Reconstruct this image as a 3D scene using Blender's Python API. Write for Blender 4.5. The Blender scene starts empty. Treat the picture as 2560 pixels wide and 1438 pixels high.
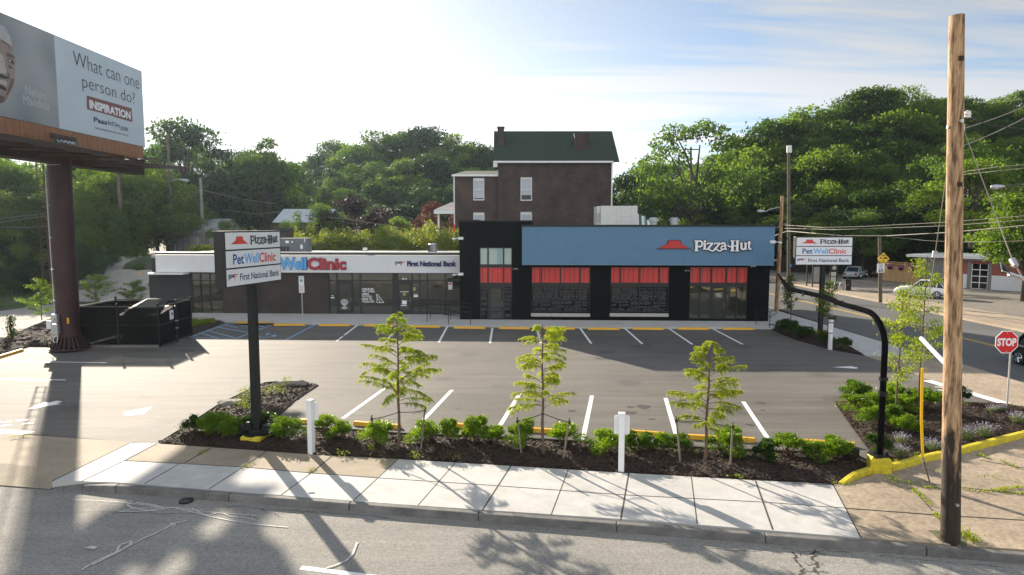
import bpy, bmesh, math, random
import numpy as np
from mathutils import Vector, Matrix, noise

SC = bpy.context.scene
COL = SC.collection
# ---------------------------------------------------------------- camera
FPX, EYE = 1700.0, 6.4
PITCH = math.atan(154 / FPX)
cam_d = bpy.data.cameras.new('camera')
cam = bpy.data.objects.new('camera', cam_d)
COL.objects.link(cam)
cam.location = (0, 0, EYE)
cam.rotation_euler = (math.pi / 2 - PITCH, 0, 0)
cam_d.sensor_width = 36
cam_d.lens = 36 * FPX / 2560
cam_d.clip_end = 6000
SC.camera = cam
# ---------------------------------------------------------------- light
SUN_EL = math.radians(20)
SUN_DIR = Vector((-0.53 * math.cos(SUN_EL), 0.848 * math.cos(SUN_EL), math.sin(SUN_EL)))   # towards the sun
sun_d = bpy.data.lights.new('sun', 'SUN')
sun_d.energy = 3.9
sun_d.angle = math.radians(0.6)
sun_d.color = (1.0, 0.88, 0.72)
sun = bpy.data.objects.new('sun', sun_d)
COL.objects.link(sun)
sun.rotation_euler = SUN_DIR.to_track_quat('Z', 'Y').to_euler()
world = bpy.data.worlds.new('World')
SC.world = world
world.use_nodes = True
wn = world.node_tree
for n in list(wn.nodes): wn.nodes.remove(n)
def wnode(t, **k):
    n = wn.nodes.new(t)
    for a, b in k.items(): setattr(n, a, b)
    return n
def wl(a, b): wn.links.new(a, b)
sky = wnode('ShaderNodeTexSky', sky_type='NISHITA')
sky.sun_disc = False
sky.sun_elevation = SUN_EL
sky.sun_rotation = math.atan2(SUN_DIR.x, SUN_DIR.y)
sky.altitude = 300
sky.air_density = 1.0
sky.dust_density = 0.6
sky.ozone_density = 3.2
tc = wnode('ShaderNodeTexCoord')
sep = wnode('ShaderNodeSeparateXYZ'); wl(tc.outputs['Generated'], sep.inputs[0])
# cirrus: the view direction is projected on a high flat layer
mz = wnode('ShaderNodeMath', operation='MAXIMUM'); wl(sep.outputs[2], mz.inputs[0]); mz.inputs[1].default_value = 0.02
mz2 = wnode('ShaderNodeMath', operation='ADD'); wl(mz.outputs[0], mz2.inputs[0]); mz2.inputs[1].default_value = 0.10
dx = wnode('ShaderNodeMath', operation='DIVIDE'); wl(sep.outputs[0], dx.inputs[0]); wl(mz2.outputs[0], dx.inputs[1])
dy = wnode('ShaderNodeMath', operation='DIVIDE'); wl(sep.outputs[1], dy.inputs[0]); wl(mz2.outputs[0], dy.inputs[1])
cmb = wnode('ShaderNodeCombineXYZ'); wl(dx.outputs[0], cmb.inputs[0]); wl(dy.outputs[0], cmb.inputs[1])
mp = wnode('ShaderNodeMapping'); wl(cmb.outputs[0], mp.inputs[0])
mp.inputs['Rotation'].default_value = (0, 0, math.radians(-38))
mp.inputs['Scale'].default_value = (0.30, 2.3, 1)
n1 = wnode('ShaderNodeTexNoise'); wl(mp.outputs[0], n1.inputs['Vector'])
n1.inputs['Scale'].default_value = 0.75; n1.inputs['Detail'].default_value = 9; n1.inputs['Roughness'].default_value = 0.62; n1.inputs['Distortion'].default_value = 0.7
n2 = wnode('ShaderNodeTexNoise'); wl(cmb.outputs[0], n2.inputs['Vector'])
n2.inputs['Scale'].default_value = 0.35; n2.inputs['Detail'].default_value = 3
mul = wnode('ShaderNodeMath', operation='MULTIPLY_ADD'); wl(n2.outputs[0], mul.inputs[0]); mul.inputs[1].default_value = 0.75; wl(n1.outputs[0], mul.inputs[2])
rmp = wnode('ShaderNodeValToRGB'); wl(mul.outputs[0], rmp.inputs[0])
rmp.color_ramp.elements[0].position = 0.74; rmp.color_ramp.elements[0].color = (0, 0, 0, 1)
rmp.color_ramp.elements[1].position = 0.93; rmp.color_ramp.elements[1].color = (1, 1, 1, 1)
# thin veil that thickens towards the sun
sv = wnode('ShaderNodeVectorMath', operation='DOT_PRODUCT'); wl(tc.outputs['Generated'], sv.inputs[0]); sv.inputs[1].default_value = SUN_DIR
vr = wnode('ShaderNodeMapRange'); wl(sv.outputs['Value'], vr.inputs[0])
vr.inputs['From Min'].default_value = 0.55; vr.inputs['From Max'].default_value = 0.95; vr.inputs['To Min'].default_value = 0.04; vr.inputs['To Max'].default_value = 0.85
cf = wnode('ShaderNodeMath', operation='MAXIMUM'); wl(rmp.outputs[0], cf.inputs[0]); wl(vr.outputs[0], cf.inputs[1])
# cloud brightness follows the sky behind it but whiter
bw = wnode('ShaderNodeRGBToBW'); wl(sky.outputs[0], bw.inputs[0])
# unseen bright cloud added behind the camera to lift the shaded fronts
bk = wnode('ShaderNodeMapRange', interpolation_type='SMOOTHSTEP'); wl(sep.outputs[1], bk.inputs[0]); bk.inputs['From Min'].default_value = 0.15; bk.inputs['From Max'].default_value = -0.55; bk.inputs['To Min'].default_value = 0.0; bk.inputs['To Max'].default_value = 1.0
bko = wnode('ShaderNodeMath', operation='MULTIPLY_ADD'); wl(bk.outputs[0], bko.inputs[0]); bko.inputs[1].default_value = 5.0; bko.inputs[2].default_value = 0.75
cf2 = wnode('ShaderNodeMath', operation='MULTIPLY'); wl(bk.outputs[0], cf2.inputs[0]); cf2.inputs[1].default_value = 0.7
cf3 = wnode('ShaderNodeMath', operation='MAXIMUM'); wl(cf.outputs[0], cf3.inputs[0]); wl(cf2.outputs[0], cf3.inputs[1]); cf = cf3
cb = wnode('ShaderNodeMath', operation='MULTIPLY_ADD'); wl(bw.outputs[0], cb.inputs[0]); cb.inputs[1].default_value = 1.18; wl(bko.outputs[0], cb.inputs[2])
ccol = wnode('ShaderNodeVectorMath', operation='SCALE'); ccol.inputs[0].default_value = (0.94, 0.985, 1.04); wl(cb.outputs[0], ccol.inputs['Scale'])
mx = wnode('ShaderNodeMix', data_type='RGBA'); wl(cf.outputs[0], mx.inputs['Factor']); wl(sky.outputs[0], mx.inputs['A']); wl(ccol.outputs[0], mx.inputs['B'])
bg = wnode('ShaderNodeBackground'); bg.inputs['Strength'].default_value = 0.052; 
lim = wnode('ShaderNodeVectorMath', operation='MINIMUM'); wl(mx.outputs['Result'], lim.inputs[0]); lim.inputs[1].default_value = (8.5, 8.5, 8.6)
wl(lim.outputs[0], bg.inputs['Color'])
wo = wnode('ShaderNodeOutputWorld'); wl(bg.outputs[0], wo.inputs[0])
SC.view_settings.view_transform = 'Standard'
SC.view_settings.look = 'None'
SC.view_settings.gamma = 1
SC.view_settings.exposure = 1.62
SC.cycles.max_bounces = 6
SC.cycles.transparent_max_bounces = 12

# ---------------------------------------------------------------- picture -> place helpers (2560 x 1438 photo pixels)
CP, SP = math.cos(PITCH), math.sin(PITCH)
def ray(x, y):
    a, b = x - 1280.0, -(y - 719.0)
    return Vector((a, b * SP + FPX * CP, b * CP - FPX * SP))
def G(x, y, z=0.0):                     # point of the level z seen at the pixel
    r = ray(x, y); t = (z - EYE) / r.z
    return Vector((0, 0, EYE)) + r * t
def D(x, y, Y):                         # point at depth Y seen at the pixel
    r = ray(x, y); t = Y / r.y
    return Vector((0, 0, EYE)) + r * t
class Frame:                            # a vertical plane with its own s (along) and z
    def __init__(s, p, q):
        s.o = Vector((p[0], p[1])); d = Vector((q[0] - p[0], q[1] - p[1])); s.len = d.length
        s.u = d.normalized(); s.n = Vector((s.u.y, -s.u.x))
    def sz(s, x, y, off=0.0):
        r = ray(x, y); o = s.o + s.n * off
        t = (o.dot(s.n)) / (r.x * s.n.x + r.y * s.n.y)
        p = Vector((0, 0, EYE)) + r * t
        return ((Vector((p.x, p.y)) - o).dot(s.u), p.z)
    def S(s, x, off=0.0, y=700): return s.sz(x, y, off)[0]
    def Z(s, x, y, off=0.0): return s.sz(x, y, off)[1]
    def w(s, a, off, z): v = s.o + s.u * a + s.n * off; return Vector((v.x, v.y, z))
    def rot(s): return math.atan2(s.u.y, s.u.x)

def tag(o, label=None, cat=None, group=None, kind=None):
    if label: o['label'] = label
    if cat: o['category'] = cat
    if group: o['group'] = group
    if kind: o['kind'] = kind
    return o
def empty(name, loc, label=None, cat=None, group=None, rz=0.0):
    o = bpy.data.objects.new(name, None); COL.objects.link(o)
    o.location = loc; o.rotation_euler = (0, 0, rz); o.empty_display_size = 0.3
    return tag(o, label, cat, group)
def wm(o):
    m = Matrix.LocRotScale(o.location, o.rotation_euler, o.scale)
    return wm(o.parent) @ m if o.parent else m
def link_mesh(name, me, parent=None, loc=None):
    o = bpy.data.objects.new(name, me); COL.objects.link(o)
    if parent: o.parent = parent
    if loc is not None: o.location = loc
    return o
_txt = {}
def text_geo(s, bold):
    k = (s, bold)
    if k not in _txt:
        c = bpy.data.curves.new('txt', 'FONT'); c.body = s; c.size = 1; c.offset = bold; c.resolution_u = 3
        c.fill_mode = 'BOTH'
        o = bpy.data.objects.new('txt', c); COL.objects.link(o)
        bpy.context.view_layer.update()
        me = bpy.data.meshes.new_from_object(o)
        V = [v.co.copy() for v in me.vertices]; Fc = [list(p.vertices) for p in me.polygons]
        bpy.data.objects.remove(o); bpy.data.curves.remove(c); bpy.data.meshes.remove(me)
        _txt[k] = (V, Fc)
    return _txt[k]
class MB:
    def __init__(s): s.v = []; s.f = []; s.m = []
    def face(s, pts, m=0):
        b = len(s.v); s.v += [Vector(p) for p in pts]; s.f.append(list(range(b, b + len(pts)))); s.m.append(m)
    def hexa(s, p, m=0):                # 8 corners: bottom 4 ccw, top 4 ccw
        b = len(s.v); s.v += [Vector(q) for q in p]
        for f in ((3, 2, 1, 0), (4, 5, 6, 7), (0, 1, 5, 4), (1, 2, 6, 5), (2, 3, 7, 6), (3, 0, 4, 7)):
            s.f.append([b + i for i in f]); s.m.append(m)
    def box(s, x0, x1, y0, y1, z0, z1, m=0):
        if x0 > x1: x0, x1 = x1, x0
        if y0 > y1: y0, y1 = y1, y0
        if z0 > z1: z0, z1 = z1, z0
        s.hexa([(x0, y0, z0), (x1, y0, z0), (x1, y1, z0), (x0, y1, z0), (x0, y0, z1), (x1, y0, z1), (x1, y1, z1), (x0, y1, z1)], m)
    def bbox(s, c, sx, sy, sz, rz=0, m=0, b=0.0):      # centred box turned about z, chamfered top
        M = Matrix.Translation(c) @ Matrix.Rotation(rz, 4, 'Z')
        x, y, z = sx / 2, sy / 2, sz / 2
        if b <= 0:
            s.hexa([M @ Vector(q) for q in ((-x, -y, -z), (x, -y, -z), (x, y, -z), (-x, y, -z), (-x, -y, z), (x, -y, z), (x, y, z), (-x, y, z))], m)
        else:
            lv = [(-z, 0), (z - b, 0), (z, b)]
            base = len(s.v)
            for (h, i) in lv:
                s.v += [M @ Vector(q) for q in ((-x + i, -y + i, h), (x - i, -y + i, h), (x - i, y - i, h), (-x + i, y - i, h))]
            s.f.append([base + 3, base + 2, base + 1, base]); s.m.append(m)
            for k in range(2):
                for j in range(4):
                    a = base + 4 * k
                    s.f.append([a + j, a + (j + 1) % 4, a + 4 + (j + 1) % 4, a + 4 + j]); s.m.append(m)
            a = base + 8; s.f.append([a, a + 1, a + 2, a + 3]); s.m.append(m)
    def prism(s, poly, z0, z1, m=0, top=None):          # poly of 2D/3D points, extruded in z
        n = len(poly); b = len(s.v)
        area = sum(poly[i][0] * poly[(i + 1) % n][1] - poly[(i + 1) % n][0] * poly[i][1] for i in range(n))
        if area < 0: poly = poly[::-1]
        s.v += [Vector((p[0], p[1], z0)) for p in poly] + [Vector((p[0], p[1], z1)) for p in poly]
        s.f.append([b + i for i in range(n)][::-1]); s.m.append(m)
        s.f.append([b + n + i for i in range(n)]); s.m.append(m if top is None else top)
        for i in range(n):
            j = (i + 1) % n
            s.f.append([b + i, b + j, b + n + j, b + n + i]); s.m.append(m)
    def slab(s, pts, nv, d, m=0):                       # planar polygon pushed along -nv by d (face at pts)
        n = len(pts); b = len(s.v); nv = Vector(nv)
        pts = [Vector(p) for p in pts]
        s.v += pts + [p - nv * d for p in pts]
        s.f.append([b + i for i in range(n)]); s.m.append(m)
        s.f.append([b + n + i for i in range(n)][::-1]); s.m.append(m)
        for i in range(n):
            j = (i + 1) % n
            s.f.append([b + j, b + i, b + n + i, b + n + j]); s.m.append(m)
    def tube(s, pts, r, n=8, m=0, cap=True):
        pts = [Vector(p) for p in pts]
        if not isinstance(r, (list, tuple)): r = [r] * len(pts)
        b = len(s.v); prev = None
        for i, p in enumerate(pts):
            t = (pts[min(i + 1, len(pts) - 1)] - pts[max(i - 1, 0)])
            t = t.normalized() if t.length > 1e-9 else Vector((0, 0, 1))
            if prev is None:
                a = Vector((0, 0, 1)) if abs(t.z) < 0.9 else Vector((1, 0, 0))
                u = t.cross(a).normalized()
            else:
                u = (prev - t * prev.dot(t)).normalized()
            prev = u; w = t.cross(u)
            for k in range(n):
                an = 2 * math.pi * k / n + (math.pi / 4 if n == 4 else 0)
                s.v.append(p + (u * math.cos(an) + w * math.sin(an)) * r[i])
        for i in range(len(pts) - 1):
            for k in range(n):
                a = b + i * n + k; c = b + i * n + (k + 1) % n
                s.f.append([a, c, c + n, a + n]); s.m.append(m)
        if cap:
            s.f.append([b + k for k in range(n)][::-1]); s.m.append(m)
            e = b + (len(pts) - 1) * n
            s.f.append([e + k for k in range(n)]); s.m.append(m)
    def lathe(s, c, prof, n=16, m=0):                   # profile [(r,z)]
        s.tube([Vector(c) + Vector((0, 0, z + i * 1e-6)) for i, (r, z) in enumerate(prof)], [max(r, 1e-4) for r, z in prof], n, m)
    def text(s, t, o, ux, uz, w, h, m=0, bold=0.0, depth=0.0, fit='wh'):
        V, Fc = text_geo(t, bold)
        if not V: return
        x0 = min(v.x for v in V); x1 = max(v.x for v in V); y0 = min(v.y for v in V); y1 = max(v.y for v in V)
        kx = w / (x1 - x0); ky = h / (y1 - y0)
        if fit == 'w': ky = kx
        if fit == 'h': kx = ky
        o = Vector(o); ux = Vector(ux); uz = Vector(uz); nn = ux.cross(uz).normalized(); b = len(s.v)
        def P(v, d): return o + ux * ((v.x - x0) * kx) + uz * ((v.y - y0) * ky) + nn * d
        s.v += [P(v, depth) for v in V]
        for f in Fc: s.f.append([b + i for i in f]); s.m.append(m)
        if depth > 0.004:
            ed = {}
            for f in Fc:
                for i in range(len(f)):
                    a, c = f[i], f[(i + 1) % len(f)]
                    if (c, a) in ed: del ed[(c, a)]
                    else: ed[(a, c)] = 1
            b2 = len(s.v); s.v += [P(v, 0) for v in V]
            for (a, c) in ed: s.f.append([b + c, b + a, b2 + a, b2 + c]); s.m.append(m)
    def xform(s, M, start=0):
        for i in range(start, len(s.v)): s.v[i] = M @ s.v[i]
    def build(s, name, mats, parent=None, world=True, smooth=False, loc=None, bevel=0.0):
        if not isinstance(mats, (list, tuple)): mats = [mats]
        V = s.v
        if parent is not None and world:
            mi = wm(parent).inverted(); V = [mi @ v for v in V]
        elif parent is None and world:
            if loc is None:
                xs = [v.x for v in V]; ys = [v.y for v in V]; zs = [v.z for v in V]
                loc = Vector(((min(xs) + max(xs)) / 2, (min(ys) + max(ys)) / 2, min(zs)))
            loc = Vector(loc); V = [v - loc for v in V]
        me = bpy.data.meshes.new(name); me.from_pydata([tuple(v) for v in V], [], s.f)
        for q in mats: me.materials.append(q)
        if len(mats) > 1: me.polygons.foreach_set('material_index', s.m)
        if smooth:
            me.polygons.foreach_set('use_smooth', [True] * len(me.polygons))
        me.update()
        if smooth == 'auto':
            me.set_sharp_from_angle(angle=math.radians(40))
        o = link_mesh(name, me, parent, loc if parent is None else None)
        if bevel > 0:
            bv = o.modifiers.new('bevel', 'BEVEL'); bv.width = bevel; bv.segments = 2; bv.limit_method = 'ANGLE'
        return o
def copy_tree(o, parent=None):
    c = o.copy(); COL.objects.link(c); c.parent = parent
    for ch in list(o.children): copy_tree(ch, c)
    return c

# ---------------------------------------------------------------- materials
def lin(c): return tuple((x / 12.92 if x <= 0.04045 else ((x + 0.055) / 1.055) ** 2.4) for x in c)
def M_(name, col, rough=0.6, var=0.0, scale=4.0, bump=0.0, bscale=None, metal=0.0, spec=0.5, col2=None, detail=6, stretch=None, coat=0.0, ramp=(0.35, 0.65), bdist=0.02, big=None):
    m = bpy.data.materials.new(name); m.use_nodes = True
    t = m.node_tree; b = t.nodes['Principled BSDF']
    b.inputs['Roughness'].default_value = rough; b.inputs['Metallic'].default_value = metal
    b.inputs['Specular IOR Level'].default_value = spec; b.inputs['Coat Weight'].default_value = coat
    b.inputs['Base Color'].default_value = (*col, 1)
    L = t.links.new
    if var > 0 or col2 or bump > 0:
        c = t.nodes.new('ShaderNodeTexCoord'); vec = c.outputs['Object']
        if stretch:
            mpn = t.nodes.new('ShaderNodeMapping'); mpn.inputs['Scale'].default_value = stretch; L(vec, mpn.inputs[0]); vec = mpn.outputs[0]
    if var > 0 or col2:
        n = t.nodes.new('ShaderNodeTexNoise'); n.inputs['Scale'].default_value = scale; n.inputs['Detail'].default_value = detail
        n.inputs['Roughness'].default_value = 0.65; L(vec, n.inputs['Vector'])
        r = t.nodes.new('ShaderNodeValToRGB'); L(n.outputs[0], r.inputs[0])
        a = [max(0, x * (1 - var)) for x in col]; z = col2 if col2 else [min(1, x * (1 + var)) for x in col]
        r.color_ramp.elements[0].position = ramp[0]; r.color_ramp.elements[1].position = ramp[1]
        r.color_ramp.elements[0].color = (*a, 1); r.color_ramp.elements[1].color = (*z, 1)
        out = r.outputs[0]
        if big:                                       # a second, broad wear pattern
            n3 = t.nodes.new('ShaderNodeTexNoise'); n3.inputs['Scale'].default_value = big[0]; n3.inputs['Detail'].default_value = 5; n3.inputs['Distortion'].default_value = 0.8; L(vec, n3.inputs['Vector'])
            r3 = t.nodes.new('ShaderNodeMapRange'); L(n3.outputs[0], r3.inputs[0]); r3.inputs[1].default_value = 0.3; r3.inputs[2].default_value = 0.7; r3.inputs[3].default_value = 1 - big[1]; r3.inputs[4].default_value = 1 + big[1]
            sc = t.nodes.new('ShaderNodeVectorMath'); sc.operation = 'SCALE'; L(out, sc.inputs[0]); L(r3.outputs[0], sc.inputs['Scale']); out = sc.outputs[0]
        L(out, b.inputs['Base Color'])
    if bump > 0:
        n2 = t.nodes.new('ShaderNodeTexNoise'); n2.inputs['Scale'].default_value = bscale or scale * 6; n2.inputs['Detail'].default_value = 4; L(vec, n2.inputs['Vector'])
        bp = t.nodes.new('ShaderNodeBump'); bp.inputs['Strength'].default_value = bump; bp.inputs['Distance'].default_value = bdist
        L(n2.outputs[0], bp.inputs['Height']); L(bp.outputs[0], b.inputs['Normal'])
    return m
def leafmat(name, c1, c2, scale=1.5, trans=0.52, tcol=None, rough=0.55):
    m = bpy.data.materials.new(name); m.use_nodes = True; t = m.node_tree; L = t.links.new
    for n in list(t.nodes): t.nodes.remove(n)
    o = t.nodes.new('ShaderNodeOutputMaterial'); mixs = t.nodes.new('ShaderNodeMixShader'); mixs.inputs[0].default_value = trans
    p = t.nodes.new('ShaderNodeBsdfPrincipled'); p.inputs['Roughness'].default_value = rough; p.inputs['Specular IOR Level'].default_value = 0.3
    tr = t.nodes.new('ShaderNodeBsdfTranslucent')
    c = t.nodes.new('ShaderNodeTexCoord'); n = t.nodes.new('ShaderNodeTexNoise'); n.inputs['Scale'].default_value = scale; n.inputs['Detail'].default_value = 5; L(c.outputs['Object'], n.inputs['Vector'])
    oi = t.nodes.new('ShaderNodeObjectInfo')
    ad = t.nodes.new('ShaderNodeMath'); ad.operation = 'MULTIPLY_ADD'; L(oi.outputs['Random'], ad.inputs[0]); ad.inputs[1].default_value = 0.35; L(n.outputs[0], ad.inputs[2])
    r = t.nodes.new('ShaderNodeValToRGB'); L(ad.outputs[0], r.inputs[0]); r.color_ramp.elements[0].position = 0.42; r.color_ramp.elements[1].position = 0.95
    r.color_ramp.elements[0].color = (*c1, 1); r.color_ramp.elements[1].color = (*c2, 1)
    L(r.outputs[0], p.inputs['Base Color'])
    g = t.nodes.new('ShaderNodeMix'); g.data_type = 'RGBA'; g.blend_type = 'MULTIPLY'; g.inputs['Factor'].default_value = 1
    L(r.outputs[0], g.inputs['A']); g.inputs['B'].default_value = (*(tcol or (1.5, 1.8, 0.6)), 1)
    L(g.outputs['Result'], tr.inputs['Color'])
    L(p.outputs[0], mixs.inputs[1]); L(tr.outputs[0], mixs.inputs[2]); L(mixs.outputs[0], o.inputs[0])
    return m
def glassmat(name, tint=(0.012, 0.014, 0.014), ior=1.9, rough=0.02):
    m = bpy.data.materials.new(name); m.use_nodes = True; b = m.node_tree.nodes['Principled BSDF']
    b.inputs['Base Color'].default_value = (*tint, 1); b.inputs['Roughness'].default_value = rough; b.inputs['IOR'].default_value = ior
    t = m.node_tree; n = t.nodes.new('ShaderNodeTexNoise'); n.inputs['Scale'].default_value = 0.9; c = t.nodes.new('ShaderNodeTexCoord'); t.links.new(c.outputs['Object'], n.inputs['Vector'])
    bp = t.nodes.new('ShaderNodeBump'); bp.inputs['Strength'].default_value = 0.052; bp.inputs['Distance'].default_value = 0.05
    t.links.new(n.outputs[0], bp.inputs['Height']); t.links.new(bp.outputs[0], b.inputs['Normal'])
    return m
mt = {}
mt['lot'] = M_('lot_asphalt', (0.118, 0.109, 0.096), 0.8, 0.2, 26, 0.35, 120, big=(0.10, 0.22), bdist=0.012, spec=0.35)
mt['street'] = M_('street_asphalt', (0.27, 0.258, 0.235), 0.85, 0.33, 22, 0.6, 50, spec=0.2, big=(0.18, 0.16), bdist=0.02, ramp=(0.3, 0.7))
mt['sidestreet'] = M_('side_street_asphalt', (0.13, 0.13, 0.128), 0.85, 0.15, 6, 0.3, 60, spec=0.2, big=(0.12, 0.15))
mt['conc'] = M_('new_concrete', (0.47, 0.46, 0.44), 0.8, 0.06, 2.5, 0.15, 40, big=(0.5, 0.07), bdist=0.008)
mt['curb'] = M_('kerb_concrete', (0.15, 0.145, 0.135), 0.85, 0.2, 3, 0.3, 40, big=(0.6, 0.2))
mt['tan'] = M_('aged_pebble_concrete', (0.30, 0.245, 0.175), 0.85, 0.35, 30, 0.6, 45, big=(0.35, 0.15), ramp=(0.3, 0.7), bdist=0.015)
mt['tan2'] = M_('aged_concrete', (0.34, 0.27, 0.195), 0.85, 0.25, 9, 0.4, 45, big=(0.3, 0.15))
mt['joint'] = M_('joint_dark', (0.05, 0.045, 0.035), 0.9, 0.3, 10)
mt['white_paint'] = M_('white_road_paint', (0.78, 0.78, 0.76), 0.6, 0.08, 8)
mt['worn_paint'] = M_('worn_white_paint', (0.50, 0.49, 0.46), 0.8, 0.35, 22)
mt['blue_paint'] = M_('blue_road_paint', (0.22, 0.42, 0.62), 0.6, 0.1, 8)
mt['yellow_paint'] = M_('yellow_paint', (0.75, 0.40, 0.02), 0.55, 0.08, 8)
mt['yellow_worn'] = M_('worn_yellow_paint', (0.58, 0.47, 0.02), 0.6, 0.22, 7, 0.2, 30)
mt['lane_yellow'] = M_('lane_yellow_paint', (0.60, 0.38, 0.06), 0.7, 0.15, 8)
mt['mulch'] = M_('mulch', (0.016, 0.010, 0.007), 0.95, 0.5, 14, 0.8, 40, col2=(0.055, 0.034, 0.022), bdist=0.04)
mt['chip'] = M_('mulch_chip', (0.028, 0.016, 0.010), 0.75, 0.5, 9, col2=(0.09, 0.05, 0.03), spec=0.3)
mt['dirt'] = M_('dirt', (0.10, 0.085, 0.06), 0.95, 0.35, 3, 0.6, 12, col2=(0.13, 0.14, 0.07))
mt['gravel'] = M_('gravel', (0.27, 0.25, 0.22), 0.9, 0.35, 12, 0.6, 22, big=(0.15, 0.2), col2=(0.42, 0.40, 0.36))
mt['grass'] = M_('grass_ground', (0.035, 0.055, 0.015), 0.9, 0.4, 1.5, 0.6, 9, col2=(0.07, 0.09, 0.03))
mt['black_siding'] = M_('black_siding', (0.0025, 0.0034, 0.0037), 0.8, 0.1, 5, spec=0.15, stretch=(0.3, 1, 3))
mt['black'] = M_('black_metal', (0.006, 0.006, 0.006), 0.45, 0.1, 5)
mt['blackgloss'] = M_('black_powder_coat', (0.010, 0.010, 0.011), 0.5, 0.1, 6, spec=0.3)
mt['frame'] = M_('window_frame_dark', (0.014, 0.014, 0.015), 0.4, 0.05, 5)
mt['blue'] = M_('blue_metal_cladding', (0.105, 0.225, 0.355), 0.5, 0.05, 2)
mt['red_glass'] = M_('red_window_film', (0.62, 0.048, 0.042), 0.4, 0.05, 3)
mt['white_film'] = M_('pale_blind', (0.42, 0.52, 0.46), 0.3, 0.06, 0.7)
mt['blue_film'] = M_('pale_blue_blind', (0.28, 0.40, 0.42), 0.3, 0.06, 0.7)
mt['fascia'] = M_('off_white_fascia', (0.72, 0.73, 0.74), 0.6, 0.03, 1.5, 0.05, 30)
mt['white'] = M_('white_painted_metal', (0.78, 0.78, 0.78), 0.4, 0.03, 3)
mt['sign_white'] = M_('white_sign_face', (0.74, 0.76, 0.79), 0.35, 0.02, 2)
mt['sill'] = M_('concrete_sill', (0.40, 0.38, 0.36), 0.8, 0.1, 4)
mt['glass'] = glassmat('storefront_glass', (0.030, 0.030, 0.022), 2.1)
mt['dglass'] = glassmat('dark_glass', (0.006, 0.008, 0.010), 1.45, 0.05)
mt['frost'] = M_('grey_window_lettering', (0.050, 0.056, 0.064), 0.5)
mt['lred'] = M_('logo_red', (0.52, 0.025, 0.025), 0.4)
mt['sred'] = M_('sign_red', (0.62, 0.06, 0.045), 0.4)
mt['lblack'] = M_('logo_black', (0.008, 0.008, 0.010), 0.35)
mt['lwhite'] = M_('logo_white', (0.82, 0.83, 0.85), 0.35)
mt['lblue'] = M_('logo_deep_blue', (0.010, 0.075, 0.30), 0.4)
mt['lsky'] = M_('logo_sky_blue', (0.11, 0.40, 0.80), 0.4)
mt['lnavy'] = M_('logo_navy', (0.012, 0.020, 0.10), 0.4)
mt['dred'] = M_('logo_dark_red', (0.42, 0.025, 0.04), 0.4)
mt['wood_pole'] = M_('wood_pole', (0.20, 0.09, 0.035), 0.8, 0.5, 2.2, 0.5, 20, stretch=(7, 7, 0.9), col2=(0.50, 0.32, 0.175), ramp=(0.36, 0.58), big=(0.8, 0.18))
mt['grey_pole'] = M_('weathered_pole', (0.12, 0.095, 0.07), 0.9, 0.35, 5, 0.4, 20, stretch=(3, 3, 0.6))
mt['stake'] = M_('wood_stake', (0.20, 0.165, 0.13), 0.85, 0.3, 9, stretch=(3, 3, 0.5))
mt['galv'] = M_('galvanised_steel', (0.48, 0.49, 0.50), 0.4, 0.1, 8, metal=0.6)
mt['wire'] = M_('cable', (0.30, 0.27, 0.22), 0.6)
mt['wired'] = M_('dark_cable', (0.05, 0.05, 0.05), 0.6)
mt['rust'] = M_('maroon_steel', (0.042, 0.014, 0.014), 0.55, 0.3, 2.5, 0.15, 14, stretch=(1, 1, 0.3))
mt['brownsheet'] = M_('brown_sheet_metal', (0.30, 0.135, 0.06), 0.6, 0.15, 3)
mt['bark'] = M_('bark', (0.055, 0.043, 0.033), 0.95, 0.4, 6, 0.6, 14, stretch=(2, 2, 0.5))
mt['ybark'] = M_('young_bark', (0.13, 0.085, 0.055), 0.9, 0.3, 10, 0.3, 30)
mt['rubber'] = M_('tyre_rubber', (0.012, 0.012, 0.012), 0.75)
mt['chrome'] = M_('bright_metal', (0.65, 0.66, 0.68), 0.2, metal=1.0)
mt['stone'] = M_('boulder_stone', (0.20, 0.18, 0.15), 0.9, 0.3, 4, 0.6, 14)

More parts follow.
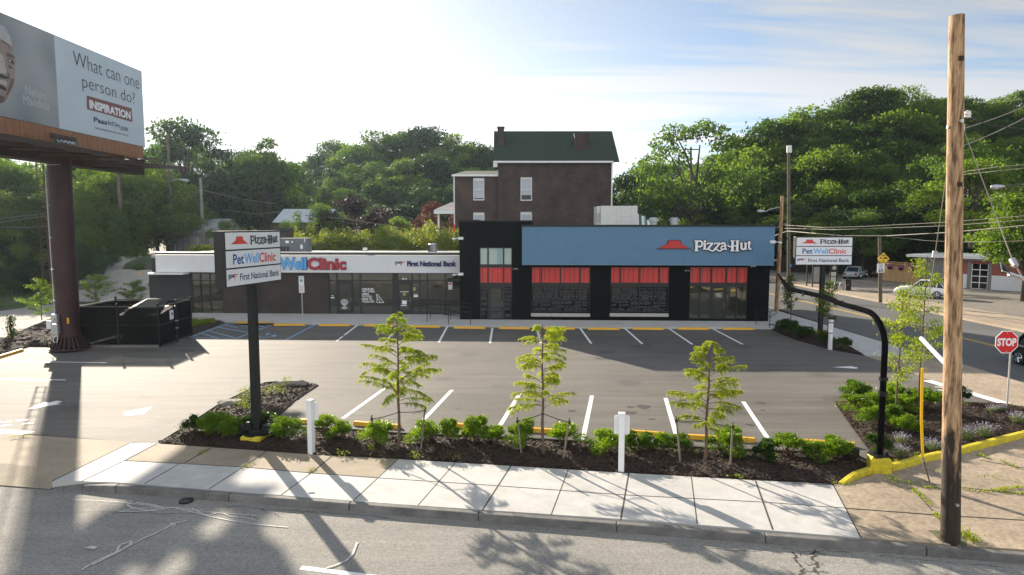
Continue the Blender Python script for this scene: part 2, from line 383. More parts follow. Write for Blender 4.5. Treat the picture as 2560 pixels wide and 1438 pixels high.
def enrich(m, lanes=(0.03, 0.35, 1), amt=0.16, spots=0.0):
    t = m.node_tree; L = t.links.new; B = t.nodes['Principled BSDF']; src = B.inputs['Base Color'].links[0].from_socket
    c = t.nodes.new('ShaderNodeTexCoord'); mp = t.nodes.new('ShaderNodeMapping'); mp.inputs['Scale'].default_value = lanes; mp.inputs['Rotation'].default_value = (0, 0, -.05); L(c.outputs['Object'], mp.inputs[0])
    n = t.nodes.new('ShaderNodeTexNoise'); n.inputs['Scale'].default_value = 3; n.inputs['Detail'].default_value = 8; n.inputs['Roughness'].default_value = .7; L(mp.outputs[0], n.inputs['Vector'])
    r = t.nodes.new('ShaderNodeMapRange'); r.inputs[1].default_value = .32; r.inputs[2].default_value = .68; r.inputs[3].default_value = 1 - amt; r.inputs[4].default_value = 1 + amt; L(n.outputs[0], r.inputs[0])
    v = t.nodes.new('ShaderNodeVectorMath'); v.operation = 'SCALE'; L(src, v.inputs[0]); L(r.outputs[0], v.inputs['Scale']); out = v.outputs[0]
    if spots:
        vo = t.nodes.new('ShaderNodeTexVoronoi'); vo.inputs['Scale'].default_value = .33; vo.inputs['Randomness'].default_value = 1; L(c.outputs['Object'], vo.inputs['Vector'])
        n2 = t.nodes.new('ShaderNodeTexNoise'); n2.inputs['Scale'].default_value = 5; L(c.outputs['Object'], n2.inputs['Vector'])
        a = t.nodes.new('ShaderNodeMath'); a.operation = 'MULTIPLY_ADD'; L(n2.outputs[0], a.inputs[0]); a.inputs[1].default_value = .35; L(vo.outputs['Distance'], a.inputs[2])
        q = t.nodes.new('ShaderNodeMapRange'); q.inputs[1].default_value = .20; q.inputs[2].default_value = .42; q.inputs[3].default_value = 1 - spots; q.inputs[4].default_value = 1; L(a.outputs[0], q.inputs[0])
        w = t.nodes.new('ShaderNodeVectorMath'); w.operation = 'SCALE'; L(out, w.inputs[0]); L(q.outputs[0], w.inputs['Scale']); out = w.outputs[0]
    L(out, B.inputs['Base Color'])
enrich(mt['lot'], (0.05, 0.5, 1), .22, .38); enrich(mt['street'], (0.05, 0.4, 1), .15, .22); enrich(mt['conc'], (.9, .9, 1), .09, .14); enrich(mt['tan2'], (.5, .5, 1), .14, .22); enrich(mt['tan'], (.5, .5, 1), .12, .15); enrich(mt['curb'], (.4, 2, 1), .2, .3)
# wood pole: the tarred foot is a ragged dark stain below about 1.6 m
def tarfoot(m):
    t = m.node_tree; L = t.links.new; B = t.nodes['Principled BSDF']; src = B.inputs['Base Color'].links[0].from_socket
    c = t.nodes.new('ShaderNodeTexCoord'); sp = t.nodes.new('ShaderNodeSeparateXYZ'); L(c.outputs['Object'], sp.inputs[0])
    mp = t.nodes.new('ShaderNodeMapping'); mp.inputs['Scale'].default_value = (5, 5, 1.1); L(c.outputs['Object'], mp.inputs[0])
    n = t.nodes.new('ShaderNodeTexNoise'); n.inputs['Scale'].default_value = 1.6; n.inputs['Detail'].default_value = 7; L(mp.outputs[0], n.inputs['Vector'])
    a = t.nodes.new('ShaderNodeMath'); a.operation = 'MULTIPLY_ADD'; L(n.outputs[0], a.inputs[0]); a.inputs[1].default_value = -6.5; L(sp.outputs[2], a.inputs[2])
    r = t.nodes.new('ShaderNodeMapRange'); r.inputs[1].default_value = -1.5; r.inputs[2].default_value = -.5; r.inputs[3].default_value = .93; r.inputs[4].default_value = 0; L(a.outputs[0], r.inputs[0])
    x = t.nodes.new('ShaderNodeMix'); x.data_type = 'RGBA'; L(r.outputs[0], x.inputs['Factor']); L(src, x.inputs['A']); x.inputs['B'].default_value = (.012, .009, .007, 1); L(x.outputs['Result'], B.inputs['Base Color'])
mt['near_pole'] = mt['wood_pole'].copy(); tarfoot(mt['near_pole'])
# ================================================================ SETTING
def S_(x, a, b):
    t = min(1, max(0, (x - a) / (b - a))); return t * t * (3 - 2 * t)
def terr(X, Y):
    z = -0.22
    back = S_(Y, 57, 68) * (1 - S_(X, 6, 15)) * S_(X, -46, -36)
    z += 3.7 * back
    r = S_(X - (Y - 90) * 0.12, 24, 66)
    z += 24 * S_(Y + 0.35 * X, 108, 178) * r
    z += 8 * S_(Y, 118, 200) * (1 - r)
    z += 2.2 * S_(Y, 60, 95) * (1 - S_(X, -46, -36))
    
    if z > 0.5: z += 0.8 * noise.noise(Vector((X * 0.05, Y * 0.05, 0)))
    return z
def grid_sheet(name, xs, ys, fz, mat):
    me = bpy.data.meshes.new(name); nx, ny = len(xs), len(ys)
    V = [(x, y, fz(x, y)) for y in ys for x in xs]
    Fs = [(j * nx + i, j * nx + i + 1, (j + 1) * nx + i + 1, (j + 1) * nx + i) for j in range(ny - 1) for i in range(nx - 1)]
    me.from_pydata(V, [], Fs); me.materials.append(mat); me.polygons.foreach_set('use_smooth', [True] * len(Fs)); me.update()
    return link_mesh(name, me)
xs = [-1500, -800, -400, -200] + list(range(-140, 141, 4)) + [200, 400, 800, 1500]
ys = [-600, -200, -80, -40] + list(range(-20, 56, 10)) + list(range(56, 221, 4)) + [240, 280, 340, 420, 520, 700, 1000, 1800]
tag(grid_sheet('ground', xs, ys, terr, mt['grass']), kind='structure')

def flat(name, px, z, mat, depth=0.3, kind='structure', topz=None):
    b = MB(); P = [G(x, y, z) for x, y in px]; b.prism(P, z - depth, z, 0)
    return tag(b.build(name, mat), kind=kind)
# front street: a strip that follows the kerb
KU = (G(2150, 1355, 0) - G(400, 1222, 0)); KU.z = 0; KU.normalize(); KN = Vector((KU.y, -KU.x, 0))   # KN towards the camera
KO = G(1000, 1272, 0)                                                           # on the outer kerb top edge
def K(a, b, z=0.0): v = KO + KU * a + KN * b; return Vector((v.x, v.y, z))       # a along the kerb, b towards the street
def kab(x, y, z=0.0): p = G(x, y, z) - KO; return p.dot(KU), p.dot(KN)
b = MB(); b.prism([K(-90, -0.6), K(90, -0.6), K(90, 22), K(-90, 22)], -0.35, -0.15); tag(b.build('street', mt['street']), kind='structure')
# far pavement under and behind the camera side
b = MB(); b.prism([K(-90, 22), K(90, 22), K(90, 60), K(-90, 60)], -0.35, -0.02); tag(b.build('far_pavement', mt['tan2']), kind='structure')
# parking lot
b = MB()
lot = [G(-500, 880), G(-400, 1075), G(87, 1086), G(330, 1106), G(1000, 1150), G(2082, 1212), G(2228, 1172), G(2404, 1126), G(2560, 1060), G(2560, 1020), G(2515, 1008), G(2319, 948), G(2245, 916), G(2166, 890), G(1915, 815), G(600, 802), G(470, 806), G(180, 820), G(-500, 830)]
b.prism(lot, -0.3, 0.0); tag(b.build('parking_lot', mt['lot']), kind='structure')
# side street + its far side
b = MB()
b.prism([(20.9, 25), (20.9, 60), (19.3, 78), (17.5, 100), (22, 130), (30, 130), (28, 100), (31, 78), (31.4, 60), (31.4, 5), (20.9, 5)], -0.3, -0.11)
tag(b.build('side_street', mt['sidestreet']), kind='structure')
b = MB(); b.prism([(31.4, 4), (31.4, 60), (31, 78), (28, 100), (33, 100), (34.2, 78), (35.2, 60), (36.2, 45), (39, 25), (39, 4)], -0.3, 0.02)
tag(b.build('far_sidewalk', mt['tan2']), kind='structure')
b = MB(); b.prism([(39, 4), (39, 25), (36.2, 45), (35.2, 60), (34.2, 78), (33, 100), (60, 100), (90, 60), (90, 4)], -0.3, -0.03)
tag(b.build('garage_forecourt', M_('worn_light_asphalt', (0.19, 0.17, 0.145), 0.85, 0.2, 3, 0.4, 30, big=(0.12, 0.2))), kind='structure')
# driveway apron at right between the white walk and the corner bed
b = MB(); b.prism([G(2160, 889), G(2245, 915), G(2319, 949), G(2515, 1009), G(2700, 1062), (20.95, 17), (20.95, 33.6)], -0.3, 0.006)
tag(b.build('driveway_apron', mt['tan2']), kind='structure')
# left apron (slopes down to the street)
b = MB(); ac = kab(130, 1203)[0]
A = [G(-900, 1005, 0), G(-100, 1078, 0), G(0, 1083, 0), G(87, 1089, 0), G(330, 1106, 0)]
b.face([Vector((p.x, p.y, .008)) for p in A][::-1] + [K(-60, -.9, .008), K(ac, -.9, .008)][0:2])
b.face([K(-60, -.9, .008), K(-60, .12, -.13), K(ac + .1, .12, -.13), K(ac, -.9, .008)])
o = b.build('driveway_ramp', mt['tan']); tag(o, kind='structure')
# white pavement
def pave(name, px, mat, z=0.03): return flat(name, px, z, mat, 0.3)
kl = [(2150, 1344), (1640, 1303), (1000, 1261), (640, 1233), (400, 1214), (290, 1206), (200, 1203), (130, 1203)]
pave('sidewalk', [(995, 1148), (1277, 1165), (1500, 1179), (1889, 1201), (2082, 1211)] + kl[:3] + [(883.5, 1252), (942.5, 1194)], mt['conc'])
pave('sidewalk', [(942, 1194.5), (882.5, 1252.2), (640, 1233), (400, 1214), (290, 1206), (200, 1203), (130, 1203), (325, 1107), (391, 1109), (311, 1151), (606, 1167), (778, 1182)], mt['conc'], 0.029)
pave('old_sidewalk', [(391, 1109), (624, 1125), (785, 1137), (995, 1148), (942, 1194), (778, 1182), (606, 1167), (311, 1151)], mt['tan'], 0.027)
pave('corner_sidewalk', [(2082, 1211), (2104, 1209), (2228, 1174), (2306, 1152), (2404, 1130), (2560, 1090), (2900, 1010), (3300, 1400), (2560, 1374), (2350, 1359), (2150, 1344)], mt['tan2'], 0.028)
# joints cut in the paving
b = MB()
def joint(p, q, w=0.022, z=0.033):
    P, Q = G(*p, z), G(*q, z); d = (Q - P); d.z = 0; d.normalize(); n = Vector((-d.y, d.x, 0)) * w / 2
    b.prism([P - n, Q - n, Q + n, P + n], z - 0.01, z)
J = [((1138, 1157), (1045, 1263)), ((1277, 1165), (1206, 1275)), ((1421, 1173), (1378, 1286)), ((1572, 1182), (1552, 1298)), ((1728, 1192), (1743, 1310)), ((1889, 1202), (1932, 1324)),
     ((995, 1148), (883, 1252)), ((2082, 1211), (2152, 1343)), ((608, 1167), (523, 1222)), ((778, 1182), (703, 1237)), ((448, 1160), (361, 1209)), ((311, 1151), (204, 1203)), ((391, 1109), (311, 1151)),
     ((325, 1107), (130, 1203)), ((527, 1120), (462, 1156)), ((667, 1128), (606, 1167)), ((829, 1140), (778, 1182))]
for k, (p, q) in enumerate(J): joint(p, q, 0.035 if k in (1, 3, 5) else 0.022, 0.0335 + k * 0.0002)
L1 = [(942, 1194), (1243, 1214), (1564, 1237), (1911, 1255), (2115, 1270)]
for p, q in zip(L1, L1[1:]): joint(p, q, 0.014, 0.0375)
L2 = [(311, 1151), (606, 1167), (778, 1182), (942, 1194)]
for p, q in zip(L2, L2[1:]): joint(p, q, 0.022, 0.0378)
L3 = [(2115, 1270), (2330, 1286), (2560, 1300), (2760, 1315)]
for p, q in zip(L3, L3[1:]): joint(p, q, 0.02, 0.0381)
for p, q in [((2280, 1220), (2330, 1275)), ((2450, 1150), (2700, 1195)), ((2330, 1210), (2560, 1235)), ((1980, 1208), (2085, 1212))]: joint(p, q, 0.02, 0.0384)
tag(b.build('sidewalk_joints', mt['joint']), kind='structure')
# kerb along the street: level, then dipping down at the driveway
b = MB()
segs = [-60, -25, kab(130, 1207)[0], kab(160, 1207)[0], kab(210, 1209)[0], kab(300, 1212)[0]] 
a_ = kab(300, 1212)[0]
while a_ < 45: a_ += 3.05; segs.append(a_)
def kt(a):
    a0, a1 = kab(130, 1207)[0], kab(300, 1212)[0]
    t = min(1, max(0, (a - a0) / (a1 - a0))); return -0.12 + 0.15 * math.sin(t * math.pi / 2)
W = 0.17
for a0, a1 in zip(segs, segs[1:]):
    g = 0.008
    p = [K(a0 + g, -W, -0.3), K(a0 + g, 0.03, -0.3), K(a1 - g, 0.03, -0.3), K(a1 - g, -W, -0.3),
         K(a0 + g, -W, kt(a0) - .004), K(a0 + g, 0, kt(a0) - .004), K(a1 - g, 0, kt(a1) - .004), K(a1 - g, -W, kt(a1) - .004)]
    b.hexa([p[0], p[3], p[2], p[1], p[4], p[7], p[6], p[5]])
tag(b.build('kerb', mt['curb'], bevel=0.02), kind='structure')
# building walk
flat('building_walk', [(480, 784), (560, 802), (700, 806), (1070, 812), (1500, 817.5), (1916, 818.5), (1960, 822), (1940, 790), (1500, 780), (480, 770)], 0.12, mt['conc'], 0.4)
WALKMAT = None
# white side-street walk
pave('side_sidewalk', [(1925, 808), (2000, 826), (2060, 839), (2110, 857), (2162, 888), (2334, 891), (2196, 852), (2043, 806), (1920, 770), (1880, 756), (1880, 790)], mt['conc'], 0.03)
# wedge bed near the pylon sign at right; gravel drive at left; gravel strip by wall
# ---- mulch beds
def inside(p, poly):
    c = False; j = len(poly) - 1
    for i in range(len(poly)):
        a, q = poly[i], poly[j]
        if (a[1] > p[1]) != (q[1] > p[1]) and p[0] < (q[0] - a[0]) * (p[1] - a[1]) / (q[1] - a[1]) + a[0]: c = not c
        j = i
    return c
def edist(p, poly):
    m = 1e9
    for i in range(len(poly)):
        a = Vector((poly[i][0], poly[i][1])); q = Vector((poly[(i + 1) % len(poly)][0], poly[(i + 1) % len(poly)][1]))
        d = q - a; t = max(0, min(1, (Vector(p) - a).dot(d) / max(d.length_squared, 1e-9))); m = min(m, (a + d * t - Vector(p)).length)
    return m
def bed(name, px, z0, hgt, step, chips, seed=1, mat=None):
    rng = random.Random(seed)
    poly = [tuple(G(x, y, z0)[:2]) for x, y in px]
    b = MB(); b.prism([(p[0], p[1]) for p in poly], z0 - 0.3, z0)
    x0, x1 = min(p[0] for p in poly), max(p[0] for p in poly); y0, y1 = min(p[1] for p in poly), max(p[1] for p in poly)
    def hz(x, y):
        e = edist((x, y), poly)
        return z0 + 0.004 + min(1, e / 0.5) * hgt * (0.75 + 0.5 * noise.noise(Vector((x * 2.2, y * 2.2, seed)))) + 0.35 * hgt * max(0, noise.noise(Vector((x * 7, y * 7, seed)))) * min(1, e / 0.2)
    nx, ny = int((x1 - x0) / step) + 1, int((y1 - y0) / step) + 1; idx = {}
    def vid(i, j):
        if (i, j) not in idx:
            x, y = x0 + i * step, y0 + j * step
            idx[(i, j)] = len(b.v); b.v.append(Vector((x, y, hz(x, y) if inside((x, y), poly) else z0 + 0.003)))
        return idx[(i, j)]
    for i in range(nx):
        for j in range(ny):
            if all(inside((x0 + (i + a) * step, y0 + (j + c) * step), poly) for a, c in ((0, 0), (1, 0), (1, 1), (0, 1))):
                b.f.append([vid(i, j), vid(i + 1, j), vid(i + 1, j + 1), vid(i, j + 1)]); b.m.append(0)
    n = 0
    while n < chips:
        x, y = rng.uniform(x0, x1), rng.uniform(y0, y1)
        if not inside((x, y), poly): continue
        n += 1; z = hz(x, y) + rng.uniform(0.004, 0.02); L_ = rng.uniform(0.015, 0.05); Wd = rng.uniform(0.008, 0.02)
        a = rng.uniform(0, 6.28); tl = rng.gauss(0, 0.45)
        u = Vector((math.cos(a), math.sin(a), math.sin(tl))) * L_; w = Vector((-math.sin(a), math.cos(a), rng.gauss(0, 0.4))) * Wd
        c = Vector((x, y, z)); b.face([c - u - w, c + u - w, c + u + w, c - u + w], 1)
    o = b.build(name, [mat or mt['mulch'], mt['chip']]); tag(o, kind='structure'); o['hz'] = 1.0; del o['hz']
    return poly, hz
front_px = [(400, 1107), (467, 1065), (542, 1016), (624, 975), (662, 960), (755, 953), (796, 962), (737, 1001), (684, 1050), (684, 1068), (759, 1074), (886, 1080), (1000, 1089), (1240, 1098), (1479, 1111), (1724, 1124), (1940, 1133), (2140, 1141), (2188, 1160), (2171, 1183), (2104, 1208), (2082, 1210), (1889, 1200), (1500, 1178), (1277, 1163), (995, 1147), (785, 1136), (624, 1124)]
bed1, hz1 = bed('front_mulch_bed', front_px, 0.03, 0.13, 0.09, 15000, 3)
corner_px = [(2084, 1004), (2300, 1003), (2510, 1010), (2560, 1018), (2760, 1045), (2700, 1050), (2560, 1086), (2404, 1126), (2306, 1149), (2228, 1170), (2190, 1150)]
bed2, hz2 = bed('corner_mulch_bed', corner_px, 0.03, 0.12, 0.1, 9000, 5)
bed3, hz3 = bed('side_mulch_bed', [(1905, 813), (1925, 808), (2000, 826), (2060, 839), (2110, 857), (2162, 888), (2074, 872), (1988, 848), (1921, 820)], 0.035, 0.12, 0.15, 2500, 7)
bed4, hz4 = bed('left_mulch_bed', [(-200, 900), (0, 889), (75, 864), (190, 867), (196, 845), (150, 800), (120, 800), (0, 850), (-200, 880)], 0.06, 0.25, 0.15, 2500, 9)
bed5, hz5 = bed('walk_mulch_bed', [(478, 805), (478, 838), (520, 822), (560, 806), (556, 801)], 0.03, 0.1, 0.15, 300, 11)
# gravel drive climbing at the left
def road_ribbon(name, cl, mat, zf=0.03):
    b = MB(); pr = None
    for (X, Y, w) in cl:
        z = terr(X, Y) + zf + 0.05; a = (Vector((X - w, Y, z)), Vector((X + w, Y, z)))
        if pr: b.face([pr[0], pr[1], a[1], a[0]])
        pr = a
    return tag(b.build(name, mat, smooth=True), kind='structure')
road_ribbon('gravel_drive', [(-36, 30, 7), (-35, 40, 7), (-34, 50, 5.8), (-34, 57, 4.6), (-35, 63, 4), (-38, 70, 4), (-41, 78, 4), (-45, 86, 4), (-50, 95, 4), (-54, 104, 4)], mt['gravel'])
# ---- painted markings
b = MB()
def stripe(p, q, w=0.12, z=0.004, m=0, mb=None):
    mb = mb or b
    P, Q = G(*p, z), G(*q, z); d = Q - P; d.z = 0; d.normalize(); n = Vector((-d.y, d.x, 0)) * w / 2
    mb.face([P - n, Q - n, Q + n, P + n], m)
back = [((895, 812), (841, 853)), ((998, 816), (960, 858)), ((1118, 817), (1097, 856)), ((1231, 820), (1225, 858)), ((1342, 820), (1352, 858)), ((1450, 820), (1478, 859)), ((1561, 820), (1606, 860)), ((1670, 820), (1731, 861)), ((1778, 820), (1857, 861))]
for p, q in back: stripe(p, q, 0.13)
fr = [((962, 971), (857, 1046)), ((1130, 975), (1030, 1080)), ((1300, 983), (1243, 1075)), ((1480, 989), (1455, 1108)), ((1664, 995), (1690, 1085)), ((1858, 1004), (1930, 1112))]
for p, q in fr: stripe(p, q, 0.15)
stripe((-60, 902), (267, 907), 0.12); stripe((-60, 948), (164, 950), 0.12)
b.face([G(-60, 1077, .004), G(0, 1086, .004), G(50, 1087, .004), G(88, 1079, .004), G(0, 1073, .004)])
# arrows
def arrow(tail, tip, w=0.16, hw=0.42, hl=0.9):
    T, P = G(*tail, .005), G(*tip, .005); d = P - T; L_ = d.length; d.normalize(); n = Vector((-d.y, d.x, 0)); B = P - d * hl
    b.face([T - n * w, B - n * w, B - n * hw, P, B + n * hw, B + n * w, T + n * w])
arrow((149, 1003), (70, 1023)); arrow((320, 1038), (380, 1017)); arrow((2144, 919), (2080, 918), 0.12, 0.3, 1.0)
stripe((2317, 951), (2515, 1009), 0.45, 0.012); b.face([G(2248, 975, .01), G(2262, 977, .01), G(2275, 981, .01), G(2262, 984, .01)])
for x, y in ((2338, 967), (2345, 975)): stripe((x, y), (x + 26, y + 2), 0.14, 0.012)
for x0, y0, s in ((0, 1056, 1), (40, 1052, 1), (55, 1060, 1), (0, 1065, 1)): stripe((x0, y0), (x0 + 30, y0 - 3), 0.1, 0.005)
tag(b.build('white_lot_markings', mt['white_paint']), kind='structure')
b = MB()
for p, q in [((789, 811), (714, 850)), ((571, 809), (474, 843)), ((474, 843), (586, 848)), ((586, 848), (680, 812)), ((571, 809), (685, 811)), ((497, 832), (552, 847)), ((517, 826), (586, 844)), ((545, 818), (623, 832)), ((600, 812), (622, 817)), ((640, 812), (660, 818)), ((560, 812), (592, 819)), ((622, 832), (640, 827))]: stripe(p, q, 0.11)
# wheelchair symbol
cx, cy = 668, 840
c = G(cx, cy, .004)
for k in range(10):
    a0, a1 = math.pi * 0.95 + k * 0.42, math.pi * 0.95 + (k + 1) * 0.42
    r0, r1 = 0.42, 0.53
    b.face([c + Vector((math.cos(a0) * r0, math.sin(a0) * r0, 0)), c + Vector((math.cos(a1) * r0, math.sin(a1) * r0, 0)), c + Vector((math.cos(a1) * r1, math.sin(a1) * r1, 0)), c + Vector((math.cos(a0) * r1, math.sin(a0) * r1, 0))])
for p, q in (((665, 838), (672, 832)), ((672, 837), (682, 838)), ((682, 838), (686, 842))): stripe(p, q, 0.1, 0.005)
tag(b.build('blue_lot_markings', mt['blue_paint']), kind='structure')
b = MB(); b.face([G(581, 806, .124), G(608, 803, .124), G(684, 805, .124), G(686, 808, .124), G(600, 809, .124)])
tag(b.build('yellow_ramp_pad', mt['yellow_paint']), kind='structure')
# street paint: lane line, old scribbles, double yellow
b = MB()
def zs(p, w, z=-0.146, mb=None):
    for i in range(len(p) - 1): stripe(p[i], p[i + 1], w, z + 0.0004 * i, 0, mb or b)
stripe((752, 1419), (960, 1445), 0.14, -0.146)
tag(b.build('street_lane_line', mt['white_paint']), kind='structure')
b = MB()
zs([(186, 1249), (240, 1251), (300, 1255), (360, 1262), (400, 1268)], 0.035)
zs([(330, 1254), (318, 1262), (330, 1269), (370, 1276), (410, 1270), (385, 1262), (340, 1256)], 0.042, -0.1445)
zs([(298, 1279), (330, 1272), (400, 1268), (460, 1270), (500, 1277), (540, 1282), (600, 1285), (655, 1291)], 0.032, -0.143)
zs([(298, 1279), (350, 1278), (390, 1276), (430, 1268), (470, 1277), (520, 1290), (580, 1302), (650, 1312), (720, 1318)], 0.042, -0.141)
zs([(480, 1270), (500, 1282), (520, 1288), (545, 1282), (560, 1284), (575, 1291), (600, 1293), (640, 1300)], 0.03, -0.139)
zs([(205, 1424), (240, 1402), (280, 1385), (320, 1366), (360, 1345), (400, 1328), (425, 1315), (432, 1309), (455, 1304), (470, 1300)], 0.05, -0.1375)
zs([(290, 1382), (300, 1362), (330, 1352), (325, 1362), (300, 1378), (270, 1392), (230, 1412)], 0.05, -0.135)
zs([(432, 1318), (438, 1311), (425, 1308)], 0.04, -0.1335)
zs([(893, 1355), (882, 1385), (865, 1402), (840, 1412), (815, 1420)], 0.05, -0.1325)
b.face([G(208, 1370, -.13), G(228, 1364, -.13), G(246, 1367, -.13), G(236, 1373, -.13)])
tag(b.build('faded_street_markings', mt['worn_paint']), kind='structure')
b = MB()
for dx in (-0.12, 0.12):
    pts = [(22.6, 128), (20.7, 100), (24.9 + dx, 70), (25.6 + dx, 55), (26.2 + dx, 38), (26.4 + dx, 5)]
    pts = [(22.6 + 3 + dx, 125), (22.9 + dx, 100), (24.6 + dx, 72), (25.2 + dx, 60), (26.3 + dx, 38), (26.6 + dx, 5)]
    for p, q in zip(pts, pts[1:]):
        b.face([(p[0] - .06, p[1], -.105), (q[0] - .06, q[1], -.105), (q[0] + .06, q[1], -.105), (p[0] + .06, p[1], -.105)])
tag(b.build('double_yellow_line', mt['lane_yellow']), kind='structure')
b = MB(); rc = random.Random(8)
def crackline(p, q, w, jit, z, n=22):
    A_, B_ = G(*p, z), G(*q, z); d = (B_ - A_); d.normalize(); nn = Vector((-d.y, d.x, 0)); pr = None; o = 0
    for i in range(n + 1):
        o += rc.gauss(0, jit); o *= .9; c = A_.lerp(B_, i / n) + nn * o; ww = w * rc.uniform(.4, 1.3) / 2; a = (c - nn * ww, c + nn * ww)
        if pr: b.face([pr[0], a[0], a[1], pr[1]])
        pr = a
for k, (p, q, w, j) in enumerate([((560, 1268), (1000, 1300), .02, .03), ((600, 1275), (640, 1300), .015, .03), ((650, 1272), (700, 1296), .015, .03), ((700, 1285), (760, 1280), .015, .03), ((120, 1280), (520, 1285), .012, .03), ((1985, 1380), (2010, 1438), .05, .04), ((2030, 1372), (2050, 1436), .05, .05), ((2000, 1390), (2065, 1385), .03, .03), ((2010, 1405), (2060, 1412), .03, .03), ((1960, 1372), (2120, 1378), .02, .03), ((2000, 1425), (2070, 1430), .03, .03), ((1500, 1345), (1900, 1372), .012, .03), ((2200, 1390), (2500, 1412), .015, .03)]): crackline(p, q, w, j, -.1455 + .0002 * k)
for k, (p, q, w, j) in enumerate([((1150, 985), (1480, 978), .012, .02), ((420, 905), (900, 898), .014, .02), ((900, 898), (1900, 902), .012, .02), ((800, 955), (2000, 966), .012, .02), ((1850, 1000), (2080, 1005), .012, .03), ((200, 985), (560, 1000), .012, .03)]): crackline(p, q, w, j, .0042 + .0002 * k, 40)
tag(b.build('asphalt_cracks', mt['joint']), kind='structure')
b = MB(); rs_ = random.Random(21)
for k in range(46):
    if k < 24: x, y = rs_.uniform(860, 1960), rs_.uniform(1000, 1070)
    else: x, y = rs_.uniform(820, 1800), rs_.uniform(828, 872)
    c = G(x, y, .0046 + k * .00003); r0_ = rs_.uniform(.05, .22) ; n = 11; ph = rs_.uniform(0, 6)
    b.face([c + Vector((math.cos(a) * r0_ * rs_.uniform(.55, 1.2) * 1.3, math.sin(a) * r0_ * rs_.uniform(.55, 1.2), 0)) for a in [ph + 6.283 * i / n for i in range(n)]])
tag(b.build('oil_stains', M_('oil_stain', (.062, .057, .051), .6, .3, 9, spec=.4)), kind='structure')
# yellow kerb round the corner bed (a built kerb, part of the ground works)
b = MB()
cp = [G(2102, 1210, 0.03), G(2135, 1194, 0.03), G(2175, 1180, 0.03)]
def kerbrun(pts, w=0.16, z=0.16):
    for i in range(len(pts) - 1):
        P, Q = pts[i], pts[i + 1]; d = Q - P; d.z = 0; d.normalize(); n = Vector((-d.y, d.x, 0)) * w / 2
        z0 = z if not (i == 0 and len(pts) == 3) else 0.06
        p = [P - n, Q - n, Q + n, P + n]
        b.hexa([(p[0].x, p[0].y, -.1), (p[1].x, p[1].y, -.1), (p[2].x, p[2].y, -.1), (p[3].x, p[3].y, -.1), (p[0].x, p[0].y, z0), (p[1].x, p[1].y, z), (p[2].x, p[2].y, z), (p[3].x, p[3].y, z0)])
kerbrun(cp)
kerbrun([G(2225, 1176, 0.03), G(2306, 1153, 0.03), G(2404, 1131, 0.03), G(2560, 1091, 0.03), G(2760, 1035, 0.03)], 0.18, 0.19)
tag(b.build('yellow_kerb', mt['yellow_worn'], bevel=0.03), kind='structure')
b = MB()
def lowkerb(pts, w=0.1, z=0.08):
    for i in range(len(pts) - 1):
        P, Q = G(*pts[i], 0), G(*pts[i + 1], 0); d = Q - P; d.z = 0; d.normalize(); n = Vector((-d.y, d.x, 0)) * w / 2; p = [P - n, Q - n, Q + n, P + n]
        b.prism([(v.x, v.y) for v in p], -.1, z + 0.0015 * i)
lowkerb([(684, 1066), (759, 1072), (886, 1078), (1000, 1087), (1240, 1096), (1479, 1109), (1724, 1122), (1940, 1132), (2140, 1139)])
lowkerb([(400, 1105), (467, 1063), (542, 1014), (624, 973), (662, 958), (755, 951)], 0.1, 0.05)
tag(b.build('bed_edging', M_('asphalt_berm', (0.06, 0.055, 0.05), 0.8, 0.2, 10)), kind='structure')
# ================================================================ lettering and emblems
def wordmark():                         # slab-serif word mark, units: x 0..1 wide, y up; returns list of convex pieces
    pc = []
    def R(x0, x1, y0, y1): pc.append(('p', [(x0, y0), (x1, y0), (x1, y1), (x0, y1)]))
    def S(pts, w): pc.append(('s', pts, w))
    R(975, 1022, 150, 345); R(958, 1032, 150, 167); R(955, 1036, 328, 345)
    S([(1020, 165), (1060, 160), (1092, 178), (1102, 212), (1090, 248), (1062, 264), (1030, 260)], 30)
    pc.append(('p', [(1145 + 23 * math.cos(a * .7854), 165 + 22 * math.sin(a * .7854)) for a in range(8)]))
    R(1124, 1164, 196, 317); R(1110, 1164, 192, 206); R(1110, 1178, 303, 317)
    for dx in (0, 128):
        R(1182 + dx, 1292 + dx, 190, 212); R(1180 + dx, 1196 + dx, 190, 232)
        S([(1276 + dx, 208), (1198 + dx, 306)], 34)
        S([(1178 + dx, 308), (1222 + dx, 310), (1252 + dx, 330), (1285 + dx, 342), (1315 + dx, 322)], 24)
    S([(1432, 218), (1450, 198), (1480, 196), (1502, 214), (1506, 245), (1506, 298), (1526, 310)], 30)
    S([(1502, 246), (1460, 250), (1434, 270), (1434, 298), (1458, 312), (1490, 302)], 24)
    S([(1545, 236), (1572, 258), (1612, 264)], 22)
    R(1610, 1654, 150, 345); R(1593, 1668, 150, 166); R(1593, 1668, 329, 345); R(1694, 1738, 150, 345); R(1680, 1753, 150, 166); R(1680, 1753, 329, 345); R(1650, 1698, 236, 258)
    R(1770, 1808, 190, 296); R(1757, 1808, 190, 204); S([(1789, 288), (1800, 306), (1826, 310), (1848, 292)], 30); R(1842, 1880, 190, 317); R(1830, 1880, 190, 204); R(1842, 1893, 303, 317)
    R(1905, 1940, 160, 296); R(1887, 1962, 190, 206); S([(1922, 288), (1934, 306), (1962, 302)], 26)
    return pc
WM = wordmark()
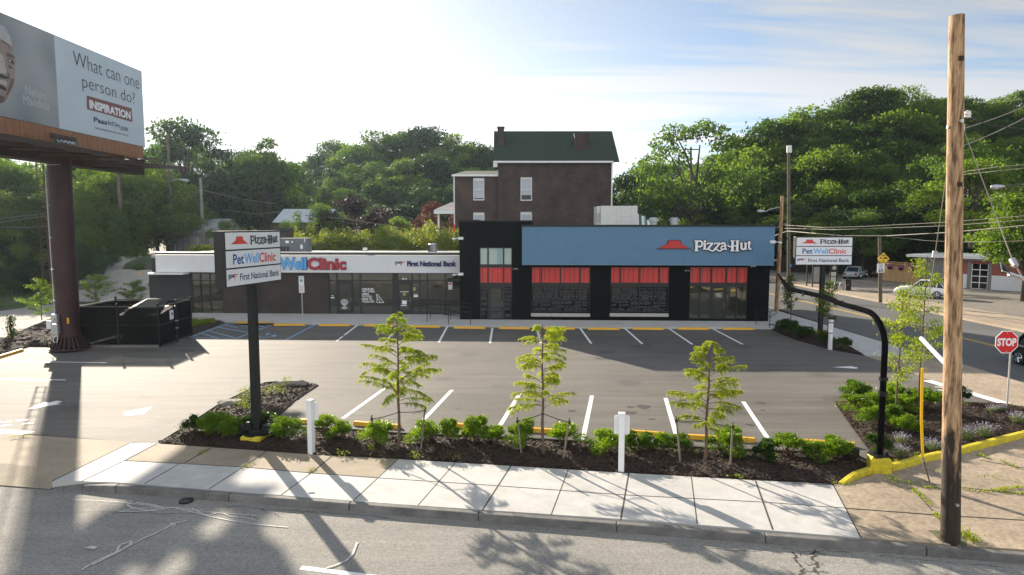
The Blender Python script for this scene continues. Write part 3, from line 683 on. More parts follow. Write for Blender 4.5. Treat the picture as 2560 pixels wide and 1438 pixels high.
def put_wordmark(mb, o, ux, uz, w, m, grow=0.0, h=None, d0=0.0, thick=0.0):
    """o: lower-left corner of the word (baseline), w: width"""
    o = Vector(o); ux = Vector(ux); uz = Vector(uz); nn = ux.cross(uz).normalized()
    k = w / 1010.0; kz = (h / 195.0) if h else k
    def P(x, y, d): return o + ux * ((x - 955) * k) + uz * ((345 - y) * kz) + nn * d
    d = d0
    def piece(poly):
        nonlocal d
        pts = [P(x, y, d) for x, y in poly]
        # orientation: make face point along nn
        nrm = (pts[1] - pts[0]).cross(pts[2] - pts[1])
        if nrm.dot(nn) < 0: pts = pts[::-1]
        if thick > 0: mb.slab(pts, nn, thick, m)
        else: mb.face(pts, m)
        d += 0.0006
    for p in WM:
        if p[0] == 'p':
            poly = p[1]
            if grow:
                cx = sum(a for a, _ in poly) / len(poly); cy = sum(c for _, c in poly) / len(poly)
                poly = [(a + math.copysign(grow, a - cx) * (1 if abs(a - cx) > 3 else 0), c + math.copysign(grow, c - cy) * (1 if abs(c - cy) > 3 else 0)) for a, c in poly]
            piece(poly)
        else:
            pts, wd = p[1], p[2] / 2 + grow
            for i in range(len(pts) - 1):
                (x0, y0), (x1, y1) = pts[i], pts[i + 1]; L_ = math.hypot(x1 - x0, y1 - y0); tx, ty = (x1 - x0) / L_, (y1 - y0) / L_
                e = min(wd * 0.45, 9) + (grow if grow else 0)
                x0 -= tx * e; y0 -= ty * e; x1 += tx * e; y1 += ty * e
                piece([(x0 - ty * wd, y0 + tx * wd), (x1 - ty * wd, y1 + tx * wd), (x1 + ty * wd, y1 - tx * wd), (x0 + ty * wd, y0 - tx * wd)])
ROOF = [(0.0, 0.0), (0.29, 0.52), (0.335, 1.0), (0.69, 1.0), (0.735, 0.52), (1.0, 0.0)]
def poly_on(mb, pts, o, ux, uz, w, h, m, d=0.0, thick=0.0):
    o = Vector(o); ux = Vector(ux); uz = Vector(uz); nn = ux.cross(uz).normalized()
    P = [o + ux * (x * w) + uz * (y * h) + nn * d for x, y in pts]
    a = sum(pts[i][0] * pts[(i + 1) % len(pts)][1] - pts[(i + 1) % len(pts)][0] * pts[i][1] for i in range(len(pts)))
    if a < 0: P = P[::-1]
    if thick > 0: mb.slab(P, nn, thick, m)
    else: mb.face(P, m)
def eagle(mb, o, ux, uz, w, h, mn, mr, mw, d=0.0):       # flag-and-eagle emblem
    poly_on(mb, [(0, 1), (.62, 1), (.50, .45), (.30, .38), (.12, .5), (.02, .1)], o, ux, uz, w, h, mn, d)
    for k, (a, c) in enumerate(((1.0, .9), (.86, .66), (.72, .42), (.62, .2))):
        poly_on(mb, [(.62 - .03 * k, c + .1 - .0), (a, c + .1), (a - .06, c), (.58 - .03 * k, c - .06)], o, ux, uz, w, h, mr, d + .001 * (k + 1))
    for (x, y) in ((.08, .85), (.2, .85), (.32, .85), (.08, .62), (.2, .64)):
        poly_on(mb, [(x, y), (x + .05, y + .07), (x + .1, y), (x + .05, y - .07)], o, ux, uz, w, h, mw, d + .006)
    poly_on(mb, [(.22, .42), (.4, .6), (.52, .5), (.5, .2), (.34, .02), (.2, .15)], o, ux, uz, w, h, mw, d + .007)
SIGNM = [mt['lblack'], mt['sred'], mt['lblue'], mt['lsky'], mt['lnavy'], mt['lwhite']]
def three_panel_sign(root, o, ux, uz, nn, w, h):
    """cabinet front: three tenant panels with their lettering; o lower-left of the front"""
    o = Vector(o); f = 0.045 * h / 1.6; ph = (h - 4 * f) / 3
    names = ['white panel with a red roof emblem and black lettering', 'white panel with blue and red lettering', 'white panel with a flag emblem and navy lettering']
    for k in range(3):
        po = o + uz * (h - f - ph - k * (ph + f)) + ux * f + nn * 0.01
        pw = w - 2 * f
        b = MB(); b.slab([po, po + ux * pw, po + ux * pw + uz * ph, po + uz * ph], nn, 0.03)
        p = b.build('sign_panel', mt['sign_white'], root); p['label'] = names[k]
        b = MB()
        if k == 0:
            poly_on(b, ROOF, po + ux * pw * .08 + uz * ph * .30, ux, uz, pw * .30, ph * .47, 1, .004)
            put_wordmark(b, po + ux * pw * .415 + uz * ph * .245, ux, uz, pw * .52, 0, 0, ph * .55, .004)
        elif k == 1:
            z = po + uz * ph * .18; hh = ph * .62
            b.text('Pet', z + ux * pw * .11, ux, uz, pw * .185, hh, 2, .022, .004)
            b.text('Well', z + ux * pw * .305, ux, uz, pw * .265, hh, 3, .022, .004)
            b.text('Clinic', z + ux * pw * .58, ux, uz, pw * .32, hh, 1, .022, .004)
        else:
            eagle(b, po + ux * pw * .025 + uz * ph * .28, ux, uz, pw * .17, ph * .42, 4, 1, 5, .004)
            b.text('First National Bank', po + ux * pw * .22 + uz * ph * .28, ux, uz, pw * .74, ph * .42, 4, .014, .004)
        b.build('lettering', SIGNM, p)
# ================================================================ BUILDINGS
LB = Frame(G(377, 786), G(1152, 791)); BB = Frame(G(1150, 803), G(1920, 808))
def bx(fr, mb, px0, py0, px1, py1, off, d, m=0):       # box given by photo pixels on the plane off, depth d behind it
    s0, z1 = fr.sz(px0, py0, off); s1, z0 = fr.sz(px1, py1, off)
    mb.box(s0, s1, -off, -off + d, z0, z1, m)
def lroot(fr, name, label, cat, group=None):
    return empty(name, (fr.o.x, fr.o.y, 0), label, cat, group, fr.rot())
X0, Y0v, Z0v = Vector((1, 0, 0)), Vector((0, 1, 0)), Vector((0, 0, 1))
# ---------------------------------------------------------------- low shop row
low = lroot(LB, 'shop_building', 'long low shop building with a white fascia band, dark brick piers and dark-framed shopfronts', 'building')
def lbuild(b, n, m, parent, **k): return b.build(n, m, parent, world=False, **k)
ztop = LB.Z(760, 635, 0.35)
sR = LB.S(1152)
brick = bpy.data.materials.new('dark_brown_brick'); brick.use_nodes = True
def brickify(m, c1, c2, mortar, sc=1.0, rough=0.85, bw=0.22, rh=0.075):
    t = m.node_tree; B = t.nodes['Principled BSDF']; B.inputs['Roughness'].default_value = rough
    c = t.nodes.new('ShaderNodeTexCoord'); mp = t.nodes.new('ShaderNodeMapping'); mp.inputs['Rotation'].default_value = (math.pi / 2, 0, 0)
    br = t.nodes.new('ShaderNodeTexBrick'); br.inputs['Scale'].default_value = sc; br.inputs['Brick Width'].default_value = bw; br.inputs['Row Height'].default_value = rh; br.inputs['Mortar Size'].default_value = 0.006
    br.inputs['Color1'].default_value = (*c1, 1); br.inputs['Color2'].default_value = (*c2, 1); br.inputs['Mortar'].default_value = (*mortar, 1)
    sx = t.nodes.new('ShaderNodeSeparateXYZ'); cx = t.nodes.new('ShaderNodeCombineXYZ'); ad = t.nodes.new('ShaderNodeMath'); ad.operation = 'ADD'
    t.links.new(c.outputs['Object'], sx.inputs[0]); t.links.new(sx.outputs[0], ad.inputs[0]); t.links.new(sx.outputs[1], ad.inputs[1])
    t.links.new(ad.outputs[0], cx.inputs[0]); t.links.new(sx.outputs[2], cx.inputs[1]); t.links.new(cx.outputs[0], br.inputs['Vector'])
    n = t.nodes.new('ShaderNodeTexNoise'); n.inputs['Scale'].default_value = 0.7; n.inputs['Detail'].default_value = 6; t.links.new(c.outputs['Object'], n.inputs['Vector'])
    r = t.nodes.new('ShaderNodeMapRange'); r.inputs[1].default_value = .3; r.inputs[2].default_value = .7; r.inputs[3].default_value = .65; r.inputs[4].default_value = 1.3; t.links.new(n.outputs[0], r.inputs[0])
    s = t.nodes.new('ShaderNodeVectorMath'); s.operation = 'SCALE'; t.links.new(br.outputs[0], s.inputs[0]); t.links.new(r.outputs[0], s.inputs['Scale']); t.links.new(s.outputs[0], B.inputs['Base Color'])
brickify(brick, (0.050, 0.034, 0.027), (0.040, 0.028, 0.023), (0.030, 0.024, 0.020))
b = MB(); s0, s1 = LB.S(558), LB.S(820)
b.box(s0, LB.S(641), 0, .3, 0, 3.3); b.box(LB.S(648), s1, 0.004, .3, 0, 3.3); lbuild(b, 'brick_wall', brick, low)
for a_, c_, y_ in ((LB.S(641) + .002, LB.S(648) - .002, -.06), (LB.S(819.5), LB.S(822.5), -.03)): b = MB(); b.box(a_, c_, y_, .3, 0, 3.2); lbuild(b, 'pilaster', mt['frame'], low)
b = MB(); b.box(0, LB.S(475), -.02, .4, 0, 3.05); b.box(0, sR - .02, 9.7, 10, 0, ztop - .15); b.box(0, .3, .4, 9.7, 0, ztop - .15)
lbuild(b, 'side_wall', M_('charcoal_wall', (0.030, 0.031, 0.034), .7, .08, 3), low)
b = MB(); b.box(0.02, sR - .02, .35, 9.72, ztop - .35, ztop - .13); rf = lbuild(b, 'roof', M_('grey_roof_membrane', (.35, .35, .34), .8, .1, 1), low)
b = MB(); b.box(.3, sR - .05, 3.2, 3.3, 0, 3.0); lbuild(b, 'inner_wall', M_('interior_wall', (0.12, 0.11, 0.10), .8, .2, 1), low)
b = MB(); bx(LB, b, 388, 638, 1152, 683, .35, .34); lbuild(b, 'fascia', mt['fascia'], low)
b = MB(); bx(LB, b, 387.5, 631.5, 1152.5, 638, .38, .5)
lbuild(b, 'fascia_cap', mt['black'], low)
b = MB(); z = LB.Z(700, 631, .35) - .045; b.box(LB.S(388), sR, .13, .3, z, z + .06); lbuild(b, 'roof_edge_strip', mt['white'], low)
b = MB(); s0, z1 = LB.sz(368, 680, .9); s1, z0 = LB.sz(470, 688, .9); b.box(s0, LB.S(475), -.9, .0, z0 + .02, z0 + .14); lbuild(b, 'canopy', mt['fascia'], low)
def pane_set(fr, root, xs, ys, wallx=None, m='glass', skipdoor=(), off=-.08, fw=.05):
    """xs: list of (x0,x1) glass spans, ys: list of (ytop,ybot); a dark frame fills the rest"""
    X_0, X_1 = wallx or (xs[0][0] - 1.5, xs[-1][1] + 1.5)
    s0, s1 = fr.S(X_0), fr.S(X_1); yt, yb = ys[0][0], ys[-1][1]
    zt, zb = fr.Z((X_0 + X_1) / 2, yt) + .05, fr.Z((X_0 + X_1) / 2, yb) - .05
    f = MB(); 
    cols = [(fr.S(a), fr.S(c)) for a, c in xs]; rows = [(fr.Z((X_0 + X_1) / 2, q), fr.Z((X_0 + X_1) / 2, p)) for p, q in ys]   # (zlow, zhigh)
    e = [s0] + [v for c in cols for v in c] + [s1]
    for i in range(0, len(e), 2): f.box(e[i], e[i + 1], 0, .12, zb, zt)
    zz = [zt] + [v for r in rows for v in (r[1], r[0])] + [zb]
    for (c0, c1) in cols:
        for i in range(0, len(zz), 2): f.box(c0 - .001, c1 + .001, .003, .117, zz[i + 1], zz[i])
    fo = lbuild(f, 'window_frame', mt['frame'], root)
    for j, (z0, z1) in enumerate(rows):
        mm = m[j] if isinstance(m, (list, tuple)) else m
        for i, (c0, c1) in enumerate(cols):
            if (i, j) in skipdoor: continue
            g = MB(); g.box(c0 - .01, c1 + .01, .06, .075, z0 - .01, z1 + .01)
            lbuild(g, 'pane', mt[mm], fo)
    return fo
pane_set(LB, low, [(480, 499.5), (502, 523), (525, 556)], [(684, 700.5), (703, 784)], (476, 557.8))
W1 = pane_set(LB, low, [(823.5, 840), (843.5, 879), (881.5, 899), (902, 981)], [(684, 700.5), (703.5, 784)], (822.6, 982), skipdoor=((1, 1),))
b = MB(); b.box(LB.S(982), LB.S(992.5), -.02, .15, 0, 3.2); lbuild(b, 'dark_pier', mt['frame'], low)
W2 = pane_set(LB, low, [(994, 1029), (1031.5, 1048), (1050, 1067), (1069, 1112), (1114.5, 1149)], [(684, 700.5), (703.5, 784)], (992.6, 1151.5), skipdoor=((0, 1),))
def glassdoor(fr, root, x0, x1, y0, y1, gl, hs=1):
    b = MB(); sa, sb = fr.S(x0), fr.S(x1); zt, zb = fr.Z(x0, y0), fr.Z(x0, y1); ga, gb = fr.S(gl[0]), fr.S(gl[1]); g0, g1 = fr.Z(x0, gl[3]), fr.Z(x0, gl[2])
    b.box(sa, ga, -.01, .05, zb, zt); b.box(gb, sb, -.01, .05, zb, zt); b.box(ga, gb, -.008, .048, zb, g0); b.box(ga, gb, -.008, .048, g1, zt)
    d = lbuild(b, 'door', mt['frame'], root)
    b = MB(); b.box(ga - .01, gb + .01, .02, .03, g0 - .01, g1 + .01); lbuild(b, 'pane', mt['glass'], d)
    b = MB(); sx = (gb + sb) / 2 if hs > 0 else (sa + ga) / 2; b.box(sx - .015, sx + .015, -.06, -.03, 1.0, 1.35); lbuild(b, 'handle', mt['chrome'], d)
    return d
glassdoor(LB, low, 843.6, 879, 702, 787, (848, 874.5, 709, 775))
glassdoor(LB, low, 994, 1029, 702, 787, (998.5, 1022.5, 710, 775))
# window lettering
def onwall(fr, px, py, off): s, z = fr.sz(px, py, off); return Vector((s, -off, z))
b = MB()
LT = [('WALK-IN', 904, 933, 725.2, 720.4), ('VET CARE.', 904, 937, 731.2, 726.4), ('OPEN', 904, 921.5, 738, 733.2), ('TO YOU.', 904, 930, 744, 739.2), ('KIND TO', 904, 930.5, 750.6, 745.8), ('YOUR PET.', 904, 937, 756.8, 752)]
for t, xa, xb, yb, yt in LT:
    o = onwall(LB, xa, yb, .0); o.y = .05; e = onwall(LB, xb, yt, .0); b.text(t, o, X0, Z0v, e.x - o.x, e.z - o.z, 0, .03, .002)
lbuild(b, 'window_lettering', mt['lwhite'], low); b = MB()
dog = [(940.5, 736), (944, 737), (947, 741), (948, 744), (951, 746), (954, 750), (956, 754), (959, 755), (959, 757), (950, 757), (946, 756.5), (942, 756.8), (942, 752), (942.5, 746), (941.5, 740), (940.5, 736)]
for p, q in zip(dog, dog[1:]):
    P = onwall(LB, *p, 0); Q = onwall(LB, *q, 0); d = (Q - P).normalized(); n = Vector((-d.z, 0, d.x)) * .018; P.y = Q.y = .048
    b.face([P - n, Q - n, Q + n, P + n])
for p, q in (((944, 749), (948, 750)), ((948, 750), (950, 756)), ((944, 745), (947, 746))):
    P = onwall(LB, *p, 0); Q = onwall(LB, *q, 0); d = (Q - P).normalized(); n = Vector((-d.z, 0, d.x)) * .015; P.y = Q.y = .047
    b.face([P - n, Q - n, Q + n, P + n])
lbuild(b, 'dog_outline', mt['lwhite'], low); b = MB()
for k, (y, hw) in enumerate([(749.5, 5), (751, 8), (754.5, 10), (757, 9.5), (759.5, 8), (761.5, 6), (763.5, 3), (769.5, 8), (771.5, 5)]):
    P = onwall(LB, 861 - hw, y, 0); Q = onwall(LB, 861 + hw, y, 0); b.box(P.x, Q.x, .012, .014, P.z - .02, P.z + .012)
for x in (859.5, 863): P = onwall(LB, x, 766.5, 0); b.box(P.x - .03, P.x + .03, .012, .014, P.z - .03, P.z + .03)
lbuild(b, 'door_lettering', mt['lwhite'], low)
for x0, x1, y0, y1 in ((1005, 1016.5, 751.5, 761), (1034, 1045, 738, 743), (827, 835.5, 743, 746), (1002, 1017, 763, 765), (1000, 1021, 729, 730.3), (1034, 1044, 735, 736), (828, 834, 738.5, 740)):
    P = onwall(LB, x0, y1, 0); Q = onwall(LB, x1, y0, 0); b = MB(); b.box(P.x, Q.x, .012, .014, P.z, Q.z); lbuild(b, 'glass_notice', mt['lwhite'], low)
b = MB(); b.text('8914', Vector((LB.S(1004.5), .055, LB.Z(1004, 700.2))), X0, Z0v, LB.S(1017) - LB.S(1004.5), .14, 0, .03, .002)
lbuild(b, 'address_number', mt['lwhite'], low)
for x0, x1, y0, y1 in ((1007.5, 1014, 733, 739), (1033, 1039, 718, 727)):
    P = onwall(LB, x0, y1, 0); Q = onwall(LB, x1, y0, 0); b = MB(); b.box(P.x, Q.x, .012, .014, P.z, Q.z); lbuild(b, 'window_sticker', M_('sticker_yellow_green', (.35, .38, .10), .5), low)
b = MB(); P = onwall(LB, 1121, 724, 0); Q = onwall(LB, 1131, 706, 0); b.box(P.x, Q.x, -.02, .0, P.z, Q.z); o = lbuild(b, 'wall_notice', mt['white'], low)
b = MB(); b.box(P.x + .02, Q.x - .02, -.024, -.021, Q.z - .16, Q.z - .06); lbuild(b, 'notice_stripe', mt['dred'], o)
# raised fascia lettering
b = MB(); off = .36; o = onwall(LB, 560, 676.5, off); 
def ft(t, xa, xb, yb, yt, m, bold, dep):
    o = onwall(LB, xa, yb, off); e = onwall(LB, xb, yt, off); b.text(t, o, X0, Z0v, e.x - o.x, e.z - o.z, m, bold, dep)
for m, g in ((4, .085), ):
    ft('Well', 699 - 1.2, 767 + 1.2, 675.2, 643.6, 4, .052, .03); ft('Clinic', 768, 866.0, 675.4, 643.8, 4, .052, .03); ft('Pet', 612, 692, 675.2, 643.8, 4, .052, .03)
off = .392
ft('Pet', 613.5, 690.5, 674, 645, 2, .04, .06); ft('Well', 699.5, 766, 674, 645, 0, .04, .06); ft('Clinic', 769.5, 864.5, 674, 645, 1, .04, .06)
lbuild(b, 'fascia_lettering', [mt['lsky'], mt['dred'], mt['lblue'], mt['lnavy'], mt['lblack']], low)
b = MB(); off = .36; ft('First National Bank', 1018, 1141, 666, 653, 0, .05, .05)
o = onwall(LB, 988, 666, off)
eagle(b, o, X0, Z0v, LB.S(1013) - LB.S(988), .34, 0, 1, 2, .01)
lbuild(b, 'bank_lettering', [mt['lnavy'], mt['dred'], mt['lwhite']], low)
# ---------------------------------------------------------------- tall black shop
blk = lroot(BB, 'restaurant_building', 'black clad shop building with a wide blue ribbed metal fascia and red-topped windows', 'building')
zT = BB.Z(1220, 551); zB = BB.Z(1600, 563, .6); sE = BB.len
b = MB()
# front wall in pieces round the openings
ops = [(1199.5, 1279.8, 619, 802.5), (1329, 1475.5, 668, 782), (1527, 1672.5, 668, 782), (1724.5, 1868.7, 668, 797)]
e = [0.0]
for o_ in ops: e += [BB.S(o_[0]), BB.S(o_[1])]
e.append(sE)
for i in range(0, len(e), 2): b.box(e[i], e[i + 1], 0, .3, 0, 6.15)
for (xa, xb, yt, yb) in ops:
    b.box(BB.S(xa), BB.S(xb), .002, .298, BB.Z(xa, yt), 6.148); b.box(BB.S(xa), BB.S(xb), .002, .298, 0, BB.Z(xa, yb))
sT = BB.S(1330)
b.box(-.02, sT, -.02, .3, BB.Z(1220, 619), zT - .08)                  # tower head above
b.box(0, .3, .3, 14, 0, zT - .1); b.box(sE - .3, sE, .3, 14, 0, 6.15); b.box(0, sE, 13.7, 14.0, 0, 6.1); b.box(.3, sT, 6, 6.3, 6.0, zT - .1); b.box(sT - .3, sT, .3, 6, 6.0, zT - .1)
# siding courses
zc = .25
while zc < 6.6:
    if zc < 3.7 or zc > 3.7:
        for i in range(0, len(e), 2):
            if zc < 6.1 or i == 0: b.box(e[i] + .001, e[i + 1] - .001, -.012, .0, zc, zc + .215)
    zc += .235
lbuild(b, 'wall', mt['black_siding'], blk)
b = MB(); b.box(-.05, sT + .05, -.08, .35, zT - .08, zT); b.box(-.05, .35, .35, 6.3, zT - .08, zT); b.box(sT - .3, sT + .05, .35, 6.3, zT - .08, zT)
lbuild(b, 'tower_coping', mt['black'], blk)
b = MB(); b.box(.3, sE - .3, .3, 13.7, 5.9, 6.05); lbuild(b, 'roof', M_('dark_roof', (.08, .08, .08), .9), blk)
# blue fascia
b = MB(); OFF = .6
f0, z1 = BB.sz(1305, 567, OFF); f1, z0 = BB.sz(1934.5, 663, OFF)
b.box(f0, f1, -OFF, -.014, z0, z1)
s = f0 + .02; k = 0
while s < f1 - .08:
    b.box(s, s + .062, -OFF - .016, -OFF, z0 + .001, z1 - .001); s += .098
lbuild(b, 'blue_fascia', mt['blue'], blk)
b = MB(); b.box(f0 - .03, f1 + .03, -OFF - .05, .3, z1, z1 + .13); lbuild(b, 'fascia_cap', mt['black'], blk)
b = MB(); b.box(f0 - .004, f1 + .004, -OFF - .02, -.014, z0 - .03, z0); lbuild(b, 'fascia_trim', M_('trim_blue', (.20, .30, .40), .5), blk)
# raised logo
b = MB(); off = OFF + .02
o = onwall(BB, 1640.8, 622.3, off); ww = BB.S(1727.5, off) - BB.S(1640.8, off); hh = BB.Z(1680, 600.2, off) - o.z
def inset(k): return [(.5 + (x - .5) * k[0], .48 + (y - .48) * k[1]) for x, y in ROOF]
poly_on(b, ROOF, o, X0, Z0v, ww, hh, 0, .06, .06)
poly_on(b, [(0.035, 0.06), (.305, .53), (.35, .93), (.675, .93), (.72, .53), (.965, .06)], o, X0, Z0v, ww, hh, 1, .075, .012)
o = onwall(BB, 1734, 628.3, off); ww = BB.S(1876.5, off) - BB.S(1734, off)
put_wordmark(b, o, X0, Z0v, ww, 0, 11, None, .05, .05)
put_wordmark(b, o, X0, Z0v, ww, 2, 0, None, .085, .01)
lbuild(b, 'fascia_logo', [mt['lblack'], mt['lred'], mt['lwhite']], blk)
# windows
def red_bars(fr, root, spans, bars, y0, y1):
    z1 = fr.Z(1500, y0); z0 = fr.Z(1500, y1)
    for x in bars: f = MB(); f.box(fr.S(x) - .012, fr.S(x) + .012, .048, .058, z0, z1); lbuild(f, 'glazing_bar', mt['frame'], root)
def words(fr, fo, spans, y0, y1, seed, rows, door=False):
    """grey word pattern applied to the lower glass; spans are glass pixel spans"""
    rng = random.Random(seed); f = MB()
    S0, S1 = fr.S(spans[0]), fr.S(spans[1]); Zt, Zb = fr.Z(1500, y0), fr.Z(1500, y1); h = (Zt - Zb)
    for (t, fx, fw, fy, fh) in rows:
        f.text(t, Vector((S0 + fx * (S1 - S0), .056, Zb + fy * h)), X0, Z0v, fw * (S1 - S0), fh * h, 0, .03, .0015)
    lbuild(f, 'grey_window_words', mt['frost'], fo)
RW = [('YOUR FAVORITE', .0, .46, .92, .07), ('OR FLAVOR', .52, .47, .93, .06), ('YOU FOUND', .0, .46, .82, .08), ('PICK YOUR CRUST', .56, .43, .84, .05), ('THE LAUGHS', .0, .46, .71, .09), ('THICKS', .5, .25, .75, .07), ('WE ARE', .78, .21, .74, .08), ('CROWD IS', .0, .46, .63, .06), ('LEAST ONE', .52, .46, .65, .07),
      ('PIZZA', .0, .48, .52, .09), ('BETTER', .55, .44, .52, .11), ('BETTER DAY', .0, .48, .44, .06), ('NEED TO TASTE', .52, .47, .44, .06), ('THE ONE', .0, .3, .34, .07), ('WITH', .34, .14, .24, .16), ('IN EVERY', .52, .2, .27, .13), ('HOT PAN', .76, .23, .3, .1),
      ('IT ON', .0, .3, .2, .09), ('FLAVOR', .60, .26, .13, .08), ('CHEESE', .34, .24, .13, .07), ('YOUR', .0, .24, .0, .1), ('SEAT', .27, .21, .0, .1), ('NOW', .58, .41, .0, .1), ('THE CAN', .76, .23, .18, .09)]
for (xs, bars) in (([(1330, 1351.5), (1354.5, 1399.5), (1402.5, 1449), (1452, 1474.5)], (1336, 1349, 1361, 1373, 1387.5, 1412, 1424.8, 1435.6, 1447.6, 1460, 1473)),
                   ([(1528, 1549.8), (1552.8, 1598), (1601, 1647), (1650, 1671.5)], (1534.5, 1548, 1559.5, 1572, 1583.5, 1596, 1608, 1620, 1632.6, 1645.5, 1657, 1669))):
    fo = pane_set(BB, blk, xs, [(669, 707), (718, 778)], (xs[0][0] - 1, xs[-1][1] + 1), m=['red_glass', 'dglass'])
    red_bars(BB, fo, xs, bars, 669, 707); words(BB, fo, (xs[0][0] + 3, xs[-1][1] - 4), 719, 777, 1, RW)
    b = MB(); a, c = BB.S(xs[0][0] - 2.5, .12), BB.S(xs[-1][1] + 2, .12); zt, zb = BB.Z(xs[0][0], 783.3, .12), BB.Z(xs[0][0], 791.5, .12)
    for k in range(3): b.box(a + (c - a) * k / 3 + .006, a + (c - a) * (k + 1) / 3 - .006, -.12, -.001, zb, zt)
    lbuild(b, 'window_sill', mt['sill'], blk)
b = MB()
xs = [(1201, 1218.5), (1222, 1257.5), (1260.8, 1278.5)]
fo = pane_set(BB, blk, xs, [(620.5, 661), (669, 707), (718, 799.5)], (1199.7, 1279.7), m=['white_film', 'red_glass', 'dglass'], skipdoor=((1, 2),))
red_bars(BB, fo, xs, (1206, 1232, 1244.5, 1254, 1268, 1276), 669, 707)
b = MB(); b.box(BB.S(1242.5), BB.S(1257.3), .05, .058, BB.Z(1240, 660.8), BB.Z(1240, 620.7)); lbuild(b, 'blind', mt['blue_film'], fo)
d = glassdoor(BB, blk, 1222.2, 1257.3, 717.8, 801.5, (1226, 1252.8, 722, 794))
words(BB, fo, (1202.5, 1217.5), 719, 797, 2, [('THE', 0, 1, .9, .07), ('HOT', 0, 1, .78, .09), ('PI', 0, .9, .55, .12), ('HE', 0, 1, .4, .1), ('RET', 0, 1, .22, .1), ('IT', 0, .7, .08, .09), ('OR', 0, .8, .68, .07)])
words(BB, fo, (1262, 1277), 719, 797, 2, [('FOR', 0, 1, .92, .05), ('YOU', 0, 1, .8, .08), ('ONE', 0, 1, .66, .08), ('TER', 0, 1, .54, .08), ('DA', 0, 1, .4, .09), ('W', 0, 1, .02, .12), ('IN', 0, .8, .25, .09)])
b = MB()
S0, S1, Zt, Zb = BB.S(1227), BB.S(1252), BB.Z(1240, 723), BB.Z(1240, 790)
for t, fx, fw, fy, fh in [('MEET', .1, .8, .9, .08), ('OPTION', 0, .95, .74, .09), ('FOR ME', 0, .9, .62, .09), ('ZZA', 0, .95, .48, .11), ('HOT ON', 0, .95, .34, .1), ('BETTER', .05, .9, .18, .1), ('SLICE', .1, .8, .04, .09)]:
    b.text(t, Vector((S0 + fx * (S1 - S0), .012, Zb + fy * (Zt - Zb))), X0, Z0v, fw * (S1 - S0), fh * (Zt - Zb), 0, .03, .0015)
lbuild(b, 'grey_window_words', mt['frost'], d)
xs = [(1726, 1749), (1752, 1776), (1780.5, 1813.5), (1818, 1841), (1844, 1867.5)]
fo = pane_set(BB, blk, xs, [(669, 707), (716, 795)], (1724.7, 1868.5), m=['red_glass', 'glass'], skipdoor=((2, 1),))
red_bars(BB, fo, xs, (1731.5, 1744, 1756, 1768.5, 1792, 1804.5, 1830, 1849, 1861.5), 669, 707)
d = glassdoor(BB, blk, 1780.7, 1813.3, 715.8, 797, (1784, 1809, 721, 787))
# dark entry vestibule behind the entrance glass is closed by an inner wall
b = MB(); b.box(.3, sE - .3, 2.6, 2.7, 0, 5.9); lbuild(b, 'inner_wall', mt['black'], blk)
# ---------------------------------------------------------------- wall-mounted fittings (things of their own)
def wallbox(fr, px, py, off, label, side=-1, sc=1.0):
    s, z = fr.sz(px, py, off); w = fr.w(s, off, z); r = empty('wall_light', w, label, 'wall light', 'white fittings bracketed on the shop corners', fr.rot())
    b = MB(); b.box(-.17 * sc, .17 * sc, -.03, .03, -.09 * sc, .09 * sc); lbuild(b, 'bracket_plate', mt['white'], r)
    b = MB(); b.tube([(side * .15 * sc, -.03, 0), (side * .42 * sc, -.12, -.02)], .03, 6); b.lathe((side * .45 * sc, -.12, -.11), [(.02, 0), (.10, .02), (.12, .07), (.06, .11), (.02, .13)], 10); lbuild(b, 'lamp_head', mt['white'], r)
wallbox(BB, 1152, 596, .03, 'white corner fitting high on the black tower, above the pale roof line', -1)
wallbox(BB, 1152, 685.5, .03, 'white corner fitting low on the black tower, just under the end of the white fascia', -1)
wallbox(BB, 1932, 605, .62, 'white fitting on the right-hand end of the blue fascia beside the wooden pole', 1)
def spot(fr, px, py, off, label):
    s, z = fr.sz(px, py, off); w = fr.w(s, off, z); r = empty('flood_light', w, label, 'flood light', 'twin spot lamps over the shopfronts', fr.rot())
    b = MB(); b.lathe((0, 0, -.04), [(.01, 0), (.05, .01), (.05, .07), (.01, .08)], 8); lbuild(b, 'mount', mt['galv'], r)
    for sx in (-1, 1):
        b = MB(); b.tube([(sx * .04, -.03, .02), (sx * .13, -.12, -.02)], [.03, .055], 8); lbuild(b, 'lamp_head', mt['galv'], r)
spot(BB, 1289, 672, .08, 'twin spot lamp right of the narrow tower window'); spot(BB, 1717.5, 676.5, .08, 'twin spot lamp left of the entrance doors'); spot(BB, 1882, 665.5, .5, 'small twin lamp tucked under the blue fascia near its right end')
# ---------------------------------------------------------------- roof plant
rz = ztop - .13
def at_roof(px, py, Y): return D(px, py, Y)
r = empty('rooftop_air_unit', (D(737, 625, 53).x, 53, rz), 'large grey air handling unit on the low roof right of the tall sign cabinet', 'air conditioning unit')
k = 53 / FPX
b = MB(); b.box(-36 * k, 37 * k, -.6, .6, .1, .1 + 34 * k); lbuild(b, 'casing', M_('slate_grey_metal', (.12, .135, .16), .5, .06, 3), r, bevel=.02)
b = MB(); b.box(-34 * k, 36 * k, -.55, .55, -.1, .1); lbuild(b, 'base_frame', mt['black'], r)
b = MB(); [b.box(x * k, (x + 6) * k, -.62, -.6, .15, .15 + 12 * k) for x in (-30, -22, -14)]; lbuild(b, 'vent_grille', mt['black'], r)
b = MB(); [b.box(x * k, (x + w) * k, -.615, -.6, .1 + z * k, .1 + (z + h) * k) for x, w, z, h in ((-16, 8, 22, 6), (-2, 4, 23, 4), (20, 6, 8, 10), (30, 2, 24, 8))]; lbuild(b, 'label_plate', mt['white'], r)
r = empty('air_conditioner', (D(1082, 628, 52).x, 52, rz), 'small round-cornered condenser on the low roof near the black tower', 'air conditioner')
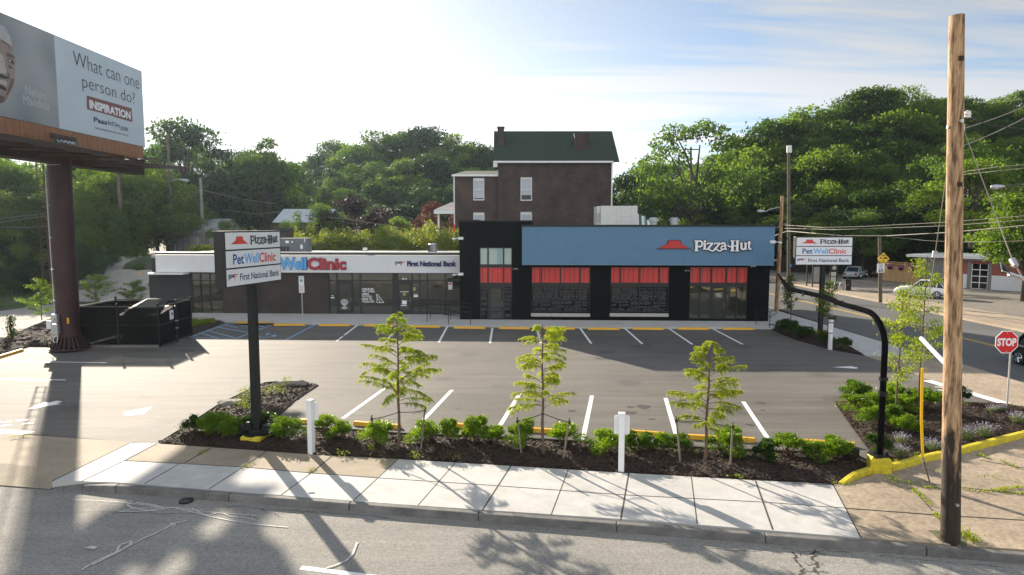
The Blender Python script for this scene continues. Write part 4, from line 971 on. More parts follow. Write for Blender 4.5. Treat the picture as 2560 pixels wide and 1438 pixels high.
b = MB(); b.lathe((0, 0, .08), [(.3, 0), (.33, .02), (.33, .62), (.28, .68), (.1, .7)], 12); lbuild(b, 'casing', mt['galv'], r)
b = MB(); [b.tube([(math.cos(a) * .335, math.sin(a) * .335, .12), (math.cos(a) * .335, math.sin(a) * .335, .66)], .012, 4) for a in np.linspace(3.3, 4.9, 12)]; b.box(-.45, .45, -.4, .4, -.02, .08); lbuild(b, 'guard', mt['black'], r)
r = empty('flood_light', (D(915, 632, 50.2).x, 50.2, rz), 'square flood light standing on the edge of the low roof', 'flood light')
b = MB(); b.tube([(0, 0, 0), (0, 0, .28)], .02, 6); lbuild(b, 'stem', mt['black'], r)
b = MB(); b.bbox((-.05, 0, .42), .42, .1, .3, .1); lbuild(b, 'lamp_head', mt['black'], r); b = MB(); b.bbox((-.055, -.056, .42), .32, .01, .2, .1); lbuild(b, 'lens', mt['chrome'], r)
# restaurant roof plant
zr = 6.05
r = empty('rooftop_air_unit', (D(1541, 560, 54).x, 54, zr), 'big white rooftop unit with louvred side above the blue fascia', 'air conditioning unit'); k = 54 / FPX
h = D(1541, 515, 54).z - zr
b = MB(); b.box(-40 * k, 51 * k, -.2, 2.0, .05, h); b.box(-49 * k, -40 * k, 0, 2, .05, h - .02); lbuild(b, 'casing', M_('cream_metal', (.66, .66, .62), .5, .05, 2), r, bevel=.02)
b = MB()
for i in range(9): b.box(-49.5 * k, -40.5 * k, -.04, 0, .6 + i * .09, .64 + i * .09)
lbuild(b, 'louvre', mt['sill'], r)
b = MB(); b.box(0, .012, -.21, -.2, .2, h); b.box(.15 * 2, .31, -.21, -.2, .2, h); b.box(.3, 35 * k, -.21, -.2, .55 * h, .56 * h); b.box(35 * k, 35.4 * k, -.21, -.2, .2, h); lbuild(b, 'panel_seams', mt['sill'], r)
b = MB(); [b.lathe((x, 1, h), [(.33, 0), (.33, .12), (.2, .16)], 12) for x in (-38 * k, 27 * k)]; b.tube([(-42 * k, .3, h), (-42 * k, .3, h + .28)], .03, 6); b.lathe((-42 * k, .3, h + .26), [(.02, 0), (.07, .03), (.02, .1)], 8); lbuild(b, 'fan_shroud', mt['black'], r)
for (px, lab, wd) in ((1634, 'left of the two silver roof fans, with a wide flat drum', .36), (1685, 'right of the two silver roof fans, taller with side clips', .34)):
    r = empty('roof_fan', (D(px, 560, 52).x, 52, zr), lab, 'roof fan', 'silver exhaust fans on the roof')
    b = MB(); hh = D(px, 544, 52).z - zr
    if px < 1650: b.lathe((0, 0, 0), [(.28, 0), (.28, hh - .35), (.36, hh - .33), (.36, hh - .12), (.33, hh - .1), (.28, hh)], 16)
    else: b.lathe((0, 0, 0), [(.3, 0), (.3, hh - .1), (.33, hh - .08), (.33, hh - .03), (.22, hh)], 16)
    lbuild(b, 'drum', mt['galv'], r, smooth='auto')
    b = MB(); [b.box(sx * wd - .03, sx * wd + .06 * sx, -.04, .04, hh - .25, hh - .12) for sx in (-1, 1)]; b.box(-.1, .1, -wd - .02, -wd + .02, hh - .3, hh - .2); lbuild(b, 'clip', mt['galv'], r)
# ---------------------------------------------------------------- striped awning house behind
r = empty('striped_awning', (D(1605, 560, 66).x, 66, terr(12, 66)), 'green and white striped awning beside the white rooftop unit', 'awning')
b = MB(); kk = 66 / FPX; zt = D(1600, 534, 66).z; zb = D(1600, 585, 66).z
for i in range(8):
    x0 = (1592 + i * 7 - 1605) * kk; x1 = x0 + 7 * kk; top = zt - max(0, i - 1) * 7 * kk * .75; 
    b.hexa([(x0, 0, zb - r.location.z), (x1, 0, zb - r.location.z), (x1, .1, zb - r.location.z), (x0, .1, zb - r.location.z), (x0, .6, top - r.location.z), (x1, .6, top - .04 - r.location.z), (x1, .7, top - .04 - r.location.z), (x0, .7, top - r.location.z)], i % 2)
lbuild(b, 'canvas', [mt['white'], M_('awning_green', (.03, .14, .10), .7)], r)
for x in (-.4, .35): b = MB(); b.box(x - .03, x + .03, .3, .36, 0, zt - r.location.z - .2); lbuild(b, 'post', mt['galv'], r)
# ---------------------------------------------------------------- brick house
BH = Frame((D(1246, 500, 63).x, 63), (D(1528, 500, 63).x, 63)); YH = 63; kh = YH / FPX
house = lroot(BH, 'brick_house', 'tall dark brick house with a steep green shingle roof and white trimmed windows', 'house')
hb = bpy.data.materials.new('red_brown_brick'); hb.use_nodes = True; brickify(hb, (0.085, 0.050, 0.041), (0.050, 0.033, 0.029), (0.070, 0.062, 0.056), rough=.9)
zw = BH.Z(1380, 406); zb0 = 2.5
WIN = [(1301, 1329.5, 443, 502), (1301, 1329.5, 529.5, 590)]
def wall_with(fr, mb, sa, sb, z0, z1, wins, th=.35, yoff=0.0):
    cuts = sorted(wins, key=lambda w: w[0]); 
    s = sa
    cols = sorted(set((w[0], w[1]) for w in cuts))
    for (a, c) in cols:
        mb.box(s, a, yoff, yoff + th, z0, z1)
        zz = z0
        for w in sorted([w for w in cuts if w[0] == a], key=lambda w: w[2]):
            mb.box(a, c, yoff + .001, yoff + th - .001, zz, w[2]); zz = w[3]
        mb.box(a, c, yoff + .001, yoff + th - .001, zz, z1); s = c
    mb.box(s, sb, yoff, yoff + th, z0, z1)
b = MB()
wl_ = [(BH.S(x0), BH.S(x1), BH.Z(x0, y1), BH.Z(x0, y0)) for x0, x1, y0, y1 in WIN]
sL = BH.S(1246); sRr = BH.S(1527)
wall_with(BH, b, sL, sRr, zb0, zw, wl_); b.box(sL, sL + .35, .35, 9, zb0, zw); b.box(sRr - .35, sRr, .35, 9, zb0, zw); b.box(sL, sRr, 9, 9.3, zb0, zw)
lbuild(b, 'wall', hb, house)
# wing
WW = [(1184, 1211.5, 445, 501), (1184, 1211.5, 531, 590)]
zw2 = BH.Z(1190, 440); b = MB(); sWL = BH.S(1137.5)
wl2 = [(BH.S(x0, -.4), BH.S(x1, -.4), BH.Z(x0, y1, -.4), BH.Z(x0, y0, -.4)) for x0, x1, y0, y1 in WW]
wall_with(BH, b, sWL, sL - .002, zb0, zw2, wl2, .35, .4); b.box(sWL, sWL + .35, .75, 7, zb0, zw2); b.box(sWL, sL - .002, 7, 7.3, zb0, zw2)
lbuild(b, 'wing_wall', hb, house)
def sash(x0, x1, z0, z1, y, blind, rounded):
    f = MB(); t = .09
    f.box(x0, x0 + t, y - .02, y + .1, z0, z1); f.box(x1 - t, x1, y - .02, y + .1, z0, z1); f.box(x0 + t, x1 - t, y - .02, y + .1, z1 - (.28 if rounded else .2), z1); f.box(x0 + t, x1 - t, y - .02, y + .1, z0, z0 + t); zm = z0 + (z1 - z0) * .47; f.box(x0 + t, x1 - t, y, y + .09, zm - .03, zm + .03)
    fo = lbuild(f, 'window', mt['white'], house)
    g = MB(); g.box(x0 + t, x1 - t, y + .06, y + .07, z0 + t, z1 - .1); lbuild(g, 'pane', mt['dglass'], fo)
    g = MB(); g.box(x0 + t, x1 - t, y + .05, y + .055, z0 + (z1 - z0) * blind, z1 - .15)
    zq = z0 + (z1 - z0) * blind
    while zq < z1 - .3: g.box(x0 + t, x1 - t, y + .045, y + .051, zq, zq + .03); zq += .06
    lbuild(g, 'blind', M_('window_blind', (.50, .53, .58), .7), fo)
    g = MB(); g.box(x0 - .12, x1 + .12, y - .08, y, z0 - .14, z0 - .003); lbuild(g, 'window_sill', mt['sill'], fo)
    if rounded:
        g = MB(); n = 8; pts = [(x0 + t * 0, z1 - .02)] + [(x0 + (x1 - x0) * i / n, z1 - .02 + .12 * math.sin(math.pi * i / n)) for i in range(n + 1)]
        g.slab([Vector((a, y - .025, c)) for a, c in pts[1:]], (0, -1, 0), .05); lbuild(g, 'arched_head', mt['white'], fo)
sash(*[wl_[0][i] for i in (0, 1, 2, 3)], 0.1, .24, False); sash(*wl_[1], 0.1, .24, True)
sash(*wl2[0], 0.5, .1, True); sash(*wl2[1], 0.5, .1, True)
# roof: gable with ridge along the house
roofm = M_('green_shingles', (0.018, 0.035, 0.024), .9, .35, 5, .5, 20, stretch=(1, 1, 4), col2=(0.035, 0.06, 0.042))
ze = BH.Z(1380, 404); 
yr = 3.4; zr_ = D(1380, 328, YH + yr).z
xl, xr = BH.S(1234.5), BH.S(1543); xrl = (D(1235, 327, YH + yr).x - BH.o.x); xrr = (D(1530, 327, YH + yr).x - BH.o.x)
b = MB()
def sl(p): return Vector(p)
b.slab([sl((xl, -.35, ze)), sl((xr, -.35, ze)), sl((xrr, yr, zr_)), sl((xrl, yr, zr_))], Vector((0, -(zr_ - ze), yr + .35)).normalized(), .12)
b.slab([sl((xr, 7.2, ze)), sl((xl, 7.2, ze)), sl((xrl, yr + .001, zr_)), sl((xrr, yr + .001, zr_))], Vector((0, (zr_ - ze), yr)).normalized(), .12)
ro = lbuild(b, 'roof', roofm, house)
b = MB(); b.face([(xr - .3, 0, ze), (xr - .3, 7, ze), (xrr - .05, yr, zr_ - .15)]); lbuild(b, 'gable', hb, house); b = MB(); b.face([(xl + .3, 7, ze), (xl + .3, 0, ze), (xrl + .3, yr, zr_ - .15)]); lbuild(b, 'gable', hb, house)
def chim(px0, px1, yt, Yy, zbot):
    b = MB(); a, c = D(px0, yt, Yy).x - BH.o.x, D(px1, yt, Yy).x - BH.o.x; z1 = D(px0, yt, Yy).z
    b.box(a, c, Yy - YH, Yy - YH + .8, zbot, z1 - .12); b.box(a - .05, c + .05, Yy - YH - .05, Yy - YH + .85, z1 - .12, z1); lbuild(b, 'chimney', hb, ro)
chim(1244, 1260, 316.5, YH + 1.5, ze + .5); chim(1437, 1471.5, 333, YH + 1.0, ze + .2)
b = MB(); b.box(xl, BH.S(1528), -.42, -.3, ze - .14, ze + .02); b.box(sL, sRr, -.04, -.001, zw - .02, ze - .14); b.box(BH.S(1234), BH.S(1244), -.3, .4, ze - .5, ze - .15); lbuild(b, 'gutter', mt['white'], house)
b = MB(); b.box(sWL - .25, sL + .02, .15, .39, zw2 - .02, zw2 + .14); lbuild(b, 'wing_gutter', mt['white'], house)
b = MB(); b.slab([Vector((sWL - .2, .2, zw2 + .14)), Vector((sL, .2, zw2 + .14)), Vector((sL, 3.6, zw2 + .75)), Vector((sWL + .8, 3.6, zw2 + .75))], Vector((0, -.2, 1)).normalized(), .1); lbuild(b, 'wing_roof', roofm, house)
b = MB(); b.tube([(BH.S(1526), -.12, ze - .1), (BH.S(1526), -.12, zb0)], .07, 6); lbuild(b, 'downpipe', mt['white'], house); b = MB(); b.tube([(BH.S(1137, -.3), .3, zw2), (BH.S(1137, -.3), .3, zb0 + 3)], .06, 6); lbuild(b, 'downpipe', mt['white'], house)
# porch at left of the house
b = MB(); P0 = D(1087, 530, 64); P1 = D(1138, 530, 64)
z0, z1 = D(1100, 535, 64).z, D(1100, 526, 64).z
por = empty('porch_roof', (P0.x + .5, 64, terr(-7, 64)), 'white porch roof on a thin white post beside the brick house', 'porch')
b.box(P0.x, P1.x - .02, 63.2, 65.5, z0, z1); b.build('canopy', mt['fascia'], por)
b = MB(); b.face([(P0.x, 63.2, z1 + .02), (P1.x - .02, 63.2, z1 + .02), (P1.x - .02, 65.5, z1 + .8), (P0.x + 1.4, 65.5, z1 + .8)]); b.build('top_sheet', mt['sill'], por)
b = MB(); x = D(1097.5, 540, 64).x; b.box(x - .08, x + .08, 63.5, 63.66, terr(-7, 64) - .3, z0); b.build('post', mt['white'], por)
# ---------------------------------------------------------------- cream shed with a metal roof (left rear)
def shed(name, label, xa, xb, yeave, yridge, ybase, Y, wallm, roofm_, depth, parts=()):
    A, B_ = D(xa, yeave, Y), D(xb, yeave, Y); zR = D(xa, yridge, Y + depth / 2).z; zb = D(xa, ybase, Y).z
    r = empty(name, ((A.x + B_.x) / 2, Y, zb), label, 'building'); b = MB()
    w = (B_.x - A.x) / 2; ze_, zr2 = A.z - zb, zR - zb
    b.box(-w, w, 0, .2, -1, ze_); b.box(-w, -w + .2, .2, depth, -1, ze_); b.box(w - .2, w, .2, depth, -1, ze_); b.box(-w, w, depth, depth + .2, -1, ze_)
    b.face([(w, 0, ze_), (w, depth, ze_), (w, depth / 2, zr2)]); b.face([(-w, depth, ze_), (-w, 0, ze_), (-w, depth / 2, zr2)]); lbuild(b, 'wall', wallm, r)
    b = MB(); o = .3
    for sgn, ya, in ((-1, -o), (1, depth + o)):
        zz = ze_ - (zr2 - ze_) * o / (depth / 2)
        pts = [Vector((-w - o, ya, zz)), Vector((w + o, ya, zz)), Vector((w + o, depth / 2, zr2)), Vector((-w - o, depth / 2, zr2))]
        if sgn > 0: pts = pts[::-1]
        b.slab(pts, Vector((0, sgn * (zr2 - zz), depth / 2 + o)).normalized(), .08)
    n = int(2 * w / .45)
    for i in range(n): x = -w + 2 * w * i / n; b.tube([(x, -o, ze_ - (zr2 - ze_) * o / (depth / 2) + .02), (x, depth / 2, zr2 + .02)], .035, 4)
    lbuild(b, 'roof', roofm_, r)
    for (nm, x0, x1, z0, z1, mm) in parts:
        b = MB(); b.box(-w + x0 * 2 * w, -w + x1 * 2 * w, -.03, .05, z0 * ze_, z1 * ze_); lbuild(b, nm, mm, r)
    return r
metal = M_('pale_metal_roof', (.50, .54, .56), .45, .08, 2, metal=.3)
cream = M_('cream_siding', (.50, .47, .40), .7, .08, 3, stretch=(1, 1, 6))
shed('garage_shed', 'cream shed with a pale ribbed metal roof beyond the low building at left', 428, 541, 580, 547, 628, 84, cream, metal, 8, (('garage_door', .08, .38, 0, .8, mt['sill']), ('door', .5, .6, 0, .75, mt['fascia']), ('door', .7, .8, 0, .75, mt['galv'])))
shed('brick_outbuilding', 'small brick building with a bright metal roof behind the light green tree', 690, 812, 553, 523, 605, 74, hb, metal, 7, (('window', .3, .45, .35, .8, mt['dglass']), ('window', .7, .85, .35, .8, mt['dglass'])))
shed('grey_roofed_house', 'far small house with a plain grey roof behind the dark red tree', 985, 1018, 556, 543, 585, 95, hb, mt['sill'], 6, (('window', .3, .6, .3, .7, mt['dglass']),))
# long dark wall with brick below beside the outbuilding
b = MB(); A = D(690, 590, 66); B_ = D(775, 578, 66); b.box(A.x, B_.x, 66, 70, 3.2, A.z + .4); w_ = tag(b.build('brick_garage', hb), 'flat roofed brick block showing between the tall sign and the grey rooftop unit', 'building')
b = MB(); b.box(A.x - .2, B_.x + .2, 65.8, 70.2, A.z + .4, A.z + .75); b.build('flat_roof', mt['black'], w_)
# ================================================================ BILLBOARD
def P2(x, y): return Vector((x, y))
BF = Frame((-20.85, 24.55), (-20.85, 39.2))
bb_post = Vector((-22.9, 34.8))
bill = empty('billboard', (bb_post.x, bb_post.y, 0.1), 'huge roadside billboard on one thick maroon column, pale poster with a large question', 'billboard')
zt, zb = BF.Z(375, 187), BF.Z(378, 372)
def wp(fr, px, py, off): s, z = fr.sz(px, py, off); return fr.w(s, off, z)
U, N_, Z_ = Vector((0, 1, 0)), Vector((1, 0, 0)), Vector((0, 0, 1))
b = MB(); b.box(-21.1, -20.87, 24.5, 39.25, zb, zt); b.build('panel_frame', mt['black'], bill)
b = MB(); b.box(-20.869, -20.85, 24.55, 39.2, zb + .03, zt - .03)
posterm = M_('poster_pale_blue', (.55, .64, .70), .45, .05, .5); pst = b.build('poster', posterm, bill)
# dark left part of the poster with its portrait
xg0 = wp(BF, 147, 300, 0); 
b = MB(); b.box(-20.87, -20.842, 24.56, xg0.y, zb + .035, zt - .035)
pg = bpy.data.materials.new('portrait_background'); pg.use_nodes = True; t_ = pg.node_tree; B_n = t_.nodes['Principled BSDF']; B_n.inputs['Roughness'].default_value = .45
c_ = t_.nodes.new('ShaderNodeTexCoord'); n_ = t_.nodes.new('ShaderNodeTexNoise'); n_.inputs['Scale'].default_value = .35; n_.inputs['Detail'].default_value = 1; t_.links.new(c_.outputs['Object'], n_.inputs['Vector'])
r_ = t_.nodes.new('ShaderNodeValToRGB'); t_.links.new(n_.outputs[0], r_.inputs[0]); r_.color_ramp.elements[0].position = .35; r_.color_ramp.elements[1].position = .65; r_.color_ramp.elements[0].color = (.19, .23, .235, 1); r_.color_ramp.elements[1].color = (.38, .39, .40, 1); t_.links.new(r_.outputs[0], B_n.inputs['Base Color'])
gp = b.build('grey_picture_area', pg, bill)
b = MB(); cnt = 0
def fp(pts, m):
    global cnt
    cnt += 1; b.face([wp(BF, x, y, .010 + cnt * .0012) for x, y in pts], m)
fp([(-40, 60), (-10, 62), (8, 66), (20, 80), (29, 98), (33, 118), (32, 130), (37, 142), (39, 158), (38, 172), (38, 196), (35, 212), (28, 232), (17, 250), (8, 256), (-40, 258)], 0)      # head
fp([(-40, 58), (-12, 60), (8, 64), (22, 82), (29, 100), (30, 112), (20, 108), (8, 96), (-14, 88), (-40, 86)], 1)      # grey hair
fp([(0, 88), (12, 98), (26, 106), (32, 118), (28, 116), (12, 104), (0, 96)], 2); fp([(4, 100), (18, 108), (30, 118), (31, 121), (18, 112), (4, 104)], 3)
fp([(16, 132), (26, 134), (36, 142), (37, 148), (28, 144), (16, 142)], 3)      # brow
fp([(18, 148), (24, 146), (32, 151), (35, 158), (34, 164), (28, 158), (20, 155)], 4)      # eye
fp([(20, 150), (25, 149), (29, 153), (25, 155)], 2)
fp([(22, 160), (30, 166), (33, 172), (28, 174), (21, 168)], 3)
fp([(-2, 130), (8, 140), (12, 160), (17, 182), (14, 186), (2, 184), (-4, 180)], 2)      # nose light
fp([(-4, 186), (4, 184), (12, 190), (21, 192), (20, 197), (10, 197), (-4, 193)], 4); fp([(18, 178), (23, 186), (26, 200), (22, 198), (19, 190)], 3)
fp([(-6, 200), (10, 200), (18, 206), (17, 216), (8, 212), (-6, 208)], 2)
fp([(-6, 209), (6, 214), (16, 222), (18, 227), (10, 226), (-6, 218)], 4); fp([(-6, 220), (8, 227), (14, 232), (4, 234), (-6, 230)], 5)
fp([(28, 196), (36, 198), (32, 216), (20, 236), (14, 242), (20, 226)], 3); fp([(-40, 236), (0, 238), (14, 244), (10, 256), (-10, 262), (-40, 262)], 3)
b.build('portrait', [M_('print_skin', (.30, .23, .19), .45, .2, 1.5), M_('print_grey_hair', (.42, .42, .44), .45, .2, 4), M_('print_skin_light', (.50, .44, .39), .45, .1, 2), M_('print_skin_dark', (.13, .085, .065), .45, .2, 2), M_('print_dark', (.035, .022, .018), .45), M_('print_lip', (.34, .24, .23), .45)], gp)
def pline(name, mat, parent, *a):
    global b
    b = MB(); pt(*a); b.build(name, mat, parent)
def pt(t, xa, xb, y0, y1, dy, m, bold, dep=.014, f='wh'):
    """text whose baseline starts at pixel (xa,y0) and cap top (xa,y1), ending at pixel xb"""
    o = wp(BF, xa, y0, dep); tpt = wp(BF, xa, y1, dep); e = wp(BF, xb, y0 + dy, dep)
    b.text(t, o, U, Z_, e.y - o.y, tpt.z - o.z, m, bold, 0)
dgm = M_('print_dark_grey', (.07, .06, .06), .5)
for a in (('What can one', 184, 348, 163, 127, 50, 0, -.012), ('person do?', 207, 338, 228, 187, 30, 0, -.012)): pline('question_lettering', mt['lblack'], pst, *a)
pline('bold_word', mt['lwhite'], pst, 'INSPIRATION', 224, 327, 271, 249, 26, 0, .05, .022)
for a in (('Pass', 235, 268, 305, 292, 5, 0, .03), ('ItOn', 270, 299.5, 312, 301, 5, 0, .01)): pline('address_lettering', mt['lnavy'], pst, *a)
pline('address_lettering', dgm, pst, '.com', 300.5, 320, 324.5, 315, 5, 0, .01)
pline('small_print', dgm, pst, 'THE FOUNDATION FOR A BETTER LIFE', 236, 321, 322, 317, 17, 0, 0)
b = MB(); b.face([wp(BF, x, y, .012) for x, y in ((218, 273), (331, 303), (329, 271), (217, 239))]); b.face([wp(BF, x, y, .0135) for x, y in ((282, 291), (330, 305), (332, 296), (329, 290))]); b.build('red_word_box', M_('print_brown_red', (.22, .075, .06), .5), pst)
b = MB()
for a in (('Nelson', 64, 116, 236, 214, 10, 0, 0), ('Mandela', 59, 124, 260, 237, 15, 0, 0)): pline('name_lettering', M_('print_light_grey', (.50, .52, .54), .5), gp, *a)
# brown pleated skirt under the poster
b = MB(); y = 24.5
z0s, z1s = 10.15, zb - .02
b.box(-21.2, -20.75, 24.5, 38.55, z0s, z1s)
while y < 38.5: b.box(-20.749, -20.72, y, y + .36, z0s + .01, z1s - .03); y += .385
b.build('pleated_skirt', mt['brownsheet'], bill)
# steel: column, head beam, outriggers, catwalks
r0 = .53
b = MB(); b.tube([(bb_post.x, bb_post.y, .1), (bb_post.x, bb_post.y, 9.75)], r0, 28); b.build('column', mt['rust'], bill, smooth='auto')
b = MB()
for k in range(24):
    a = k * math.pi / 12; p = Vector((bb_post.x + math.cos(a) * r0, bb_post.y + math.sin(a) * r0, .75)); q = Vector((bb_post.x + math.cos(a) * (r0 + .33), bb_post.y + math.sin(a) * (r0 + .33), .1))
    b.tube([p, q], .05, 4)
b.lathe((bb_post.x, bb_post.y, 0.08), [(r0 + .4, 0), (r0 + .38, .06), (r0 + .02, .14)], 28)
b.build('base_gussets', M_('dark_maroon_steel', (.035, .014, .013), .6), bill)
b = MB()
b.box(bb_post.x - .45, bb_post.x + .45, 24.0, 42.0, 9.5, 10.15)                       # torsion beam
for y in np.arange(24.8, 39.3, 2.05): b.box(-22.5, -20.9, y - .07, y + .07, 9.95, 10.15); b.box(-21.45, -21.3, y - .08, y + .08, 10.15, zt - .3)
b.build('head_beam', M_('dark_brown_steel', (.045, .022, .016), .6, .2, 3), bill)
dk = M_('weathered_catwalk', (.06, .036, .026), .7, .3, 3)
b = MB(); b.box(-20.7, -19.85, 24.2, 33.6, 9.85, 9.93); b.box(-20.68, -19.95, 34.4, 38.9, 9.72, 9.8)
for y in np.arange(24.6, 39, 2.05): b.box(-22.4, -19.9, y - .05, y + .05, 9.74, 9.85)
b.box(-19.9, -19.82, 24.2, 33.6, 9.78, 9.98); b.build('catwalk', dk, bill)
b = MB(); b.hexa([(-23.6, 36, 9.55), (-21.6, 36, 9.55), (-22.2, 47, 10.25), (-23.2, 47, 10.25), (-23.6, 36, 9.95), (-21.6, 36, 9.95), (-22.2, 47, 10.42), (-23.2, 47, 10.42)]); b.box(-22.6, -22.45, 38, 43.5, 10.5, 10.6); b.box(-22.0, -21.9, 34, 41, 10.2, 10.28)
b.build('rear_catwalk', dk, bill)
# back face of the same board
b = MB(); b.box(-24.6, -24.4, 25.2, 39.6, zb, zt - .1); b.box(-24.62, -24.2, 25.2, 39.6, zb - .6, zb); b.build('rear_panel', mt['rust'], bill)
b = MB(); lo_, ro_ = wp(BF, 137, 341, .3), wp(BF, 195, 352, .3); b.slab([wp(BF, x, y, .16) for x, y in ((137, 356), (194, 364), (195, 349), (138, 340))], N_, .04)
lp = b.build('name_plate', M_('green_name_plate', (.05, .14, .12), .5), bill)
b = MB(); pt('LAMAR', 143, 189, 354, 343.5, 7.5, 0, .03, .175); b.build('plate_lettering', mt['lwhite'], lp)
b = MB(); b.box(-20.35, -20.2, wp(BF, 124, 350, .5).y, wp(BF, 183, 350, .5).y, 10.28, 10.46); b.build('lamp_bar', dk, bill)
# ladder + conduit + meter boxes on the column
b = MB(); lx, ly = bb_post.x - .74, bb_post.y - .30
for dx in (-.18, .18): b.tube([(lx + dx, ly - .05, 3.3), (lx + dx, ly - .05, 9.6)], .028, 6)
for z in np.arange(3.35, 9.6, .36): b.tube([(lx - .18, ly - .05, z), (lx + .18, ly - .05, z)], .018, 5)
for z in (4.2, 6.6, 9.0): b.tube([(lx + .2, ly - .05, z), (bb_post.x - .45, bb_post.y - .3, z)], .03, 5)
b.build('ladder', M_('rusty_steel', (.11, .06, .04), .7, .3, 5), bill)
b = MB(); cx_, cy_ = bb_post.x - .27, bb_post.y - .60
b.tube([(cx_, cy_, 1.5), (cx_ - .05, cy_, 9.3), (cx_ + .1, cy_, 9.42), (cx_ + .7, cy_ + .05, 9.45)], .025, 6)
for z in (2.6, 4.2, 5.8, 7.4): b.box(cx_ - .05, cx_ + .04, cy_ - .03, cy_ + .08, z, z + .04)
b.build('conduit', mt['galv'], bill)
b = MB(); b.box(cx_ - .12, cx_ + .22, cy_ - .2, cy_ + .02, .95, 1.45); b.box(cx_ - .1, cx_ + .2, cy_ - .18, cy_ + .02, 1.5, 1.95); b.build('meter_box', mt['galv'], bill, bevel=.02)
b = MB(); b.tube([(cx_ + .05, cy_ - .17, 1.72), (cx_ + .05, cy_ - .26, 1.72)], .09, 10); b.build('meter', mt['chrome'], bill)
b = MB(); b.box(cx_ - .4, cx_ - .18, cy_ - .1, cy_ + .05, 1.2, 1.62); b.tube([(cx_, cy_ - .1, .95), (cx_ - .1, cy_ - .12, .55), (cx_ + .1, cy_ - .12, .5), (cx_ + .16, cy_ - .08, .95)], .02, 5); b.build('junction_box', mt['fascia'], bill)
b = MB(); b.box(bb_post.x + .30, bb_post.x + .38, bb_post.y - .57, bb_post.y - .5, 1.45, 1.75); b.build('yellow_tag', mt['yellow_paint'], bill)
# ================================================================ PYLON SIGNS
def pylon(base, fo, u, w, h, dep, label, basew=.55):
    """base: ground point of the pole; fo: lower-left of the front face; u: direction along the face"""
    u = Vector(u).normalized(); n = Vector((u.y, -u.x, 0)); r = empty('pylon_sign', base, label, 'pylon sign')
    fo = Vector(fo); b = MB(); q = [fo, fo + u * w, fo + u * w - n * dep, fo - n * dep]
    b.hexa(q + [p + Z_ * h for p in q]); b.build('cabinet', mt['black'], r, bevel=.012)
    three_panel_sign(r, fo, u, Z_, n, w, h)
    b = MB(); b.tube([(base.x, base.y, .25), (base.x, base.y, fo.z + .01)], .16, 4); b.build('pole', mt['blackgloss'], r)
    return r, u, n
pb = G(645, 1100, .05); pb = Vector((pb.x, pb.y, 0))
Yr = 21.2; fl = Vector((-.3679 * Yr, .871 * Yr, 0)); frr = Vector((-.34 * Yr, Yr, 0)); wv = frr - fl
cen = (fl + frr) / 2; nn_ = Vector((wv.y, -wv.x, 0)).normalized(); sh = Vector((pb.x, pb.y, 0)) - (cen - nn_ * .16); 
sh = Vector((sh.x * .55, sh.y * .55, 0)); pb = pb - sh * .8
zl = D(566, 722, fl.y).z; hh = D(562, 577.9, fl.y).z - zl
ps, u_, n_2 = pylon(pb, Vector((fl.x, fl.y, zl)), wv, wv.length, hh, .33, 'tall black pylon sign with three white panels at the left of the front bed')
b = MB(); b.lathe((pb.x, pb.y, .24), [(.42, 0), (.42, .05), (.28, .1), (.27, .16)], 12); b.box(pb.x - .3, pb.x + .3, pb.y - .2, pb.y + .2, .24, .32); b.build('base_plate', mt['blackgloss'], ps)
b = MB(); b.box(pb.x + .22, pb.x + .52, pb.y - .15, pb.y + .12, .3, .52); b.build('ground_lamp', mt['blackgloss'], ps); b = MB(); b.tube([(pb.x - .2, pb.y - .18, .5), (pb.x - .2, pb.y + .05, .5)], .13, 10); b.tube([(pb.x - .38, pb.y - .18, .42), (pb.x - .38, pb.y + .05, .42)], .1, 10); b.build('ground_lamp', mt['blackgloss'], ps)
b = MB(); b.bbox((pb.x, pb.y - .1, .06), .62, .62, .4, -.17, 0, .04); b.build('concrete_base', mt['yellow_worn'], ps)
rb = G(2050, 836, .05); rb.z = 0
fl2 = D(1985, 663, rb.y); fr2 = D(2125.5, 663, rb.y)
ps2, _, _ = pylon(Vector((rb.x, rb.y, 0)), Vector((fl2.x - .02, rb.y - .17, fl2.z)), Vector((1, 0, 0)), fr2.x - fl2.x + .04, D(2055, 592, rb.y).z - fl2.z, .33, 'three panel pylon sign facing the lot in the bed by the side street')
b = MB(); b.bbox((rb.x, rb.y, .1), .7, .7, .35, 0, 0, .04); b.build('concrete_base', mt['yellow_worn'], ps2)
# ================================================================ bent black pipe
gb = G(2197, 1176, .03); gb = Vector((gb.x, gb.y, 0))
goose = empty('bent_black_post', gb, 'tall black steel pipe post bent over at the top, on a yellow concrete block', 'post')
zA = D(2190, 775, gb.y).z; pts = [gb + Vector((0, 0, .45)), Vector((gb.x, gb.y, 3.3))]
cz = zA - .15
for k in range(9):
    a = k / 8 * math.pi / 2; pts.append(Vector((gb.x, gb.y + 1.0 * (1 - math.cos(a)), cz - .85 + .85 * math.sin(a) + 0.0)))
pts += [Vector((gb.x + .03, gb.y + 2.5, cz + .02)), Vector((D(2060, 742, gb.y + 4.2).x, gb.y + 4.2, D(2060, 742, gb.y + 4.2).z)), Vector((D(1975, 723, gb.y + 6.1).x, gb.y + 6.1, D(1975, 723, gb.y + 6.1).z))]
b = MB(); b.tube(pts, .076, 12); mbp = M_('matt_black_pipe', (.007, .007, .008), 1, .2, 5, spec=0)
b.build('pipe', mbp, goose, smooth='auto')
e0 = pts[-1]; e1 = D(1963, 712, e0.y + .5); e2 = D(1945, 685, e0.y + 1.3)
b = MB(); b.tube([e0, e1], .075, 8); b.tube([e1, e2], [.075, .03], 6); b.build('torn_arm_end', mbp, goose)
